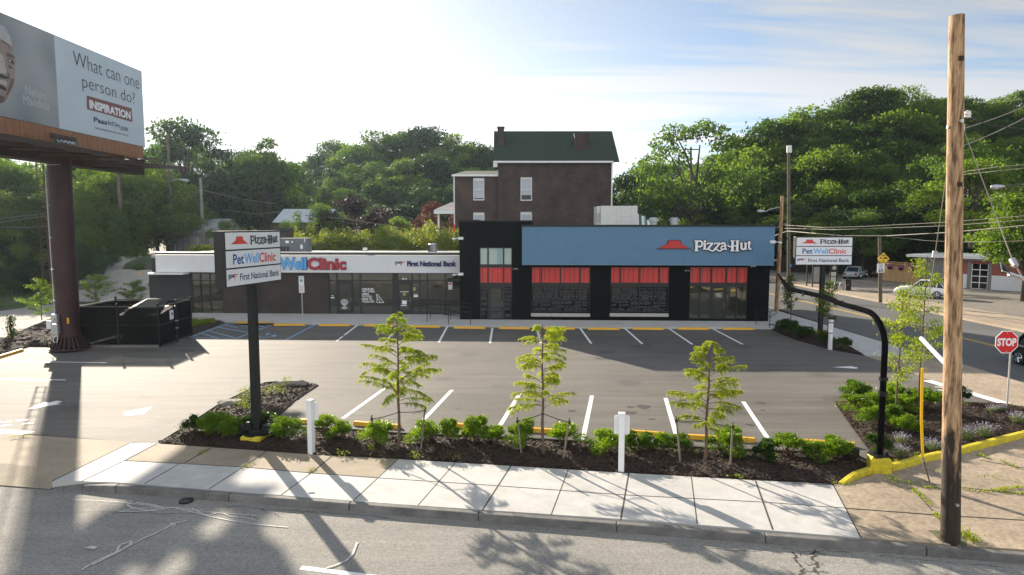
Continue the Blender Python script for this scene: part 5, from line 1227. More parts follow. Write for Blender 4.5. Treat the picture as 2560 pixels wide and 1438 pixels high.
b = MB(); b.tube([D(2010, 730, pts[-2].y + .9), D(2006, 741, pts[-2].y + .9)], .03, 5); b.build('bracket', mt['blackgloss'], goose)
b = MB(); b.tube([gb + Vector((0, 0, 2.02)), gb + Vector((0, 0, 2.14))], .115, 12); b.tube([gb + Vector((0, 0, 2.42)), gb + Vector((0, 0, 2.5))], .11, 12); b.build('collar', mt['blackgloss'], goose)
b = MB(); b.box(gb.x - .22, gb.x + .22, gb.y - .2, gb.y + .2, .42, .47); b.tube([gb + Vector((-.14, 0, .4)), gb + Vector((-.14, 0, .55))], .03, 6); b.tube([gb + Vector((.14, -.1, .4)), gb + Vector((.14, -.1, .55))], .03, 6); b.build('base_plate', mt['blackgloss'], goose)
b = MB(); b.bbox((gb.x, gb.y, .2), .5, .5, .46, -.3, 0, .06); b.build('concrete_base', mt['yellow_worn'], goose)
b = MB(); q = G(2175, 1160, .1); b.bbox((gb.x - .45, gb.y + .6, .3), .34, .26, .24, .3); b.tube([(gb.x - .3, gb.y + .6, .25), (gb.x - .1, gb.y + .4, .15)], .025, 5); b.build('transformer_box', mt['blackgloss'], goose)
# ================================================================ utility poles and wires
def upole(name, base, top, r0, r1, label, mat, cat='utility pole', n=16, wob=.0, group=None):
    r = empty(name, base, label, cat, group); b = MB(); base = Vector(base); top = Vector(top); pts = []; rs = []
    K_ = 14
    for i in range(K_ + 1):
        t = i / K_; p = base.lerp(top, t); p.x += wob * noise.noise(Vector((t * 2.2, 1, 0))); pts.append(p); rs.append((r0 + (r1 - r0) * t) * (1 + .02 * noise.noise(Vector((t * 9, 5, 2)))))
    b.tube(pts, rs, n); b.build('shaft', mat, r, smooth='auto'); return r
wb = G(2376, 1352, .03); 
wt = D(2392, 39, wb.y)
wood = upole('wooden_utility_pole', Vector((wb.x, wb.y, 0)), wt, .178, .13, 'nearest and thickest wooden utility pole, bare topped, rising from the corner sidewalk', mt['near_pole'], n=24)
def onp(y, a=0.0, rr=.15):       # point on the pole surface
    t = (D(2384, y, wb.y).z) / wt.z; p = Vector((wb.x, wb.y, 0)).lerp(wt, t); return p + Vector((math.cos(a), math.sin(a), 0)) * rr
b = MB()
for x, y in ((2390, 150), (2386, 462)): b = MB(); p = onp(y, -math.pi / 2, .148); b.bbox(p, .09, .02, .085, 0); b.build('burn_patch', M_('charred', (.03, .02, .015), .9, .4, 12), wood)
b = MB(); p = onp(306, -math.pi / 2, .15); b.tube([p, p + Vector((.0, -.05, 0))], .035, 8); p = onp(1253, -math.pi / 2, .17); b.tube([p, p + Vector((0, -.05, 0))], .03, 8); p = onp(320, 0, .14); b.bbox(p, .05, .06, .12); p = onp(318, math.pi, .14); b.bbox(p, .04, .05, .05); b.build('bolt', mt['galv'], wood)
for yy in (287,):
    p = onp(yy, 0, .2); b = MB(); b.lathe(p + Vector((.03, 0, -.06)), [(.03, 0), (.07, .01), (.05, .04), (.07, .07), (.05, .1), (.06, .12), (.02, .14)], 10); b.build('insulator', mt['white'], wood)
# white rods at mid height
b = MB(); p = D(2303, 846, wb.y + 1.9); q = D(2372, 918, wb.y + .1); b.tube([p, q], .045, 10); b.build('white_rod', mt['white'], wood)
b = MB(); p = D(2403, 872, wb.y + .25); q = D(2404, 919, wb.y + .25); b.tube([p - Vector((.0, .0, 0)), q], .016, 4); b.build('edge_on_sign_plate', mt['white'], wood)
def wire(name, pts, r, mat, label, cat='wire', sag=0.0, group=None, parent=None):
    b = MB()
    if len(pts) == 2 and sag:
        P, Q = Vector(pts[0]), Vector(pts[1]); n = 14
        pts = [P.lerp(Q, i / n) - Vector((0, 0, sag * 4 * (i / n) * (1 - i / n))) for i in range(n + 1)]
    b.tube(pts, r, 5)
    o = b.build(name, mat, parent)
    if not parent: tag(o, label, cat, group)
    return o
# guy wire with yellow guard and strain insulator (left of the pole)
an = G(2324, 1205, .03)
guy = empty('guy_wire', Vector((an.x, an.y, 0)), 'slack guy cable with a long yellow guard left of the nearest wooden pole', 'guy wire')
g1, g2, g3 = D(2307, 1143, an.y - .1), D(2306, 921, an.y - .6), D(2337, 640, an.y - 1.6); g4 = onp(415, math.pi, .14)
b = MB(); b.tube([an, g1], .018, 6); b.build('anchor_rod', M_('rusty_rod', (.12, .08, .06), .7), guy)
b = MB(); b.tube([g1, g1.lerp(g2, .45) + Vector((-.03, 0, 0)), g2], .033, 8); b.build('yellow_guard', M_('yellow_plastic', (.85, .50, .01), .4), guy)
b = MB(); b.tube([g2, g2.lerp(g3, .5) + Vector((-.04, 0, 0)), g3, g3.lerp(g4, .5), g4], .009, 5); b.build('strand', mt['wire'], guy)
b = MB(); b.tube([g3 + Vector((-.01, 0, -.03)), g3 + Vector((.0, 0, .11))], .05, 10); b.build('insulator', mt['galv'], guy)
b = MB(); b.tube([g1 + Vector((0, 0, -.12)), g1 + Vector((.05, 0, -.05)), g1 + Vector((0, 0, .02))], .012, 5); b.tube([g1 + Vector((.02, 0, -.3)), g1 + Vector((-.03, 0, -.1)), g1], .01, 5); b.build('clamp', mt['galv'], guy)
g5 = onp(322, 0, .15); g6 = D(2533, 655, 12.2); g7 = D(2640, 830, 11.2)
guy2 = empty('guy_wire', Vector((g7.x, g7.y, 0)), 'bare guy cable running down to the right from the nearest wooden pole', 'guy wire')
b = MB(); b.tube([g5, g6, g7, Vector((g7.x + .9, g7.y - .5, 0))], .010, 5); b.build('strand', mt['wire'], guy2)
b = MB(); d_ = (g7 - g6).normalized(); b.tube([g6 - d_ * .06, g6 + d_ * .10], .055, 10); b.build('insulator', mt['galv'], guy2)
# wires leaving the pole to the right
for (ya, xb_, yb, rr, lab) in ((322, 2620, 238, .010, 'upper pale service wire from the nearest wooden pole to the right'), (365, 2620, 262, .010, 'lower pale service wire from the nearest wooden pole to the right')):
    wire('overhead_wire', [onp(ya, 0, .14), D(xb_, yb, 15.0)], rr, mt['wire'], lab, sag=.05)
wire('overhead_wire', [onp(288, 0, .22), D(2440, 300, 13.5), D(2470, 312, 13.5), D(2620, 330, 13.5)], .010, mt['wired'], 'dark drooping wire beside the white insulator of the nearest wooden pole')
# rest of the poles
def bp(x, y, z=0.0): v = G(x, y, z); return v
p = bp(1941, 780); lean = upole('wooden_utility_pole', (p.x, p.y, 0), D(1956, 490, p.y), .16, .12, 'leaning tan wooden pole right beside the end of the blue fascia', mt['wood_pole'])
q = D(1950, 518, p.y); 
sl_ = empty('street_light', q, 'small street light on an arm reaching left from the leaning tan pole', 'street light')
b = MB(); b.tube([q, q + Vector((-.7, 0, -.15)), D(1912, 530, p.y)], .03, 6); b.build('arm', mt['galv'], sl_)
def cobra(r, c, dirx, L_=.6, sc=1.0, mat=None):
    b = MB(); c = Vector(c); d = Vector(dirx).normalized()
    b.tube([c - d * L_ * .5, c - d * L_ * .3, c + d * L_ * .1, c + d * L_ * .42, c + d * L_ * .5], [.03 * sc, .09 * sc, .13 * sc, .10 * sc, .02 * sc], 10); o = b.build('lamp_head', mat or mt['galv'], r, smooth=True)
    b = MB(); cc = c + d * L_ * .12 - Vector((0, 0, .13 * sc)); b.lathe(cc, [(.02, 0), (.09 * sc, .03), (.09 * sc, .06)], 10); b.build('lens', mt['fascia'], r)
cobra(sl_, D(1903, 528, p.y), (-1, 0, 0), .6, .9)
p3 = bp(1972, 742); grey = upole('wooden_utility_pole', (p3.x, p3.y, 0), D(1972, 364, p3.y), .17, .13, 'tall weathered grey pole with a pale cap, behind the leaning tan pole', mt['grey_pole'])
b = MB(); b.tube([D(1973, 382, p3.y), D(1973, 364, p3.y)], .22, 10); b.build('pale_cap', mt['fascia'], grey)
b = MB(); c = D(1976, 664, p3.y - .2); b.box(c.x - .12, c.x + .12, c.y - .02, c.y, c.z - .12, c.z + .12); b.build('blue_tag', M_('tag_blue', (.05, .15, .4), .5), grey)
p4 = bp(2201, 756, 0); spd = upole('wooden_utility_pole', (p4.x, p4.y, 0), D(2199, 594, p4.y), .15, .13, 'short wooden pole carrying the yellow warning sign and the speed limit sign', mt['grey_pole'])
# signs on that pole
wsn = empty('warning_sign', D(2207, 647, p4.y - .2), 'yellow diamond road sign above the speed limit sign', 'road sign'); c = D(2208.5, 647, p4.y - .2); k = p4.y / FPX
b = MB(); R_ = 15.5 * k; b.slab([c + Vector((0, 0, -R_)), c + Vector((R_, 0, 0)), c + Vector((0, 0, R_)), c + Vector((-R_, 0, 0))], (0, -1, 0), .02); b.build('plate', M_('sign_yellow', (.80, .50, .02), .4), wsn)
b = MB(); uu = Vector((1, 0, 0)); dd = Vector((0, -.006, 0))
b.text('SHARE', c + dd + Vector((-.17, 0, .2)), uu, Z_, .34, .12, 0, .03); b.text('THE', c + dd + Vector((-.1, 0, -.2)), uu, Z_, .22, .1, 0, .03); b.text('ROAD', c + dd + Vector((-.15, 0, -.36)), uu, Z_, .3, .11, 0, .03)
b.box(c.x - .02, c.x + .36, c.y - .008, c.y - .004, c.z + .0, c.z + .08); b.box(c.x + .08, c.x + .26, c.y - .008, c.y - .004, c.z + .08, c.z + .14); b.tube([c + Vector((-.3, -.008, .1)), c + Vector((-.12, -.008, .02))], .035, 4); b.tube([c + Vector((-.22, -.008, .12)), c + Vector((-.3, -.008, 0))], .02, 4)
b.build('sign_symbols', mt['lblack'], wsn)
sps = empty('speed_limit_sign', D(2202.5, 693, p4.y - .2), 'white rectangular speed limit sign reading 25', 'road sign')
c = D(2202, 670.5, p4.y - .2); b = MB(); w2, h2 = 9 * k, 11 * k; b.slab([c + Vector((-w2, 0, -h2)), c + Vector((w2, 0, -h2)), c + Vector((w2, 0, h2)), c + Vector((-w2, 0, h2))], (0, -1, 0), .02); b.build('plate', mt['lwhite'], sps)
b = MB(); b.text('SPEED', c + Vector((-.22, -.005, .19)), uu, Z_, .44, .11, 0, .02); b.text('LIMIT', c + Vector((-.2, -.005, .02)), uu, Z_, .4, .11, 0, .02); b.text('25', c + Vector((-.22, -.005, -.31)), uu, Z_, .44, .27, 0, .04); b.build('sign_lettering', mt['lblack'], sps)
# background poles
def bgpole(x0, y0, x1, y1, Y, r, label, mat=None, arm=None):
    a, c = D(x0, y0, Y), D(x1, y1, Y); o = upole('utility_pole', a, c, r, r * .75, label, mat or mt['grey_pole'], n=8)
    if arm:
        b = MB(); z = D(x1, arm, Y).z; b.box(c.x - 1.2, c.x + 1.2, Y - .15, Y - .03, z - .08, z + .08); b.build('crossarm', mt['grey_pole'], o)
    return o
bgpole(313, 720, 290, 330, 73, .24, 'dark leaning pole by the trees just right of the billboard column'); bgpole(431, 628, 419, 335, 80, .2, 'dark pole left of the cream shed with the curved street light on it')
bgpole(508, 606, 501, 444, 82, .22, 'pale grey pole in front of the cream shed', M_('pale_pole', (.26, .25, .23), .9, .2, 4))
bgpole(1729, 520, 1727, 368, 108, .2, 'thin far pole with a crossarm under the lone tall tree', arm=374); bgpole(1619, 470, 1618, 418, 120, .16, 'thin far pole above the small trees behind the brick house')
sl2 = empty('street_light', D(425, 455, 80), 'curved arm street light on the dark pole left of the cream shed', 'street light')
b = MB(); b.tube([D(424, 456, 80), D(438, 449, 80), D(452, 448, 80)], .05, 6); b.build('arm', mt['galv'], sl2); cobra(sl2, D(461, 451, 80), (1, 0, -.12), 1.1, 1.4)
b = MB(); c = D(307, 610, 72.6); 
sl3 = empty('street_light', D(2600, 466, 44), 'grey cobra street light reaching in from the right edge before the hill', 'street light')
b = MB(); b.tube([D(2512, 466, 44), D(2540, 462, 44), D(2640, 470, 44)], .05, 6); b.tube([D(2640, 470, 44), Vector((D(2640, 470, 44).x, 44, 0))], .13, 8); b.build('arm', mt['wired'], sl3); cobra(sl3, D(2495, 467, 44), (-1, 0, -.05), .95, 1.25)
fl3 = empty('flood_light', D(2640, 720, 15), 'dark square flood lamp on a silver arm at the right edge', 'flood light')
b = MB(); b.tube([D(2522, 684, 15), D(2540, 690, 15), D(2620, 715, 15)], .045, 8); b.tube([D(2620, 715, 15), Vector((D(2620, 715, 15).x, 15, 0))], .06, 8); b.build('arm', mt['galv'], fl3)
b = MB(); b.slab([D(2501, 656, 15), D(2505, 676, 15), D(2524, 683, 15), D(2521, 668, 15.5)], (0, -1, .3), .08); b.build('lamp_head', mt['blackgloss'], fl3)
b = MB(); b.tube([D(2500.5, 655, 14.98), D(2505, 677, 14.98)], .012, 5); b.tube([D(2505, 677, 14.98), D(2524, 684, 14.98)], .012, 5); b.build('bright_edge', mt['galv'], fl3)
# overhead lines on the right
def ln(pts, r, m, lab):
    wire('overhead_wire', [D(*q) for q in pts], r, m, lab)
ln([(1962, 563, 61), (2057, 569, 55), (2150, 567, 52), (2364, 556, 46), (2620, 535, 41)], .022, mt['wire'], 'top one of three pale wires crossing above the second pylon sign')
ln([(1962, 571, 61), (2092, 574.5, 54), (2364, 565, 46), (2490, 556, 43), (2620, 545, 41)], .024, mt['wire'], 'middle one of three pale wires crossing above the second pylon sign')
ln([(1930, 592, 63), (1969, 578, 61), (2040, 584, 56), (2106, 589.5, 54), (2216, 590, 51), (2364, 582, 46), (2481, 572, 43), (2640, 556, 40)], .034, mt['wire'], 'lowest and thickest pale wire passing just above the second pylon sign')
ln([(2216, 591, 51), (2316, 602, 48), (2400, 605.5, 46), (2470, 605, 44), (2640, 600, 41)], .018, mt['wire'], 'thin wire that leaves the short sign pole to the right')
ln([(1957, 513, 50.5), (1995, 516, 49), (2092, 526, 47), (2200, 527, 46), (2364, 506, 44), (2460, 484, 43), (2560, 455, 42), (2640, 430, 41)], .02, mt['wired'], 'upper dark cable crossing the wooded hill')
ln([(1957, 525, 50.5), (2000, 529, 49), (2100, 537, 47), (2210, 537, 46), (2364, 515, 44), (2460, 495, 43), (2560, 470, 42), (2640, 448, 41)], .02, mt['wired'], 'lower dark cable crossing the wooded hill')
ln([(1930, 562, 53), (1941, 570, 51), (1972, 555, 61)], .02, mt['wire'], 'short wire between the leaning tan pole and the grey pole')
ln([(2405, 430, 40), (2490, 418, 38), (2640, 405, 36)], .018, mt['wire'], 'upper thin wire right of the nearest pole against the hill'); ln([(2405, 437, 40), (2490, 428, 38), (2640, 412, 36)], .018, mt['wire'], 'lower thin wire right of the nearest pole against the hill')
# lines on the left
ln([(-20, 548, 60), (60, 540, 64), (110, 535, 66)], .022, mt['wire'], 'upper of the two thin wires left of the billboard column'); ln([(-20, 560, 60), (60, 547, 64), (118, 540, 66)], .022, mt['wire'], 'lower of the two thin wires left of the billboard column')
ln([(-20, 567, 60), (60, 569, 63), (116, 566, 66)], .022, mt['wire'], 'single sagging wire below the pair at the far left')
ln([(300, 508, 73), (340, 509, 75), (380, 498, 77), (419, 472, 80)], .03, mt['wire'], 'pale cable hanging between the two dark poles left'); ln([(423, 465, 80), (432, 480, 80), (450, 492, 81), (475, 489, 82), (500, 473, 82)], .028, mt['wire'], 'pale cable looping from the dark pole to the pale grey pole')
ln([(503, 475, 82), (600, 497, 76), (690, 510, 72)], .02, mt['wire'], 'thin wire leaving the pale grey pole toward the house roofs'); ln([(560, 525, 84), (640, 535, 80), (700, 530, 74)], .02, mt['wire'], 'thin wire sagging left of the bright metal roof'); ln([(820, 543, 66), (900, 552, 66), (1000, 570, 66)], .02, mt['wire'], 'thin wire crossing in front of the dark red tree')
# ================================================================ STOP sign
sb = G(2517, 1018, .1); st = empty('stop_sign', Vector((sb.x, sb.y, 0)), 'red octagonal stop sign on a thin steel post at the corner bed', 'stop sign')
b = MB(); zt_ = D(2517, 826, sb.y).z; b.tube([(sb.x, sb.y, 0), (sb.x, sb.y, zt_ - .02)], .03, 6); b.build('post', mt['galv'], st)
c = D(2517, 855.5, sb.y - .05); R_ = .425
def octo(r, y): return [Vector((c.x + r * math.cos(math.pi / 8 + k * math.pi / 4), y, c.z + r * math.sin(math.pi / 8 + k * math.pi / 4))) for k in range(8)]
b = MB(); b.slab(octo(R_, c.y), (0, -1, 0), .012, 0); pl = b.build('plate', mt['lwhite'], st)
b = MB(); b.face(octo(R_ - .03, c.y - .002)); b.build('red_face', M_('stop_red', (.62, .008, .015), .4), pl)
b = MB(); b.text('STOP', Vector((c.x - .33, c.y - .004, c.z - .14)), uu, Z_, .66, .28, 0, .045); b.tube([(c.x, c.y - .01, c.z + .32), (c.x, c.y, c.z + .32)], .014, 6); b.tube([(c.x, c.y - .01, c.z - .32), (c.x, c.y, c.z - .32)], .014, 6); b.build('sign_lettering', mt['lwhite'], pl)
# ================================================================ white blade posts
def blade(px, pyb, pyt, label, ang, right=True, side_text=False, shift=0.0):
    g = G(px, pyb, .05); r = empty('white_post', Vector((g.x, g.y, 0)), label, 'post', None, ang); ht = D(px, pyt, g.y).z
    b = MB(); b.box(-.075, .075, -.075, .075, 0, ht); lbuild(b, 'square_post', mt['white'], r, bevel=.008)
    b = MB(); b.bbox((0, 0, ht + .02), .19, .19, .05, 0, 0, .02); lbuild(b, 'cap', mt['white'], r)
    b = MB(); 
    w0, w1 = (-.2, .2)
    zz = ht - .55; rr = .05; y = .09
    pts = []
    for (cx, cz, a0) in ((w1 - rr, zz + .5 - rr, 0), (w0 + rr, zz + .5 - rr, 90), (w0 + rr, zz + rr, 180), (w1 - rr, zz + rr, 270)):
        for k in range(4): a = math.radians(a0 + k * 30); pts.append(Vector((cx + rr * math.cos(a) + shift, y, cz + rr * math.sin(a))))
    b.slab(pts, (0, 1, 0), .012); pl = lbuild(b, 'sign_plate', mt['white'], r)
    return r, ht
blade(779, 1132, 1003, 'left one of the two white square posts at the front edge of the mulch bed', -.35)
blade(1553, 1176, 1036, 'right one of the two white square posts at the front edge of the mulch bed', -.18)
g = G(2075, 872, .05); r = empty('white_post', Vector((g.x, g.y, 0)), 'white square post with a purple edged notice beside the second pylon sign', 'post', None, .1); ht = D(2075, 801, g.y).z
b = MB(); b.box(-.08, .08, -.08, .08, 0, ht); lbuild(b, 'square_post', mt['white'], r, bevel=.008); b = MB(); b.bbox((0, 0, ht), .2, .2, .05); lbuild(b, 'cap', mt['white'], r)
b = MB(); b.box(-.17, .05, -.1, -.085, ht - .68, ht - .08); pl = lbuild(b, 'notice', mt['lwhite'], r); b = MB(); b.box(-.17, .05, -.104, -.1005, ht - .15, ht - .08); b.box(-.17, .05, -.104, -.1005, ht - .68, ht - .62); [b.box(-.13, .01, -.104, -.1005, ht - z, ht - z + .012) for z in (.22, .27, .32, .37, .43, .49)]; lbuild(b, 'purple_bands', M_('purple_print', (.20, .04, .20), .5), pl)
# ================================================================ accessible parking sign
g = G(756.5, 793, .12); r = empty('accessible_parking_sign', Vector((g.x, g.y, .12)), 'two plate parking sign with a blue wheelchair badge on a thin galvanised post', 'parking sign'); k = g.y / FPX
b = MB(); b.tube([(g.x, g.y, .12), (g.x, g.y, D(755, 690, g.y).z)], .035, 6); b.build('post', mt['galv'], r)
b = MB(); z1, z0 = D(755, 690, g.y).z, D(755, 714, g.y).z; b.box(g.x - 6.5 * k, g.x + 6.5 * k, g.y - .06, g.y - .04, z0, z1); p = b.build('upper_plate', mt['lwhite'], r)
b = MB(); b.box(g.x - 3 * k, g.x + 3 * k, g.y - .066, g.y - .061, z0 + 9 * k, z0 + 15.5 * k); b.build('blue_badge', mt['lblue'], p)
b = MB(); c = Vector((g.x, g.y - .07, z0 + 12 * k)); b.tube([c + Vector((-.02, 0, .06)), c + Vector((-.02, 0, 0)), c + Vector((.04, 0, 0)), c + Vector((.05, 0, -.06))], .012, 4); b.tube([c + Vector((math.cos(a) * .05 - .01, .001, math.sin(a) * .05 - .03)) for a in np.linspace(1.8, 6.0, 9)], .009, 4)
b.build('wheelchair_symbol', mt['lwhite'], p)
b = MB(); b.text('RESERVED', Vector((g.x - 5 * k, g.y - .063, z1 - 3.5 * k)), uu, Z_, 10 * k, 2 * k, 0, .02); b.text('PARKING', Vector((g.x - 5 * k, g.y - .063, z1 - 6.2 * k)), uu, Z_, 10 * k, 2 * k, 0, .02); b.build('green_lettering', M_('sign_green', (.03, .25, .08), .5), p)
b = MB(); z1, z0 = D(755, 714.5, g.y).z, D(755, 732, g.y).z; b.box(g.x - 6.5 * k, g.x + 7 * k, g.y - .06, g.y - .04, z0, z1); p = b.build('lower_plate', mt['lwhite'], r)
b = MB(); [b.box(g.x - 4.5 * k, g.x + 5 * k, g.y - .064, g.y - .061, z0 + (a) * k, z0 + (a + .7) * k) for a in (3, 5, 8, 10, 13, 15)]; b.build('red_print', mt['dred'], p)
# ================================================================ wheel stops
wstop = None
def wheelstop(px0, py0, px1, py1, label, group, h=.12):
    global wstop
    P, Q = G(px0, py0, 0), G(px1, py1, 0); c = (P + Q) / 2; d = Q - P; L_ = d.length
    if wstop is None:
        b = MB(); x, w, w2 = .5, .085, .055
        b.hexa([(-x, -w, 0), (x, -w, 0), (x, w, 0), (-x, w, 0), (-x, -w2, h), (x, -w2, h), (x, w2, h), (-x, w2, h)]); o = b.build('wheel_stop', mt['yellow_paint'], None, world=False); wstop = o
    else: o = wstop.copy(); COL.objects.link(o)
    o.location = (c.x, c.y, 0.002); o.rotation_euler = (0, 0, math.atan2(d.y, d.x)); o.scale = (L_, 1.15, 1)
    tag(o, label, 'wheel stop', group)
WS = [(686, 814, 763, 814, 'yellow wheel stop nearest the painted yellow ramp pad'), (798, 815, 875, 815, 'yellow wheel stop right of the blue painted bay line'), (911, 815.5, 985, 815.5, 'yellow wheel stop behind the left side of the first feathery tree'),
      (1022, 818, 1101, 819, 'yellow wheel stop just right of the first feathery tree top'), (1135, 821, 1213, 822, 'yellow wheel stop below the foot of the left handrail'), (1248, 822, 1324, 823, 'yellow wheel stop left behind the middle feathery tree top'),
      (1360, 823, 1437, 823.5, 'yellow wheel stop right of the middle feathery tree top'), (1470, 824, 1548, 824.5, 'yellow wheel stop under the gap between the two wide windows'), (1581, 823.5, 1659, 824.5, 'yellow wheel stop under the second wide window'),
      (1694, 823.5, 1771, 824, 'yellow wheel stop left of the third feathery tree top'), (1807, 824, 1884, 824.5, 'last yellow wheel stop, nearest the right-hand side bed')]
for a in WS: wheelstop(*a, 'wheel stops along the shop walk')
WF = [(745, 1056, 800, 1058, 'short visible end of a yellow wheel stop left of the left white post'), (886, 1062, 1001, 1071, 'yellow wheel stop behind the foot of the first feathery tree'), (1128, 1066, 1196, 1073, 'yellow wheel stop behind the fourth and fifth bushes right of the first feathery tree'),
      (1275, 1075, 1404, 1084, 'yellow wheel stop behind the middle feathery tree'), (1558, 1083, 1660, 1091, 'yellow wheel stop just right of the right white post'), (1720, 1096, 1886, 1105, 'yellow wheel stop behind the third feathery tree'), (1960, 1105, 2136, 1117, 'yellow wheel stop at the right end of the front row'), ]
for a in WF: wheelstop(a[0], a[1], a[2], a[3], a[4], 'wheel stops along the front bed')
wheelstop(-25, 902, 55, 878, 'lone yellow wheel stop at the far left edge of the lot', None)
# ================================================================ dumpster enclosure
fa, fb_, fc = G(197, 868, 0), G(398, 869, 0), G(478, 841, 0); fd = Vector((fa.x, fc.y, 0)); fc = Vector((fb_.x, fc.y, 0)); fa.y = fb_.y = (fa.y + fb_.y) / 2
enc = empty('dumpster_enclosure', (fa + fc) / 2, 'black chain link enclosure with privacy slats beside the billboard column', 'enclosure')
HF = 2.15
def fence_side(P, Q, nm, mid=True, lowgap=.12):
    d = (Q - P); L_ = d.length; d.normalize(); n = Vector((-d.y, d.x, 0)); b = MB(); w = .066; s = .03
    while s < L_ - .03:
        a = P + d * s; c = P + d * min(s + w, L_ - .01); b.face([a + Z_ * lowgap, c + Z_ * lowgap, c + Z_ * (HF - .06), a + Z_ * (HF - .06)]); s += w + .003
    pn = b.build(nm, M_('black_slats', (.006, .006, .006), .8, spec=.1), enc)
    b = MB(); s = -HF
    while s < L_:                                # diamond mesh wires in front of the slats
        for sg in (1, -1):
            a0, z0_, a1, z1_ = (s, lowgap, s + HF - lowgap, HF) if sg > 0 else (s, HF, s + HF - lowgap, lowgap)
            if a0 < 0: t = -a0 / (a1 - a0); z0_ += (z1_ - z0_) * t; a0 = 0
            if a1 > L_: t = (a1 - L_) / (a1 - a0); z1_ -= (z1_ - z0_) * t; a1 = L_
            if a1 > a0: 
                A_ = P + d * a0 + Z_ * z0_ + n * .012; B_ = P + d * a1 + Z_ * z1_ + n * .012; up = Z_ * .006
                b.face([A_ - up, B_ - up, B_ + up, A_ + up])
        s += .11
    b.build('link_mesh', mt['blackgloss'], pn)
    b = MB()
    for z in ((lowgap, HF / 2 + .1, HF) if mid else (HF,)): b.tube([P + Z_ * z, Q + Z_ * z], .028, 8)
    b.build('rail', mt['blackgloss'], enc, smooth='auto')
m1 = (fa + fb_) / 2
fence_side(fa, m1, 'front_fence'); fence_side(m1, fb_, 'front_fence'); fence_side(fb_, (fb_ + fc) / 2 - Vector((0, .02, 0)), 'gate_leaf'); fence_side((fb_ + fc) / 2 + Vector((0, .02, 0)), fc, 'gate_leaf'); fence_side(fc, fd, 'rear_fence'); fence_side(fd, fa, 'side_fence')
for p in (fa, fb_, fc, fd, m1, (fb_ + fc) / 2 + Vector((.06, 0, 0))):
    b = MB(); b.tube([p, p + Z_ * (HF + .06)], .05, 10); b.lathe(p + Z_ * (HF + .05), [(.03, 0), (.07, .03), (.075, .08), (.05, .13), (.01, .15)], 10); b.build('post', mt['blackgloss'], enc, smooth='auto')
b = MB(); b.box(fa.x, fb_.x, fa.y - .12, fa.y + .12, 0, .14); b.build('kerb_strip', mt['curb'], enc)
b = MB(); p = G(426, 781, 0); yq = fb_.y + (fc.y - fb_.y) * .36; b.box(fb_.x + .04, fb_.x + .06, yq - .19, yq + .19, 1.3, 1.85); sg = b.build('notice', mt['lwhite'], enc)
b = MB(); b.box(fb_.x + .061, fb_.x + .064, yq - .19, yq + .19, 1.82, 1.86); b.box(fb_.x + .061, fb_.x + .064, yq - .19, yq + .19, 1.29, 1.33); b.tube([(fb_.x + .066, yq, 1.55), (fb_.x + .066, yq, 1.7)], .05, 6); b.build('purple_print', M_('purple_print2', (.2, .04, .22), .5), sg)
b = MB(); [b.box(fb_.x + .03, fb_.x + .12, (fb_.y + fc.y) / 2 - .12, (fb_.y + fc.y) / 2 + .1, z, z + .05) for z in (1.15, .75)]; b.build('latch', mt['galv'], enc)
dm = empty('dumpster', ((fa.x + fb_.x) / 2 + .6, fa.y + 1.9, 0), 'dumpster with a raised black ribbed lid inside the chain link enclosure', 'dumpster')
b = MB(); b.hexa([(-1.0, -.8, .1), (1.0, -.8, .1), (1.0, .8, .1), (-1.0, .8, .1), (-1.1, -.95, 1.6), (1.1, -.95, 1.6), (1.1, .9, 1.9), (-1.1, .9, 1.9)]); lbuild(b, 'bin_body', M_('dumpster_green', (.02, .04, .03), .5, .2, 4), dm)
b = MB(); lidp = [Vector((-.85, -.95, 1.66)), Vector((1.15, -.95, 1.66)), Vector((.9, .55, 2.3)), Vector((-.3, .55, 2.3))]
b.slab(lidp, Vector((0, -.45, 1)).normalized(), .05)
for i in range(10):
    t = (i + .5) / 10; b.tube([lidp[0].lerp(lidp[1], t) + Vector((0, 0, .02)), lidp[3].lerp(lidp[2], t) + Vector((0, 0, .02))], .045, 6)
lbuild(b, 'ribbed_lid', M_('black_plastic', (.02, .02, .02), .32), dm)
b = MB(); b.slab([Vector((-1.15, -.5, 1.75)), Vector((-.35, -.9, 1.75)), Vector((-.4, .6, 2.3))], Vector((-.3, -.4, 1)).normalized(), .04); lbuild(b, 'second_lid', mt['blackgloss'], dm)
# ================================================================ handrails at the shop walk
def handrail(pts, label, posts, zb=.12, h=1.0, rails=(1.0, .72, .42)):
    r = empty('handrail', Vector((pts[0].x, pts[0].y, zb)), label, 'handrail')
    for k in rails:
        b = MB(); b.tube([Vector((p.x, p.y, p.z + k * h)) for p in pts], .022, 6); b.build('rail', mt['blackgloss'], r)
    for p in posts: b = MB(); b.tube([p, p + Vector((0, 0, h + .02))], .024, 6); b.build('post', mt['blackgloss'], r)
    return r
a0 = Vector((LB.w(LB.S(1049), 1.4, 0).x, LB.w(LB.S(1049), 1.4, 0).y, .12)); q1 = G(1068, 805, .12); q2 = G(1121, 810, .12); q3 = G(1176, 812, .12)
handrail([Vector((a0.x, q1.y, .3)), Vector((q1.x, q1.y, .3)), Vector((q2.x, q2.y, .22)), Vector((q3.x, q3.y, .12))], 'outer black ramp handrail in front of the bank shopfront', [q1, q2, q3], h=1.15)
w1 = G(1076, 797, .12); w2 = G(1127, 800, .12); 
handrail([Vector((a0.x + .2, w1.y, .35)), Vector((w1.x, w1.y, .35)), Vector((w2.x, w2.y, .25)), Vector((w2.x + 1.3, w2.y, .12))], 'inner black ramp handrail close to the bank shopfront glass', [w1, w2], h=1.1)
q1 = G(1890, 812, .12); q2 = G(1924, 820, .12); q3 = G(1943, 808, .12)
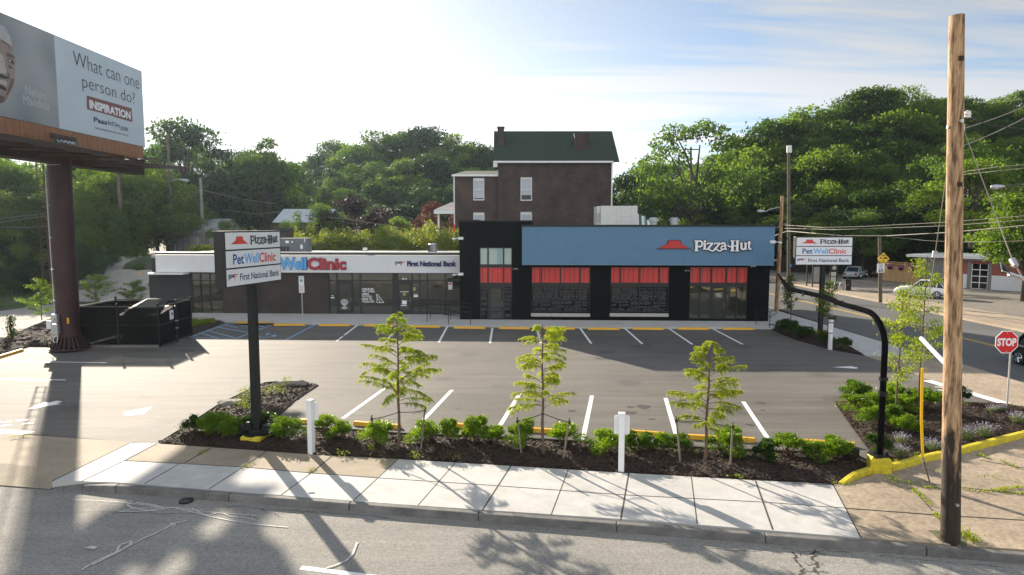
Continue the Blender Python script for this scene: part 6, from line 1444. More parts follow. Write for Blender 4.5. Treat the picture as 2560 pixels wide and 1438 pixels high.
handrail([q1, q2, q3], 'short black handrail with a square return at the right corner of the black building', [q1, q2], h=1.0, rails=(1.0, .7))
# ================================================================ far side: bus shelter, bin, racks, fences, garage
bs = D(2045, 714, 71)
shl = empty('bus_shelter', Vector((bs.x + .9, 71, 0)), 'glass bus shelter with a dark frame behind the second pylon sign pole', 'bus shelter'); k = 71 / FPX
xa, xb_, zr2 = D(2031, 700, 71).x, D(2091, 700, 71).x, D(2060, 664, 71).z
b = MB()
for x in (xa, xa + .02 + 22 * k, xb_ - 17 * k, xb_): b.box(x - .06, x + .06, 70.9, 71.0, 0, zr2)
for x in (xa, xb_): b.box(x - .05, x + .05, 72.3, 72.4, 0, zr2)
b.box(xa - .1, xb_ + .1, 70.8, 72.5, zr2, zr2 + .12); b.box(xa, xb_, 72.3, 72.38, .3, .4); b.box(xa, xa + 22 * k, 70.92, 70.98, .4, .5); b.box(xb_ - 17 * k, xb_, 70.92, 70.98, .3, .4); b.box(xb_ - 17 * k, xb_, 70.92, 70.98, 1.1, 1.16); b.box(xb_ - 17 * k, xb_, 70.92, 70.98, 1.7, 1.76)
b.build('frame', mt['black'], shl)
b = MB(); b.box(xa + .1, xa + 20 * k, 70.94, 70.96, .5, zr2 - .15); b.build('poster_case', M_('shelter_poster', (.45, .46, .46), .3, .4, 2, col2=(.2, .16, .13)), shl); b = MB(); b.box(xb_ - 15 * k, xb_ - .08, 70.94, 70.96, .45, 1.6); b.build('timetable', M_('shelter_panel', (.42, .42, .38), .3), shl)
b = MB(); b.box(xb_ - 15 * k, xb_ - .06, 70.92, 70.95, 1.8, zr2 - .05); o = b.build('route_plate', mt['black'], shl); c = Vector((xb_ - 7.5 * k, 70.91, 2.05)); b = MB(); b.face([c + Vector((math.cos(a) * .22, 0, math.sin(a) * .22)) for a in np.linspace(0, 6.283, 17)[:-1]]); b.build('round_badge', mt['sill'], o)
b = MB(); b.box(xa + 24 * k, xb_ - 18 * k, 72.2, 72.28, .45, 1.25); b.build('bench', M_('bench_wood', (.4, .25, .12), .6), shl)
b = MB(); b.box(xa + 24 * k, xb_ - 18 * k, 72.33, 72.35, 1.3, 2.1); b.build('back_glass', M_('shelter_back', (.35, .33, .28), .2), shl)
tb = G(2116, 726, .02); tr = empty('litter_bin', Vector((tb.x, tb.y, .02)), 'black square litter bin right of the bus shelter', 'litter bin'); k = tb.y / FPX
b = MB(); b.bbox((tb.x, tb.y, .02 + 13 * k), 15 * k, 15 * k, 26 * k, .1, 0, .06); b.build('bin_body', mt['blackgloss'], tr); b = MB(); b.bbox((tb.x, tb.y, .02 + 27 * k), 16.5 * k, 16.5 * k, .07, .1); b.build('lid', mt['black'], tr)
b = MB(); b.text('CITY', Vector((tb.x - .14, tb.y - 8 * k - .04, .55)), uu, Z_, .28, .07, 0, .02); b.build('lettering', mt['sill'], tr)
rk = empty('bike_rack', Vector((D(2092, 722, 67).x, 67, .02)), 'pair of grey bent pipe bike hoops between the bus shelter and the litter bin', 'bike rack')
for px in (2092, 2106):
    b = MB(); c = D(px, 722, 67); b.tube([Vector((c.x - .3, 67, 0)), Vector((c.x - .3, 67, .55))] + [Vector((c.x - .3 * math.cos(a), 67, .55 + .3 * math.sin(a))) for a in np.linspace(.3, math.pi - .3, 7)] + [Vector((c.x + .3, 67, .55)), Vector((c.x + .3, 67, 0))], .028, 6); b.build('hoop', mt['galv'], rk)
# dark board fence
dfm = M_('dark_weathered_wood', (.028, .022, .016), .9, .4, 4, stretch=(2, 2, .5))
F0, F1 = D(1950, 690, 96), D(2205, 690, 88); df = tag(empty('wooden_fence', ((F0.x + F1.x) / 2, 92, 0)), 'long dark weathered board fence behind the bus shelter', 'fence')
b = MB(); d = Vector((F1.x - F0.x, F1.y - F0.y, 0)); L_ = d.length; d.normalize(); s = 0; rng = random.Random(4)
n_ = Vector((d.y, -d.x, 0))
while s < L_: p = Vector((F0.x, F0.y, 0)) + d * s; h_ = 2.35 + rng.uniform(-.04, .04); q = p + d * .13; b.hexa([p, q, q - n_ * .03, p - n_ * .03, p + Z_ * h_, q + Z_ * h_, q - n_ * .03 + Z_ * h_, p - n_ * .03 + Z_ * h_]); s += .15
b.build('boards', dfm, df)
for s in np.arange(0, L_, 2.4): b = MB(); b.box(F0.x + d.x * s - .06, F0.x + d.x * s + .06, F0.y + d.y * s - .1, F0.y + d.y * s - .02, 0, 2.5); b.build('post', dfm, df)
# new wooden fence with lattice + hanging baskets
nf = M_('new_pine_boards', (.60, .37, .17), .7, .15, 3, stretch=(2, 2, .4))
A0, A1 = Vector((D(2208, 700, 80).x, 80, 0)), Vector((D(2320, 715, 73.5).x, 73.5, 0)); d = (A1 - A0); L_ = d.length; d.normalize(); n_ = Vector((d.y, -d.x, 0)); zt1 = D(2208, 664, 80).z; 
pf = empty('pine_fence', A0, 'new pale pine fence with a lattice top and four flower baskets', 'fence')
b = MB(); s = 0
while s < L_: p = A0 + d * s; q = p + d * .135; b.hexa([p, q, q - n_ * .03, p - n_ * .03, p + Z_ * zt1, q + Z_ * zt1, q - n_ * .03 + Z_ * zt1, p - n_ * .03 + Z_ * zt1]); s += .14
e = A1 + Vector((2.6, 1.0, 0)); d2 = (e - A1).normalized(); n2 = Vector((d2.y, -d2.x, 0)); s = 0
while s < 2.6: p = A1 + d2 * s; q = p + d2 * .135; b.hexa([p, q, q - n2 * .03, p - n2 * .03, p + Z_ * zt1, q + Z_ * zt1, q - n2 * .03 + Z_ * zt1, p - n2 * .03 + Z_ * zt1]); s += .14
b.build('boards', nf, pf)
b = MB(); s = 0
while s < L_: p = A0 + d * s + Z_ * zt1; b.tube([p, p + Z_ * .5], .04, 4); s += .28
for z in (.02, .26, .5): b.tube([A0 + Z_ * (zt1 + z), A1 + Z_ * (zt1 + z)], .045, 4)
b.build('lattice', nf, pf)
for p in (A0, A0 + d * L_ * .5, A1): b = MB(); b.box(p.x - .07, p.x + .07, p.y - .05, p.y + .09, 0, zt1 + .6); b.build('post', nf, pf)
pink = leafmat('pink_flowers', (.35, .04, .25), (.60, .15, .45), 4, .3, (1.2, .8, 1.2))
for i, (px, lab) in enumerate(((2231, 'pink flower basket nearest the left end of the pale pine fence'), (2259, 'pink flower basket second from the left on the pale pine fence'), (2292, 'pink flower basket third from the left on the pale pine fence'), (2347, 'purple flower basket in the shade right of the pale pine fence corner'))):
    t = min(1.0, (px - 2208) / 112); p = A0.lerp(A1, t) + n_ * .35 + Z_ * (zt1 - .1)
    if i == 3: p = Vector((D(2347, 674, 74).x, 74, D(2347, 674, 74).z))
    r = empty('flower_basket', p, lab, 'flower basket', 'hanging flower baskets'); b = MB(); b.lathe(p + Z_ * -.28, [(.12, 0), (.24, .1), (.27, .26), (.24, .28)], 10); b.build('pot', mt['black'], r)
    b = MB(); rg = random.Random(i)
    for _ in range(260):
        a = rg.uniform(0, 6.28); q = p + Vector((math.cos(a) * rg.uniform(0, .42), math.sin(a) * rg.uniform(0, .3), rg.uniform(-.08, .22))); u = Vector((rg.gauss(0, 1), rg.gauss(0, 1), rg.gauss(0, 1))).normalized() * .05; v = u.orthogonal().normalized() * .05; b.face([q - u, q + v, q + u, q - v])
    b.build('blossom', pink, r)
# garage
GF = Frame((44.2, 73.5), (52.5, 62.0)); gar = lroot(GF, 'auto_garage', 'low garage with a flat white roof edge, glazed overhead door and white and red siding', 'garage')
redw = M_('faded_red_siding', (.32, .10, .07), .8, .2, 3, stretch=(3, 3, 1)); 
gt = GF.Z(2420, 640); 
sd0, sd1 = GF.S(2427), GF.S(2470); 
b = MB(); b.box(0, sd0, 0, .2, 1.45, gt - .3); b.box(sd1 + .2, 30, 0, .2, 1.45, gt - .3); b.box(sd0, sd1 + .2, .001, .199, 2.55, gt - .3); b.box(0, .2, .2, 9, 0, gt - .3); lbuild(b, 'red_wall', redw, gar)
b = MB(); 
for (a, c) in ((2.6, sd0 - .35), (sd1 + .3, 30)):
    b = MB(); s = a
    while s < c: b.box(s, min(s + .21, c), -.03, .1, 0, 1.45); b.box(s + .21, min(s + .25, c), .0, .1, 0, 1.45); s += .25
    lbuild(b, 'white_siding', mt['white'], gar)
b = MB(); b.box(-1.3, 30, -.5, .3, gt - .28, gt); b.box(-1.3, 30, .3, 9, gt - .12, gt); lbuild(b, 'roof', mt['white'], gar)
b = MB(); b.box(sd0 - .35, sd0, -.05, .12, 0, 2.9); b.box(sd1, sd1 + .3, -.05, .12, 0, 2.9); b.box(sd0 - .6, sd1 + .4, -.4, .1, 2.9, 3.0); b.box(0, 2.55, -.03, .1, 0, 3.0); lbuild(b, 'door_surround', M_('grey_trim', (.22, .21, .20), .7), gar)
b = MB(); fz = 2.6
for i in range(5): b.box(sd0, sd1, .02, .08, i * (fz / 4) - .04 * (i > 0), i * (fz / 4) + .05)
for x in (sd0, (sd0 + sd1) / 2 - .04, sd1 - .08): b.box(x, x + .08, .015, .078, 0, fz)
dr = lbuild(b, 'overhead_door', mt['white'], gar); b = MB(); b.box(sd0, sd1, .04, .05, .05, fz); lbuild(b, 'pane', mt['dglass'], dr)
b = MB(); b.tube([(2.3, -.08, 0), (2.3, -.08, gt - .35)], .05, 6); lbuild(b, 'downpipe', mt['galv'], gar); b = MB(); b.tube([(sd0 - .8, -.08, 0), (sd0 - .8, -.08, gt - .4)], .04, 6); lbuild(b, 'downpipe', mt['galv'], gar)
# chain link fence by the cream shed and red flag
cf = tag(empty('chain_link_fence', D(470, 612, 78)), 'thin chain link fence in front of the cream shed', 'fence')
for px in range(330, 560, 16): p = D(px, 615, 79); b = MB(); b.tube([Vector((p.x, p.y, p.z - .5)), Vector((p.x, p.y, D(px, 590, 79).z))], .035, 5); b.build('post', mt['wired'], cf); b = MB(); p, q = D(330, 592, 79), D(550, 590, 79); b.tube([p, q], .03, 5); b.tube([p - Z_ * .7, q - Z_ * .7], .02, 5); b.build('rail', mt['wired'], cf)
fg = empty('red_flag', D(1136, 600, 58), 'small red flag on a thin stick above the hedge by the black tower', 'flag'); b = MB(); a, c = D(1136, 600, 58), D(1135, 560, 58); b.tube([a, c], .02, 5); b.build('stick', mt['galv'], fg); b = MB(); b.slab([D(1132, 580, 57.9), D(1138, 578, 57.9), D(1137, 562, 57.9), D(1134, 558, 57.9)], (0, -1, 0), .02); b.build('cloth', M_('flag_red', (.6, .03, .02), .7), fg)
# yellow pipe marker left of the shop, boulders, small street debris
ym = bp(352, 715, 0); b = MB(); b.tube([D(365, 725, 62), D(349, 676, 62)], .05, 6); tag(b.build('marker_post', mt['yellow_paint']), 'leaning yellow marker pole left of the low shop building', 'marker post')
def boulder(px, py, sx, sy, sz, label, seed, rz=0):
    me = bpy.data.meshes.new('boulder'); bm = bmesh.new(); bmesh.ops.create_icosphere(bm, subdivisions=3, radius=1); rg = random.Random(seed); off = Vector((seed * 3.1, 0, 0))
    for v in bm.verts:
        n = noise.noise(v.co * 1.4 + off) * .35 + noise.noise(v.co * 3.5 + off) * .12; v.co = v.co * (1 + n); v.co.z = max(-.4, min(.75, v.co.z)); v.co = Vector((v.co.x * sx, v.co.y * sy, v.co.z * sz))
    bm.to_mesh(me); bm.free(); me.materials.append(mt['stone']); g = G(px, py, .05); o = link_mesh('boulder', me, None, (g.x, g.y, .08)); o.rotation_euler = (0, 0, rz); tag(o, label, 'boulder')
boulder(725, 966, .75, .38, .3, 'long flat grey boulder at the back tip of the front bed peninsula', 3, .15); boulder(578, 1014, .5, .3, .22, 'smaller brown boulder behind the bushes left of the tall pylon sign', 8, .3)
b = MB(); c = G(465, 1254, -.14); b.lathe(c, [(.16, 0), (.16, .035), (.05, .05)], 10); o = b.build('rubber_cap', mt['black']); tag(o, 'flat black lump lying in the gutter by the kerb', 'debris')
b = MB(); p = G(778, 1231, .035); b.bbox(p + Z_ * .01, .14, .05, .02, .2); tag(b.build('litter', mt['lwhite']), 'scrap of white paper on the white sidewalk', 'litter')
b = MB(); p = G(2382, 1362, .03); b.face([G(2320, 1325, .034), G(2356, 1356, .034), G(2418, 1366, .034), G(2410, 1330, .034)]); tag(b.build('pole_pit', mt['dirt']), kind='structure')
# ================================================================ PLANTS
def leafgeo(P, L_, Wd, rng, up=0.3, N=None, droop=None):
    """rhombic leaves at the points P; returns vertex array (4n,3)"""
    n = len(P)
    a = rng.normal(size=(n, 3))
    if droop is not None: a = a * .35 + droop
    a /= np.linalg.norm(a, axis=1)[:, None]
    c = rng.normal(size=(n, 3)); c[:, 2] += up * 3
    c /= np.linalg.norm(c, axis=1)[:, None]
    w = np.cross(a, c); w /= np.maximum(np.linalg.norm(w, axis=1), 1e-6)[:, None]
    L_ = (np.asarray(L_) * rng.uniform(.55, 1.0, n) ** 1.0 * (1 + .9 * (rng.random(n) < .3)))[:, None]; Wd = (np.asarray(Wd) * rng.uniform(.7, 1.3, n))[:, None]
    V = np.empty((n, 4, 3)); V[:, 0] = P - a * L_; V[:, 1] = P + w * Wd; V[:, 2] = P + a * L_; V[:, 3] = P - w * Wd
    return V.reshape(-1, 3)
def quadmesh(name, V, mats, extra=None):
    me = bpy.data.meshes.new(name); n = len(V) // 4
    me.vertices.add(len(V)); me.vertices.foreach_set('co', V.ravel())
    me.loops.add(4 * n); me.loops.foreach_set('vertex_index', np.arange(4 * n, dtype=np.int32))
    me.polygons.add(n); me.polygons.foreach_set('loop_start', np.arange(0, 4 * n, 4, dtype=np.int32)); me.polygons.foreach_set('loop_total', np.full(n, 4, dtype=np.int32))
    for m in (mats if isinstance(mats, list) else [mats]): me.materials.append(m)
    me.update(calc_edges=True); return me
LM = dict(
    wood1=leafmat('wood_leaves_mid', (.020, .045, .011), (.115, .172, .032), .9),
    wood2=leafmat('wood_leaves_bright', (.034, .068, .012), (.185, .24, .036), .9),
    wood3=leafmat('wood_leaves_dark', (.009, .024, .010), (.045, .085, .022), .9, .38),
    maple=leafmat('dark_red_leaves', (.014, .007, .010), (.038, .020, .024), 1.2, .3, (1.5, .9, 1.0)),
    rust=leafmat('rusty_red_leaves', (.07, .028, .022), (.17, .075, .055), 1.2, .35, (1.6, .9, .8)),
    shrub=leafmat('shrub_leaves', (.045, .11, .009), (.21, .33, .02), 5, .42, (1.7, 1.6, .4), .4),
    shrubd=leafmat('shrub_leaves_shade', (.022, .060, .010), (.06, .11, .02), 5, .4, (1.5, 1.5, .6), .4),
    cyp=leafmat('cypress_leaves', (.22, .30, .024), (.42, .50, .05), 3, .5, (1.6, 1.45, .45)),
    cypd=leafmat('cypress_leaves_green', (.15, .22, .022), (.32, .38, .04), 3, .5, (1.6, 1.5, .5)),
    young=leafmat('young_tree_leaves', (.16, .24, .018), (.34, .40, .04), 3, .48, (1.6, 1.5, .4)),
    hedge=leafmat('knotweed_leaves', (.13, .19, .03), (.40, .44, .07), 1.3, .42, (1.5, 1.3, .5)),
    mint=leafmat('catmint_leaves', (.12, .16, .07), (.26, .30, .16), 5, .3, (1.2, 1.3, .8)),
    minf=leafmat('catmint_flowers', (.30, .27, .38), (.50, .47, .58), 5, .3, (1.1, 1, 1.2)),
    weed=leafmat('weed_leaves', (.08, .14, .012), (.24, .30, .03), 5, .45, (1.6, 1.5, .4)))
def reslot(o, mat):
    for sl in o.material_slots: sl.link = 'OBJECT'; sl.material = mat
# ---- broadleaf prototypes, height 1
def proto_tree(seed, spread=.34, base=.22, nb=40, n=12000, lobe=(.035, .125), leaf=.0125, open_=.0):
    rng = np.random.default_rng(seed); rd = random.Random(seed)
    blobs = []
    for i in range(nb):
        while True:
            v = rng.normal(size=3); v /= np.linalg.norm(v); r = rng.uniform(.45, 1.0) ** .6
            z = .5 * (1 + base) + v[2] * r * (1 - base) * .5 * .86
            t = (z - base) / (1 - base); prof = math.sin(max(0.02, min(1, t * .93 + .07)) ** .75 * math.pi) ** .6
            x, y = v[0] * r * spread * prof * 1.25, v[1] * r * spread * prof * 1.25
            if all((x - q[0]) ** 2 + (y - q[1]) ** 2 + (z - q[2]) ** 2 > (.045 + open_) ** 2 for q in blobs): break
        blobs.append((x, y, z, rng.uniform(*lobe)))
    P = []; D_ = []
    wts = np.array([q[3] ** 2 for q in blobs]); wts /= wts.sum()
    idx = rng.choice(nb, size=n, p=wts)
    B_ = np.array(blobs)[idx]; v = rng.normal(size=(n, 3)); v /= np.linalg.norm(v, axis=1)[:, None]
    rr = rng.uniform(.25, 1.0, n) ** .45 * (1 + .22 * np.minimum(2, np.abs(rng.normal(size=n))) * (rng.random(n) < .25))
    # sub-clumps give a ragged outline
    sub = np.sin(v[:, 0] * 6 + B_[:, 0] * 60) * np.sin(v[:, 1] * 6 + B_[:, 1] * 70) * np.sin(v[:, 2] * 6 + 1)
    rr *= (1 + .45 * sub)
    P = B_[:, :3] + v * (B_[:, 3] * rr)[:, None] * np.array([1.15, 1.15, .72])
    droop = np.tile(np.array([0, 0, -.25]), (n, 1)) + v * .4
    V = leafgeo(P, leaf, leaf * .62, rng, .35, droop=droop)
    crown = quadmesh('crown', V, LM['wood1'])
    b = MB(); 
    pts = [Vector((0, 0, 0)), Vector((rd.uniform(-.01, .01), rd.uniform(-.01, .01), .2)), Vector((rd.uniform(-.02, .02), rd.uniform(-.02, .02), .45)), Vector((rd.uniform(-.03, .03), rd.uniform(-.03, .03), .8))]
    b.tube(pts, [.022, .017, .012, .004], 7)
    for q in blobs[::2]:
        z0 = max(.16, min(.6, q[2] * rd.uniform(.45, .7))); s = Vector((0, 0, z0)); e = Vector(q[:3]); m = s.lerp(e, .5) + Vector((0, 0, .03))
        b.tube([s, m, e], [.008, .005, .002], 5)
    me = bpy.data.meshes.new('trunk'); me.from_pydata([tuple(v) for v in b.v], [], b.f); me.materials.append(mt['bark']); me.update()
    return crown, me
PROTO = [proto_tree(11), proto_tree(12, .38, .18, 44), proto_tree(13, .30, .15, 34), proto_tree(14, .36, .30, 36, 11000), proto_tree(15, .42, .10, 50, 14000, (.04, .11))]
LONE = proto_tree(21, .40, .30, 34, 7500, (.05, .10), .0115, .015)
BUSH = proto_tree(31, .62, .02, 46, 14000, (.06, .15), .0125)
def tree(name, loc, h, pr, mat, label, group, w=1.0, rz=None, cat='tree', lean=0):
    rd = random.Random(hash((round(loc[0], 2), round(loc[1], 2))) & 0xffff)
    r = empty(name, loc, label, cat, group, rd.uniform(0, 6.28) if rz is None else rz)
    tr = link_mesh('trunk', pr[1], r); cr = link_mesh('crown', pr[0], r)
    r.scale = (h * w, h * w, h); reslot(cr, mat); return r
RD = random.Random(77); FLOAT = []
def ptree(px, pyt, Y, h, pi, mk, label, group, w=1.0, name='broadleaf_tree', zb=None):
    if 1600 < px < 1985 and 70 < Y < 118 and pi is not LONE: Y *= 1.32; h = (h[0] * 1.2, h[1] * 1.35) if isinstance(h, tuple) else h * 1.3
    top = D(px, pyt, Y); z0 = terr(top.x, Y) if zb is None else zb
    hh = max(h[0], min(h[1] * 1.3, top.z - z0 + .2)) if isinstance(h, tuple) else h
    FLOAT.append((round(top.z - hh - z0, 1), px, pyt, Y))
    pr = PROTO[pi] if isinstance(pi, int) else pi
    return tree(name, (top.x, Y, top.z - hh), hh, pr, LM[mk], label, group, w)
# lone open tree and named ones
ptree(1742, 282, 104, (9, 20), LONE, 'wood1', 'lone open crowned tree standing up against the sky right of the brick house', None, 1.0)
ptree(458, 292, 98, (12, 22), 1, 'wood1', 'tallest tree right beside the billboard edge, with the dark pole in front of it', None, .9)
ptree(408, 330, 104, (12, 20), LONE, 'wood1', 'open crowned tree partly hidden behind the right edge of the billboard', None, .9)
ptree(668, 334, 92, (12, 20), 2, 'wood1', 'tall tree left of the gap in the far tree line, above the bright metal roof', None, .95)
ptree(560, 352, 94, (12, 20), 4, 'wood3', 'dense dark tree behind the cream shed', None, 1.0)
ptree(1690, 440, 88, (6, 13), 4, 'wood2', 'bright yellow green round tree just right of the brick house', None, 1.05)
ptree(1625, 470, 92, (6, 12), 3, 'wood2', 'green tree touching the right wall of the brick house', None, 1.0)
ptree(1565, 420, 105, (8, 16), 0, 'wood3', 'darker tree directly behind the right end of the green roof', None, .9)
ptree(885, 486, 71, (5, 8.5), BUSH, 'maple', 'big dark red leaved tree in the middle of the far yard', None, 1.1, 'red_leaved_tree')
ptree(1098, 498, 72, (4, 7), BUSH, 'rust', 'rusty red tree beside the white porch post', None, .72, 'red_leaved_tree')
ptree(782, 505, 68, (4, 7), BUSH, 'wood2', 'light green loose tree left of the dark red tree', None, .8, 'small_tree')
ptree(978, 538, 74, (3, 5), BUSH, 'wood2', 'small green tree right of the dark red tree', None, .85, 'small_tree')
ptree(1022, 550, 76, (2.5, 4.5), BUSH, 'wood1', 'low green bush left of the rusty red tree', None, .9, 'small_tree')
ptree(572, 546, 76, (2.5, 5), BUSH, 'wood1', 'round green bush right of the cream shed', None, .85, 'small_tree')
# far tree line, left of the house
G1 = 'trees of the far tree line left of the brick house'
ORD = ['first', 'second', 'third', 'fourth', 'fifth', 'sixth', 'seventh', 'eighth', 'ninth', 'tenth', 'eleventh', 'twelfth', 'thirteenth', 'fourteenth', 'fifteenth', 'sixteenth', 'seventeenth', 'eighteenth', 'nineteenth', 'twentieth', 'twenty-first', 'twenty-second', 'twenty-third', 'twenty-fourth', 'twenty-fifth', 'twenty-sixth', 'twenty-seventh', 'twenty-eighth']
TONE = dict(wood1='mid green', wood2='bright green', wood3='dark green')
def rowlabels(items, where):
    out = {}
    for k, i in enumerate(sorted(items, key=lambda q: items[q])): out[i] = '%s tree from the left ' % ORD[min(k, 27)] + where
    return out
far = [(500, 360, 112), (610, 380, 110), (700, 380, 118), (740, 420, 140), (760, 395, 150), (800, 372, 150), (845, 350, 155), (890, 345, 150), (930, 350, 160), (960, 322, 145), (1000, 318, 150), (1045, 312, 150), (1090, 316, 150), (1135, 325, 145), (1180, 345, 150), (1215, 352, 160), (1260, 372, 165),
       (820, 410, 128), (880, 400, 125), (940, 395, 128), (1010, 390, 122), (1070, 385, 120), (1130, 400, 118), (1185, 410, 122), (1235, 420, 125), (860, 460, 112), (930, 455, 108), (1000, 450, 106), (1070, 445, 104), (1140, 455, 100), (1200, 470, 104), (760, 460, 116), (700, 450, 108), (640, 440, 98), (590, 450, 96), (530, 455, 94), (470, 450, 92), (800, 500, 98), (720, 500, 95), (430, 420, 100), (1010, 500, 96), (940, 510, 95), (1090, 520, 94)]
FL = rowlabels({i: q[0] for i, q in enumerate(far) if i < 17}, 'on the skyline left of the brick house')
FL.update(rowlabels({i: q[0] for i, q in enumerate(far) if i >= 17 and q[1] < 425}, 'in the upper row below that skyline, left of the house'))
FL.update(rowlabels({i: q[0] for i, q in enumerate(far) if i >= 17 and q[1] >= 425}, 'in the lower row behind the sheds and yard trees'))
for i, (px, py, Y) in enumerate(far):
    ptree(px + RD.uniform(-8, 8), py + RD.uniform(-4, 4), Y, (9, 19), [0, 1, 4, 2, 3][i % 5], ['wood1', 'wood3', 'wood2', 'wood3'][(i * 7 // 3) % 4] if i > 16 else ['wood1', 'wood2', 'wood3'][i % 3], FL[i], G1, RD.uniform(.95, 1.2))
# wooded hill on the right
G2 = 'trees of the wooded hill on the right'
hill = []
sky_pts = [(1590, 425, 150), (1630, 405, 150), (1670, 395, 150), (1720, 400, 140), (1790, 385, 135), (1835, 352, 125), (1880, 318, 120), (1925, 296, 120), (1965, 276, 122), (2005, 268, 124), (2045, 262, 124), (2085, 256, 124), (2120, 240, 124), (2160, 216, 124), (2200, 208, 124), (2240, 214, 124), (2280, 214, 126), (2325, 236, 128), (2365, 234, 128), (2410, 240, 128), (2450, 250, 130), (2490, 252, 130), (2530, 228, 126), (2570, 212, 124), (2620, 215, 122)]
hill += sky_pts; HR = [-1] * len(sky_pts)
for row, (Y, dy) in enumerate(((114, 62), (106, 128), (99, 195), (93, 262), (88.5, 325))):
    for k, (px, py, _) in enumerate(sky_pts[3:]):
        if (k + row) % 2 == 0 or row in (1, 3): 
            yy = py + dy + RD.uniform(-22, 22)
            if yy < 575: hill.append((px + RD.uniform(-22, 22), yy, Y + RD.uniform(-2.5, 2.5))); HR.append(row)
HL = {}
for row in range(-1, 5): HL.update(rowlabels({i: q[0] for i, q in enumerate(hill) if HR[i] == row}, ['along the crest of the right-hand wooded hill', 'in the top row just under the hill crest', 'in the second row below the hill crest', 'in the third row, halfway down the wooded hill', 'in the fourth row, low on the wooded hill', 'in the bottom row at the wooded hill foot'][row + 1]))
for i, (px, py, Y) in enumerate(hill):
    X = D(px, py, Y).x
    if X < 34 + 0 and Y < 100 and px > 1900: Y = max(Y, 100)
    ptree(px, py, Y, (9, 17), [4, 1, 0, 2, 3, 4][i % 6], ['wood1', 'wood3', 'wood2', 'wood1', 'wood3'][(i * 5 // 2) % 5] if i > 24 else ['wood2', 'wood1'][i % 2], HL[i], G2, RD.uniform(.95, 1.2))
# low edge of the wood
SM = [(1835, 470, 84), (1790, 500, 80), (1745, 530, 78), (1845, 530, 74), (1890, 560, 76), (1900, 500, 84), (2000, 560, 100), (2060, 570, 100), (2120, 560, 98), (2180, 570, 97), (2240, 560, 94), (2290, 590, 92), (2330, 575, 88), (1925, 600, 86), (1960, 585, 98), (2270, 470, 90), (2320, 460, 88)]
SL = rowlabels({i: q[0] for i, q in enumerate(SM)}, 'among the small trees edging the right-hand wood')
for i, (px, py, Y) in enumerate(SM):
    ptree(px, py, Y, (5, 11), [4, 0, 2][i % 3], ['wood1', 'wood3', 'wood2'][i % 3], SL[i], 'smaller trees at the foot of the right-hand wood', 1.15, 'small_tree')
# tree over the garage
for px, py, Y, h, pi, lab in ((2575, 488, 58, 9, 3, 'fresh green tree leaning over the garage roof at the right edge'), (2660, 440, 54, 11, 3, 'large tree at the right edge behind the grey street light')):
    ptree(px, py, Y, h, pi, 'wood2', lab, None, 1.15)
ptree(2440, 395, 76, 10, 1, 'wood2', 'light green tree right of the nearest wooden pole, above the garage', None, 1.3); ptree(2410, 330, 84, 12, 4, 'wood1', 'tree just right of the nearest wooden pole below the skyline', None, 1.2)
# left wood
G3 = 'trees of the sunlit wood at the far left'
left = [(-60, 350, 84, 1), (20, 402, 80, 1), (75, 420, 80, 0), (-10, 380, 84, 2), (60, 385, 88, 1), (190, 400, 84, 0), (235, 395, 76, 1), (290, 390, 88, 0), (345, 385, 82, 1), (385, 420, 84, 0), (150, 380, 96, 0), (250, 375, 98, 1), (320, 400, 80, 1), (300, 440, 76, 1), (310, 470, 78, 0), (120, 470, 74, 2), (30, 480, 72, 1), (-40, 470, 70, 1), (205, 480, 72, 1), (270, 500, 72, 2)]
LL = rowlabels({i: q[0] for i, q in enumerate(left)}, 'in the sunlit wood below the billboard')
for i, (px, py, Y, c) in enumerate(left):
    ptree(px, py, Y, (10, 17), [4, 1, 2, 0][i % 4], ['wood1', 'wood2', 'wood1'][c], LL[i], G3, RD.uniform(.95, 1.15))
LBs = [(10, 590, 68, 2), (60, 600, 67, 0), (-50, 570, 66, 2), (110, 590, 68, 2), (90, 640, 64, 2), (210, 600, 62, 2), (250, 610, 64, 0), (180, 630, 60, 2), (345, 620, 70, 0), (350, 655, 64, 0), (290, 640, 70, 2), (30, 650, 63, 2), (372, 700, 60, 0), (-60, 640, 62, 2)]
BLb = rowlabels({i: q[0] for i, q in enumerate(LBs)}, 'X')
for i, (px, py, Y, c) in enumerate(LBs):
    ptree(px, py, Y, (3, 6), BUSH, ['wood1', 'wood2', 'wood3'][c], BLb[i].replace('tree from the left X', 'dense bush from the left along the foot of the far left wood'), 'dense bushes at the foot of the far left wood', .8, 'bush')
# ---- scattered ground cover as stuff
def scatter(name, pts, L_, Wd, mat, seed, up=.3, droop=None, label=None):
    rng = np.random.default_rng(seed); V = leafgeo(np.array(pts), L_, Wd, rng, up, droop=None if droop is None else np.tile(np.array(droop), (len(pts), 1)))
    o = link_mesh(name, quadmesh(name, V, mat)); tag(o, label, None, None, 'stuff'); return o
rng = np.random.default_rng(5); pts = []
for _ in range(26000):                                       # yellow-green thicket behind the low roof
    t = rng.random(); px = 735 + 420 * t; Y = 60.5 + rng.random() * 5.5
    topy = 585 + 40 * noise.noise(Vector((px * .02, Y * .6, 0))) + 14 * noise.noise(Vector((px * .09, Y, 3))) + (8 if px < 800 else 0) - (5 if px > 1050 else 0) - (Y - 60.5) * .4
    top = D(px, topy, Y); z0 = 3.3
    z = z0 + (top.z - z0) * (1 - abs(rng.normal()) * .45)
    if z < z0: continue
    pts.append((top.x, Y, z + abs(rng.normal()) * .1 * (rng.random() < .2)))
scatter('hedge_thicket', pts, .11, .05, LM['hedge'], 6, .4, label='yellow green thicket growing behind the low shop roof')
pts = []
for _ in range(2600):
    px = 475 + 85 * rng.random(); Y = 62 + rng.random() * 3; p = D(px, 612 + 6 * rng.random(), Y); pts.append((p.x, Y, p.z - abs(rng.normal()) * .35))
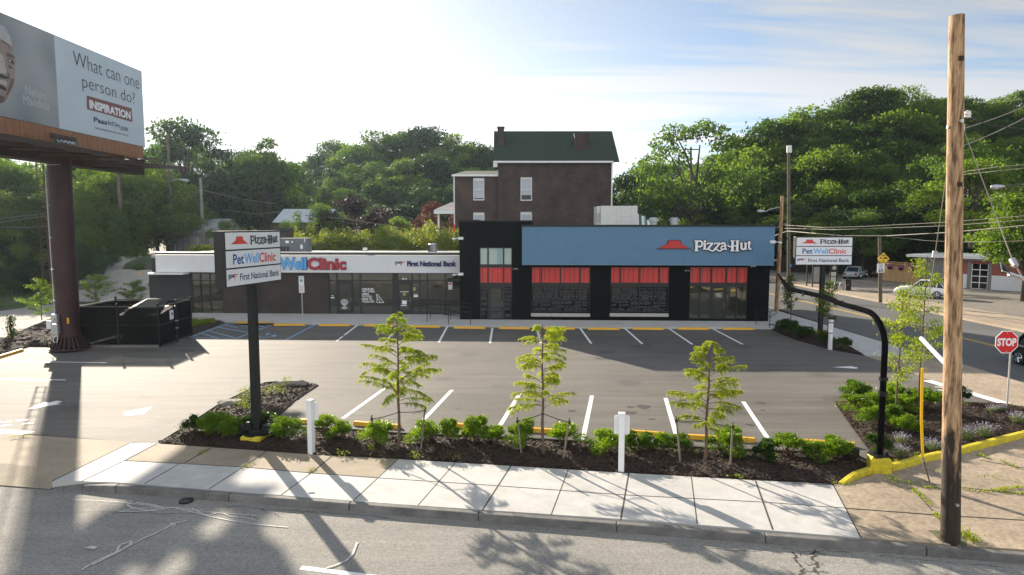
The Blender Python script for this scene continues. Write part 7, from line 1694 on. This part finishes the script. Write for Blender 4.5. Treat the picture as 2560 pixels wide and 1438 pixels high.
scatter('hedge_thicket', pts, .11, .05, LM['hedge'], 8, .4, label='sunlit brush in front of the cream shed')
pts = []
for _ in range(15000):                                      # scrub at the left, around the drive
    X = rng.uniform(-62, -24); Y = rng.uniform(40, 74)
    if abs(X - (-34.0)) < 5.6 and Y < 80 or X > -26 - 0 and Y < 44: continue
    if -42 < X < -30 and Y > 58: continue
    pts.append((X, Y, terr(X, Y) + abs(rng.normal()) * .22))
scatter('undergrowth', pts, .12, .03, LM['wood1'], 9, .1, droop=(0, 0, .8), label='rough grass and scrub beside the gravel drive')
pts = []
for _ in range(1500):
    x = rng.uniform(0, 1); g = G(478 + 60 * x, 803 + 16 * x * 0 + rng.uniform(0, 16) * (1 - x * .6), .05); pts.append((g.x, g.y, .1 + abs(rng.normal()) * .07))
scatter('ground_cover', pts, .10, .02, LM['weed'], 10, .1, droop=(0, 0, .8), label='green grass tuft bed between the enclosure and the shop walk')
# weeds in paving cracks
pts = []
def crack(p, q, n, h=.03, sp=.03):
    A_, B_ = G(*p, .03), G(*q, .03)
    for _ in range(n): t = rng.random() ** 1; c = A_.lerp(B_, t); pts.append((c.x + rng.normal() * sp, c.y + rng.normal() * sp, .035 + abs(rng.normal()) * h))
for a in (((2443, 1138), (2472, 1147), 60), ((2500, 1152), (2545, 1172), 60), ((2280, 1222), (2330, 1265), 110), ((2310, 1220), (2350, 1222), 50), ((2405, 1225), (2480, 1232), 50), ((2480, 1228), (2560, 1218), 160), ((2500, 1230), (2560, 1236), 60), ((2338, 1285), (2348, 1300), 70), ((2396, 1330), (2440, 1358), 260, .06, .07), ((2230, 1205), (2300, 1212), 60), ((2330, 1180), (2400, 1165), 60), ((495, 1138), (525, 1122), 60), ((605, 1170), (640, 1158), 25), ((770, 1182), (790, 1172), 30), ((2080, 1210), (2140, 1212), 40), ((30, 1095), (80, 1088), 30), ((2440, 1190), (2560, 1208), 30)): crack(*a)
scatter('crack_weeds', pts, .035, .012, LM['weed'], 12, .1, droop=(0, 0, .6), label='small weeds growing in the cracks of the old sidewalk')
# weeds in the beds
pts = []
for (px, py, n, s, h) in ((612, 1000, 260, .18, .5), (640, 1003, 120, .1, .35), (683, 985, 220, .22, .35), (718, 966, 130, .12, .4), (610, 1022, 200, .2, .3), (500, 1080, 40, .1, .15), (560, 1090, 30, .15, .1), (928, 1124, 60, .06, .16), (856, 1135, 30, .12, .06), (1035, 1143, 60, .08, .14), (640, 1070, 40, .2, .1), (1140, 1146, 20, .1, .08), (1505, 1125, 60, .12, .15), (1580, 1128, 60, .14, .1), (1740, 1135, 40, .1, .15), (1700, 1135, 40, .1, .12), (1845, 1195, 30, .08, .08), (2100, 1012, 50, .1, .1), (2130, 1010, 30, .1, .1), (2420, 1012, 30, .08, .1), (2210, 1150, 80, .15, .15), (2240, 1155, 50, .15, .12), (2300, 1140, 30, .1, .1), (2230, 1200, 60, .1, .1), (1300, 1120, 20, .1, .1), (1940, 1145, 20, .1, .1), (2070, 1150, 25, .1, .12)):
    g = G(px, py, .12)
    for _ in range(n): pts.append((g.x + rng.normal() * s, g.y + rng.normal() * s, .12 + rng.random() * h))
scatter('bed_weeds', pts, .035, .015, LM['weed'], 13, .3, label='scattered bright weeds growing in the mulch beds')
# ---- clipped shrubs
def proto_shrub(seed, n=5200, open_=False):
    rng = np.random.default_rng(seed); nb = 15; bl = []
    for i in range(nb):
        a = rng.uniform(0, 6.28); r = rng.uniform(0, .36); bl.append((math.cos(a) * r, math.sin(a) * r, rng.uniform(.36, .86) - r * .5, rng.uniform(.09, .21)))
    idx = rng.integers(0, nb, n); B_ = np.array(bl)[idx]; v = rng.normal(size=(n, 3)); v /= np.linalg.norm(v, axis=1)[:, None]
    rr = rng.uniform(.3, 1.0, n) ** .5 * (1 + .5 * np.abs(rng.normal(size=n)) * (rng.random(n) < .15)); P = B_[:, :3] + v * (B_[:, 3] * rr)[:, None]; P[:, 2] = np.maximum(P[:, 2], .10 + rng.random(n) * .12)
    P[:, 2] = np.minimum(P[:, 2], .99 + rng.random(n) * .04)
    keep = (rng.random(n) < np.clip((P[:, 2] - .02) * 3.2, .12, 1))
    P = P[keep]; v = v[keep]
    V = leafgeo(P, .030, .0135, rng, .3, droop=v * .5 + np.array([0, 0, .55])); me = quadmesh('foliage', V, LM['shrub'])
    b = MB(); rd = random.Random(seed)
    for q in bl: 
        e = Vector(q[:3]); s = Vector((rd.uniform(-.05, .05), rd.uniform(-.05, .05), 0)); b.tube([s, s.lerp(e, .5) + Vector((0, 0, -.03)), e], [.013, .009, .004], 5)
    tm = bpy.data.meshes.new('stems'); tm.from_pydata([tuple(v) for v in b.v], [], b.f); tm.materials.append(mt['ybark']); tm.update()
    return me, tm
SH = [proto_shrub(s) for s in (1, 2, 3, 4)]
GS = 'rounded evergreen shrubs in the mulch beds'
def shrub(px, pyb, pyt, wpx, label, i, mat='shrub', hz=None, zb=.12):
    g = G(px, pyb, zb); k = g.y / FPX; h = max(.25, D(px, pyt, g.y).z - zb); w = wpx * k / .68
    r = empty('evergreen_shrub', (g.x, g.y, zb - .03), label, 'shrub', GS, (i * 2.4) % 6.28)
    f = link_mesh('foliage', SH[i % 4][0], r); reslot(f, LM[mat]); link_mesh('stems', SH[i % 4][1], r); rs = random.Random(i); r.scale = (w * rs.uniform(.92, 1.1), w * rs.uniform(.9, 1.15), (h + .04) * rs.uniform(.96, 1.08)); return r
S_list = [
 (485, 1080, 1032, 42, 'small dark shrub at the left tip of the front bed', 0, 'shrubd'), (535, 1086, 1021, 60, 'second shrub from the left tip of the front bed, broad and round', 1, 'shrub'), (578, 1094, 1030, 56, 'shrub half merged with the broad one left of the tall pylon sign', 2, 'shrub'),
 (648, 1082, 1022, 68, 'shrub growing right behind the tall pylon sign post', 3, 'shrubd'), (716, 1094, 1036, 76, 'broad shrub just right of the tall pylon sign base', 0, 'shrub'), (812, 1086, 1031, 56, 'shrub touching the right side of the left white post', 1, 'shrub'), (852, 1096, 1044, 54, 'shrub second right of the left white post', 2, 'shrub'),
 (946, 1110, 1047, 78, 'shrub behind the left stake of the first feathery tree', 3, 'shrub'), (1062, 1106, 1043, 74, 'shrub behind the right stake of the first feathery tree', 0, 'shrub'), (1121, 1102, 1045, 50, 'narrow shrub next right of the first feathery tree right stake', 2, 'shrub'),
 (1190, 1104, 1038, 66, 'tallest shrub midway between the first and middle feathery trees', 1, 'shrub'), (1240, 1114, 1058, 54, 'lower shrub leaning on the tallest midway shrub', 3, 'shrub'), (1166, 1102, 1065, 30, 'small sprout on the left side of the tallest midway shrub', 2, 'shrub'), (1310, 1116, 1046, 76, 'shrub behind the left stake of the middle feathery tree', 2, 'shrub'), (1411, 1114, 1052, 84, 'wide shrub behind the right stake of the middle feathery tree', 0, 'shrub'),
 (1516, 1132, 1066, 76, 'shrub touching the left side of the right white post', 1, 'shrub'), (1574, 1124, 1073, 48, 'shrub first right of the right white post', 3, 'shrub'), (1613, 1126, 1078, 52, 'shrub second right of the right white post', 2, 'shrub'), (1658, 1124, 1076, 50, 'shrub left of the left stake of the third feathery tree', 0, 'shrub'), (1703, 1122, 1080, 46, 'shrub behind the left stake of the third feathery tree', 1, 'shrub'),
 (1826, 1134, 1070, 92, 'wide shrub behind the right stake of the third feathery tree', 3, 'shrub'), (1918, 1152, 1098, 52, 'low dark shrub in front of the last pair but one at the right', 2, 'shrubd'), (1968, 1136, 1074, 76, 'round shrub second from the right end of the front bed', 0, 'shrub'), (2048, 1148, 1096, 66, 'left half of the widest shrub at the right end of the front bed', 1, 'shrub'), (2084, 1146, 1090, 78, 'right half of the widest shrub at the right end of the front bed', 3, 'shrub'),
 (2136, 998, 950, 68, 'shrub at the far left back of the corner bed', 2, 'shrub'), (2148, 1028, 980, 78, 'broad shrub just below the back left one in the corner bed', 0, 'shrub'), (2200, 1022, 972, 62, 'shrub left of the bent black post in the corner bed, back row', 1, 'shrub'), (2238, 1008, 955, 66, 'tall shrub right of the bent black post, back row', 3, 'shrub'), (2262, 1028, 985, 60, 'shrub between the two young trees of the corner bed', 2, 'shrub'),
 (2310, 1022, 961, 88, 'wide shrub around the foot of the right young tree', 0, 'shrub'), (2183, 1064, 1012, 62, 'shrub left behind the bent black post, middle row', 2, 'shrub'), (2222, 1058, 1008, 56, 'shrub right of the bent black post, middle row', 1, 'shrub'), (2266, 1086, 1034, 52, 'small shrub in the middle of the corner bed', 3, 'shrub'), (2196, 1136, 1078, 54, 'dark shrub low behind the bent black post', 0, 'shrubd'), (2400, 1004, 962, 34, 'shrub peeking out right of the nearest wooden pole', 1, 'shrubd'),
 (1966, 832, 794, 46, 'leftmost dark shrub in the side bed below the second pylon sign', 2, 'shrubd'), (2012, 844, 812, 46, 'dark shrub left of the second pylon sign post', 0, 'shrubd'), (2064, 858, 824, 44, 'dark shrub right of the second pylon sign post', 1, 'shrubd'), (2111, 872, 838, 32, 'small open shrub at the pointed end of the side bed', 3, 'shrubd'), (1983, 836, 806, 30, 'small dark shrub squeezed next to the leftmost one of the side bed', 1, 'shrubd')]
for i, a in enumerate(S_list): shrub(*a[:5], a[5] + i, a[6])
# ---- catmint
rngm = np.random.default_rng(44); n = 1300
a = rngm.uniform(0, 6.28, n); r_ = rngm.random(n) ** .6; hgt = rngm.random(n)
P = np.stack([np.cos(a) * r_ * .5 * (.4 + .6 * hgt), np.sin(a) * r_ * .5 * (.4 + .6 * hgt), hgt * (1 - .45 * r_ ** 2)], 1)
cat_l = quadmesh('foliage', leafgeo(P, .05, .022, rngm, .2, droop=np.stack([np.cos(a), np.sin(a), np.full(n, 1.3)], 1)), LM['mint'])
n = 420; a = rngm.uniform(0, 6.28, n); st = rngm.integers(0, 26, n); sa = st * 2.4; sr = (st / 26) ** .5 * .55; t = rngm.uniform(.75, 1.25, n)
P = np.stack([np.cos(sa) * sr * t + rngm.normal(size=n) * .02, np.sin(sa) * sr * t + rngm.normal(size=n) * .02, (1.0 - .35 * sr) * t], 1)
Vf = leafgeo(P, .035, .02, rngm, .2)
n_l = len(cat_l.polygons); Vl = np.empty(len(cat_l.vertices) * 3); cat_l.vertices.foreach_get('co', Vl)
cat_l = quadmesh('foliage', np.concatenate([Vl.reshape(-1, 3), Vf]), [LM['mint'], LM['minf']]); cat_l.polygons.foreach_set('material_index', [0] * n_l + [1] * (len(Vf) // 4))
for px, pyb, pyt, w, lab in ((2252, 1110, 1080, 36, 'lavender flowered clump left of the yellow guy guard, upper one'), (2250, 1138, 1110, 46, 'lavender flowered clump left of the yellow guy guard, lower one'), (2332, 1124, 1096, 46, 'lavender flowered clump between the yellow guard and the nearest pole'), (2418, 1098, 1064, 42, 'lavender flowered clump just right of the nearest pole'), (2462, 1090, 1056, 50, 'lavender flowered clump second right of the nearest pole'),
                              (2480, 1030, 1012, 28, 'small lavender clump left of the stop sign foot, left one'), (2503, 1027, 1010, 24, 'small lavender clump left of the stop sign foot, right one'), (2545, 1058, 1028, 44, 'lavender flowered clump right of the stop sign foot at the photo edge')):
    g = G(px, pyb, .12); k = g.y / FPX; h = D(px, pyt, g.y).z - .12; r = empty('catmint_plant', (g.x, g.y, .11), lab, 'flowering plant', 'lavender flowered clumps in the corner bed', px % 6); link_mesh('foliage', cat_l, r); r.scale = (w * k, w * k, h * .85)
# ---- feathery conifers (young), each grown from its own branch plan
def feathery(name, px, pyb, pyt, profile, lab, seed, mat, bare=.30, leanx=0.0):
    rng = np.random.default_rng(seed); g = G(px, pyb, .12); k = g.y / FPX; H = D(px, pyt, g.y).z - .12
    r = empty(name, (g.x, g.y, .1), lab, 'young tree', 'staked young feathery trees')
    b = MB(); tp = [Vector((leanx * (i / 8) ** 1.5 + .015 * math.sin(i * 1.7 + seed), 0, H * i / 8)) for i in range(9)]
    b.tube(tp, [.045 * (1 - .85 * i / 8) + .004 for i in range(9)], 7)
    P = []; A_ = []
    zs_ = np.arange(bare * H, H * .985, .046)
    for z in zs_:
        t = (z / H - bare) / (1 - bare); L0 = np.interp(t, [q[0] for q in profile], [q[1] for q in profile]) * k
        i = min(7, int(z / H * 8)); f = z / H * 8 - i; s = tp[i].lerp(tp[i + 1], f)
        az = rng.uniform(0, 6.28) if rng.random() < .5 else rng.choice([0, math.pi]) + rng.normal() * .5
        L_ = L0 * rng.uniform(.65, 1.3); rise = rng.uniform(.28, .85) * (1 - .2 * t)
        d = Vector((math.cos(az), math.sin(az), 0)); n_ = 8; pts = []
        for j in range(n_ + 1):
            u = j / n_; pts.append(s + d * (L_ * u) + Vector((0, 0, L_ * (rise * u - .38 * u * u)))) 
        b.tube(pts, [.009 * (1 - .8 * j / n_) + .002 for j in range(n_ + 1)], 4)
        side = Vector((-d.y, d.x, 0))
        nt = int(14 + L_ * 50)
        for q in range(nt):
            u = rng.uniform(.16, 1.0) ** .8; j = min(n_ - 1, int(u * n_)); c = pts[j].lerp(pts[j + 1], u * n_ - j)
            sg = rng.choice([-1, 1]); tl = rng.uniform(.06, .17) * (1.1 - .5 * u) + .03
            td = (side * sg * rng.uniform(.5, 1) + d * rng.uniform(.2, .8) + Vector((0, 0, rng.uniform(-.55, .45)))).normalized()
            m = int(6 + tl * 62)
            for w in range(m):
                v = w / m; pp = c + td * (tl * v) + Vector((0, 0, -.12 * tl * v * v * 6)); P.append((pp.x + rng.normal() * .006, pp.y + rng.normal() * .006, pp.z + rng.normal() * .008)); A_.append((side.x * rng.choice([-1, 1]) * .6 + td.x * .6, side.y * rng.choice([-1, 1]) * .6 + td.y * .6, -.55))
    lbuild(b, 'trunk', mt['ybark'], r, smooth='auto')
    V = leafgeo(np.array(P), .025, .0075, rng, .3, droop=np.array(A_) * 1.2); o = link_mesh('foliage', quadmesh('foliage', V, LM[mat]), r)
    return r, g, k
def stakes(g, lab, p1, p2, zt):
    for (px, pyb, pyt, side) in (p1, p2):
        a = G(px[0], pyb, .12); tp = D(px[1], pyt, a.y); r = empty('tree_stake', (a.x, a.y, .1), lab % side, 'tree stake', 'wooden stakes of the young trees')
        b = MB(); b.tube([(a.x, a.y, .05), (tp.x, a.y, tp.z)], .026, 6); b.build('shaft', mt['stake'], r)
        b = MB(); e = Vector((g.x, g.y - .03, zt)); s = Vector((tp.x, a.y, tp.z - .12)); mids = [s.lerp(e, u) - Vector((0, 0, .03 * math.sin(u * math.pi))) for u in (0, .25, .5, .75, 1)]
        b.tube(mids, .011, 5); b.tube([m + Vector((0, 0, -.035)) for m in mids[:3]], .008, 4); b.tube([s + Vector((0, -.03, -.04)), s + Vector((0, -.03, .04))], .03, 6); b.build('tie_strap', mt['black'], r)
ft1 = feathery('bald_cypress', 998, 1124, 772, [(0, 86), (.08, 104), (.2, 112), (.35, 100), (.5, 80), (.62, 70), (.72, 52), (.85, 34), (.93, 16), (1, 5)], 'leftmost feathery young tree, the widest and tallest of the three in the front bed', 5, 'cyp', .33)
stakes(ft1[1], 'wooden stake %s the leftmost feathery tree', ((936, 929), 1112, 1037, 'on the left of'), ((1052, 1063), 1122, 1015, 'on the right of'), D(998, 1030, ft1[1].y).z)
ft2 = feathery('bald_cypress', 1357, 1136, 808, [(0, 72), (.1, 78), (.2, 66), (.35, 52), (.5, 60), (.65, 62), (.8, 62), (.9, 42), (1, 8)], 'middle feathery young tree, narrow with a ragged leaning top', 8, 'cyp', .36, -.03)
stakes(ft2[1], 'wooden stake %s the middle feathery tree', ((1304, 1293), 1136, 1042, 'on the left of'), ((1408, 1424), 1146, 1044, 'on the right of'), D(1357, 1033, ft2[1].y).z)
ft3 = feathery('bald_cypress', 1763, 1158, 846, [(0, 40), (.1, 70), (.2, 92), (.32, 88), (.45, 78), (.58, 72), (.72, 52), (.85, 34), (.95, 20), (1, 6)], 'rightmost feathery young tree, greener and dense in the front bed', 12, 'cypd', .28, .06)
stakes(ft3[1], 'wooden stake %s the rightmost feathery tree', ((1702, 1690), 1155, 1040, 'on the left of'), ((1826, 1832), 1164, 1055, 'on the right of'), D(1763, 1052, ft3[1].y).z)
# ---- young leafy trees
def youngtree(px, pyb, pyt, wpx, lab, seed, mat, z0=.12, bare=.35, dens=1.0, leaf=.045, trunkr=.03, name='young_maple'):
    rng = np.random.default_rng(seed); g = G(px, pyb, z0); k = g.y / FPX; H = D(px, pyt, g.y).z - z0
    r = empty(name, (g.x, g.y, z0 - .02), lab, 'young tree', None); b = MB()
    tp = [Vector((.03 * math.sin(i + seed), .02 * math.cos(i * 1.3), H * i / 6)) for i in range(7)]; b.tube(tp, [trunkr * (1 - .8 * i / 6) + .004 for i in range(7)], 7)
    P = []; W_ = wpx * k / 2
    for z in np.arange(bare * H, H * .97, .13 / dens):
        t = (z / H - bare) / (1 - bare); L_ = W_ * (1.05 - .75 * t ** 1.3) * min(1, .45 + t * 4) * rng.uniform(.6, 1.15); az = rng.uniform(0, 6.28); d = Vector((math.cos(az), math.sin(az), 0))
        s = Vector((0, 0, z)); pts = [s + d * (L_ * u) + Vector((0, 0, L_ * .75 * u - L_ * .25 * u * u)) for u in np.linspace(0, 1, 6)]; b.tube(pts, [.009, .008, .006, .005, .004, .002], 4)
        for q in range(int(26 + 120 * L_)):
            u = rng.uniform(.25, 1.05); c = s + d * (L_ * u) + Vector((0, 0, L_ * .75 * u - L_ * .25 * u * u)); sp = .11
            P.append((c.x + rng.normal() * sp, c.y + rng.normal() * sp, c.z + rng.normal() * sp * .55 - .02))
    lbuild(b, 'trunk', mt['ybark'], r, smooth='auto'); V = leafgeo(np.array(P), leaf, leaf * .45, rng, .5); link_mesh('foliage', quadmesh('foliage', V, LM[mat]), r)
youngtree(2240, 1058, 725, 145, 'left one of the two young yellow green trees in the corner bed', 3, 'young', bare=.30, dens=1.15)
youngtree(2296, 1026, 640, 150, 'right one of the two young yellow green trees in the corner bed', 9, 'young', bare=.30, dens=1.1)
youngtree(2068, 855, 705, 78, 'small green street tree behind the white notice post', 5, 'wood2', bare=.35, dens=1.3, leaf=.06)
youngtree(1975, 822, 686, 50, 'slim green street tree right of the black building corner', 6, 'wood2', bare=.35, dens=1.4, leaf=.055)
youngtree(30, 852, 786, 16, 'small dark conifer sapling on the bank left of the billboard column', 7, 'wood3', z0=.1, bare=.1, dens=3, leaf=.05, name='conifer_sapling')
youngtree(105, 800, 700, 90, 'loose green sapling left behind the billboard column', 11, 'wood2', z0=.1, bare=.12, dens=1.2, leaf=.06, name='sapling'); youngtree(240, 770, 690, 120, 'loose green sapling behind the dumpster enclosure', 13, 'wood2', z0=.1, bare=.15, dens=1.2, leaf=.06, name='sapling'); youngtree(335, 765, 705, 90, 'low leafy sapling left of the low shop building', 15, 'wood2', z0=.1, bare=.1, dens=1.6, leaf=.06, name='sapling')
# ================================================================ CARS
def car(loc, rz, label, paint, L_=4.8, W=1.85, H=1.45, hood=.30, kind='sedan', plate=False):
    """x forward, y left. lofted body + greenhouse"""
    r = empty('parked_car', loc, label, 'car', None, rz); w = W / 2
    def loft(secs, mirror=True):
        b = MB(); n = len(secs[0]) * 2
        for s in secs:
            ring = [Vector(p) for p in s] + [Vector((p[0], -p[1], p[2])) for p in reversed(s)]; b.v += ring
        for i in range(len(secs) - 1):
            for k in range(n): a = i * n + k; c = i * n + (k + 1) % n; b.f.append([a, c, c + n, a + n]); b.m.append(0)
        b.f.append(list(range(n))[::-1]); b.m.append(0); b.f.append([(len(secs) - 1) * n + k for k in range(n)]); b.m.append(0); return b
    hl = L_ / 2; belt = H * .62; round_ = kind == 'round'
    prof = [(-hl, .50, .70, .72), (-hl * .97, .34, .84, .88), (-hl * .85, .26, .93, .97), (-hl * .55, .24, .98, 1.0), (0, .22, 1.0, 1.0), (hl * .45, .24, .98, 1.0), (hl * .72, .26, .82 if not round_ else .92, .98), (hl * .9, .30, .74 if not round_ else .80, .92), (hl * .98, .40, .62, .82), (hl, .48, .55, .72)]
    secs = []
    for x, zb, zt, wf in prof:
        top = belt * zt * 1.02; secs.append([(x, w * wf * .86, zb), (x, w * wf * .99, zb + .12), (x, w * wf, belt * .62 * zt + .1), (x, w * wf * .93, top - .05), (x, w * wf * .78, top), (x, w * .35 * wf, top + .03)])
    b = loft(secs); body = lbuild(b, 'body', paint, r, smooth=True); sd = body.modifiers.new('s', 'SUBSURF'); sd.levels = 1; sd.render_levels = 1
    # greenhouse
    x0, x1, x2, x3 = (-hl * .72, -hl * .42, hl * .10, hl * .42) if kind == 'sedan' else (-hl * .86, -hl * .60, hl * .02, hl * .38)
    g = loft([[(x0, w * .80, belt * .93), (x0, w * .70, belt * .96)], [(x1, w * .86, belt * .95), (x1, w * .64, H - .05)], [(x2, w * .86, belt * .95), (x2, w * .64, H - .05)], [(x3, w * .80, belt * .93), (x3, w * .70, belt * .96)]]); lbuild(g, 'windows', mt['dglass'], r)
    rf = loft([[(x1 - .06, w * .60, H - .085), (x1 - .06, w * .52, H - .04)], [(x1 + .2, w * .67, H - .06), (x1 + .2, w * .55, H + .01)], [(x2 - .1, w * .67, H - .06), (x2 - .1, w * .55, H + .01)], [(x2 + .1, w * .60, H - .085), (x2 + .1, w * .52, H - .05)]]); lbuild(rf, 'roof', paint, r, smooth='auto')
    for s in (1, -1):
        b = MB()
        for (a, c, rr) in (((x0, s * w * .80, belt * .93), (x1, s * w * .655, H - .05), .05), ((x3, s * w * .81, belt * .93), (x2, s * w * .655, H - .05), .035), (((x1 + x2) / 2, s * w * .87, belt * .95), ((x1 + x2) / 2, s * w * .655, H - .05), .035), ((x1 + .1, s * w * .875, belt * .95), (x1, s * w * .655, H - .05), .05)): b.tube([a, c], rr, 5)
        lbuild(b, 'pillars', paint, r)
    R_ = .33
    for sx, sy in ((.62, 1), (.62, -1), (-.60, 1), (-.60, -1)):
        x, y = hl * sx, sy * (w - .10); b = MB()
        b.tube([(x, y - .11, R_), (x, y - .10, R_), (x, y + .10, R_), (x, y + .11, R_)], [R_ - .03, R_, R_, R_ - .03], 24); wh = lbuild(b, 'wheel', mt['rubber'], r, smooth='auto')
        b = MB(); yo = y + sy * .115
        b.tube([(x, yo - .01 * sy, R_), (x, yo + .002 * sy, R_)], R_ * .66, 20)
        lbuild(b, 'rim_dish', mt['wired'], wh); b = MB()
        for q in range(5): a = q * 1.2566; b.tube([(x, yo + .01 * sy, R_), (x + math.cos(a) * R_ * .64, yo + .012 * sy, R_ + math.sin(a) * R_ * .64)], [.045, .035], 5)
        b.tube([(x + math.cos(a) * R_ * .66, yo, R_ + math.sin(a) * R_ * .66) for a in np.linspace(0, 6.2832, 21)], .02, 5); lbuild(b, 'rim', mt['chrome'], wh)
    for s in (1, -1):
        b = MB(); b.bbox((-hl + .03, s * w * .66, belt * .68), .10, w * .26, .26, 0, 0, .04); lbuild(b, 'tail_light', M_('tail_light_red', (.35, .02, .02), .25), r)
        b = MB(); b.bbox((hl - .10, s * w * .62, belt * .60), .14, w * .3, .14, 0, 0, .04); lbuild(b, 'headlight', mt['chrome'], r)
        b = MB(); b.bbox((x3 - .15, s * (w + .07), belt), .12, .18, .13, 0, 0, .03); lbuild(b, 'mirror', paint, r)
    b = MB(); b.bbox((-hl - .005, 0, belt * .62), .02, .34, .14, 0); lbuild(b, 'licence_plate', mt['sill'], r)
    b = MB(); b.bbox((-hl + .05, 0, .42), .16, W * .86, .18, 0, 0, .04); lbuild(b, 'bumper', paint, r); b = MB(); b.bbox((hl - .08, 0, .42), .16, W * .8, .18, 0, 0, .04); lbuild(b, 'bumper', paint, r)
    return r
def paint(n, c): return M_(n, c, .28, 0, 1, coat=.6, spec=.5)
p = D(2130, 697, 82); car((p.x + 1.3, 83.8, -.02), math.radians(50), 'silver sedan seen from behind in front of the dark board fence', paint('paint_silver', (.36, .38, .42)), 5.0, 1.9, 1.48)
p = D(2182, 697, 85); car((p.x + 1.6, 86.6, -.02), math.radians(60), 'dark car in deep shade right of the silver sedan', paint('paint_black', (.012, .012, .015)), 4.8, 1.85, 1.5)
p = G(2318, 745, -.02); car((p.x, p.y + .9, -.02), math.radians(142), 'white rounded car with a humped roof parked on the garage forecourt', paint('paint_white', (.88, .88, .85)), 4.3, 1.75, 1.6, kind='round')
car((24.75, 30.15, -.1), math.radians(-90), 'black car cut off by the right edge behind the stop sign', paint('paint_black_gloss', (.010, .010, .012)), 4.7, 1.85, 1.62, kind='suv')
# ================================================================ light morning haze
b = MB(); b.box(-190, 190, -45, 330, -1.5, 60)
hz_ = b.build('haze', mt['white']); tag(hz_, 'thin morning haze filling the air', None, None, 'stuff'); hz_.data.materials.clear()
hm = bpy.data.materials.new('haze_volume'); hm.use_nodes = True; ht_ = hm.node_tree
for n in list(ht_.nodes): ht_.nodes.remove(n)
ho = ht_.nodes.new('ShaderNodeOutputMaterial'); hv = ht_.nodes.new('ShaderNodeVolumePrincipled'); hv.inputs['Color'].default_value = (.66, .84, 1, 1); hv.inputs['Density'].default_value = 0.00014; hv.inputs['Anisotropy'].default_value = 0.55
ht_.links.new(hv.outputs[0], ho.inputs['Volume']); hz_.data.materials.append(hm)
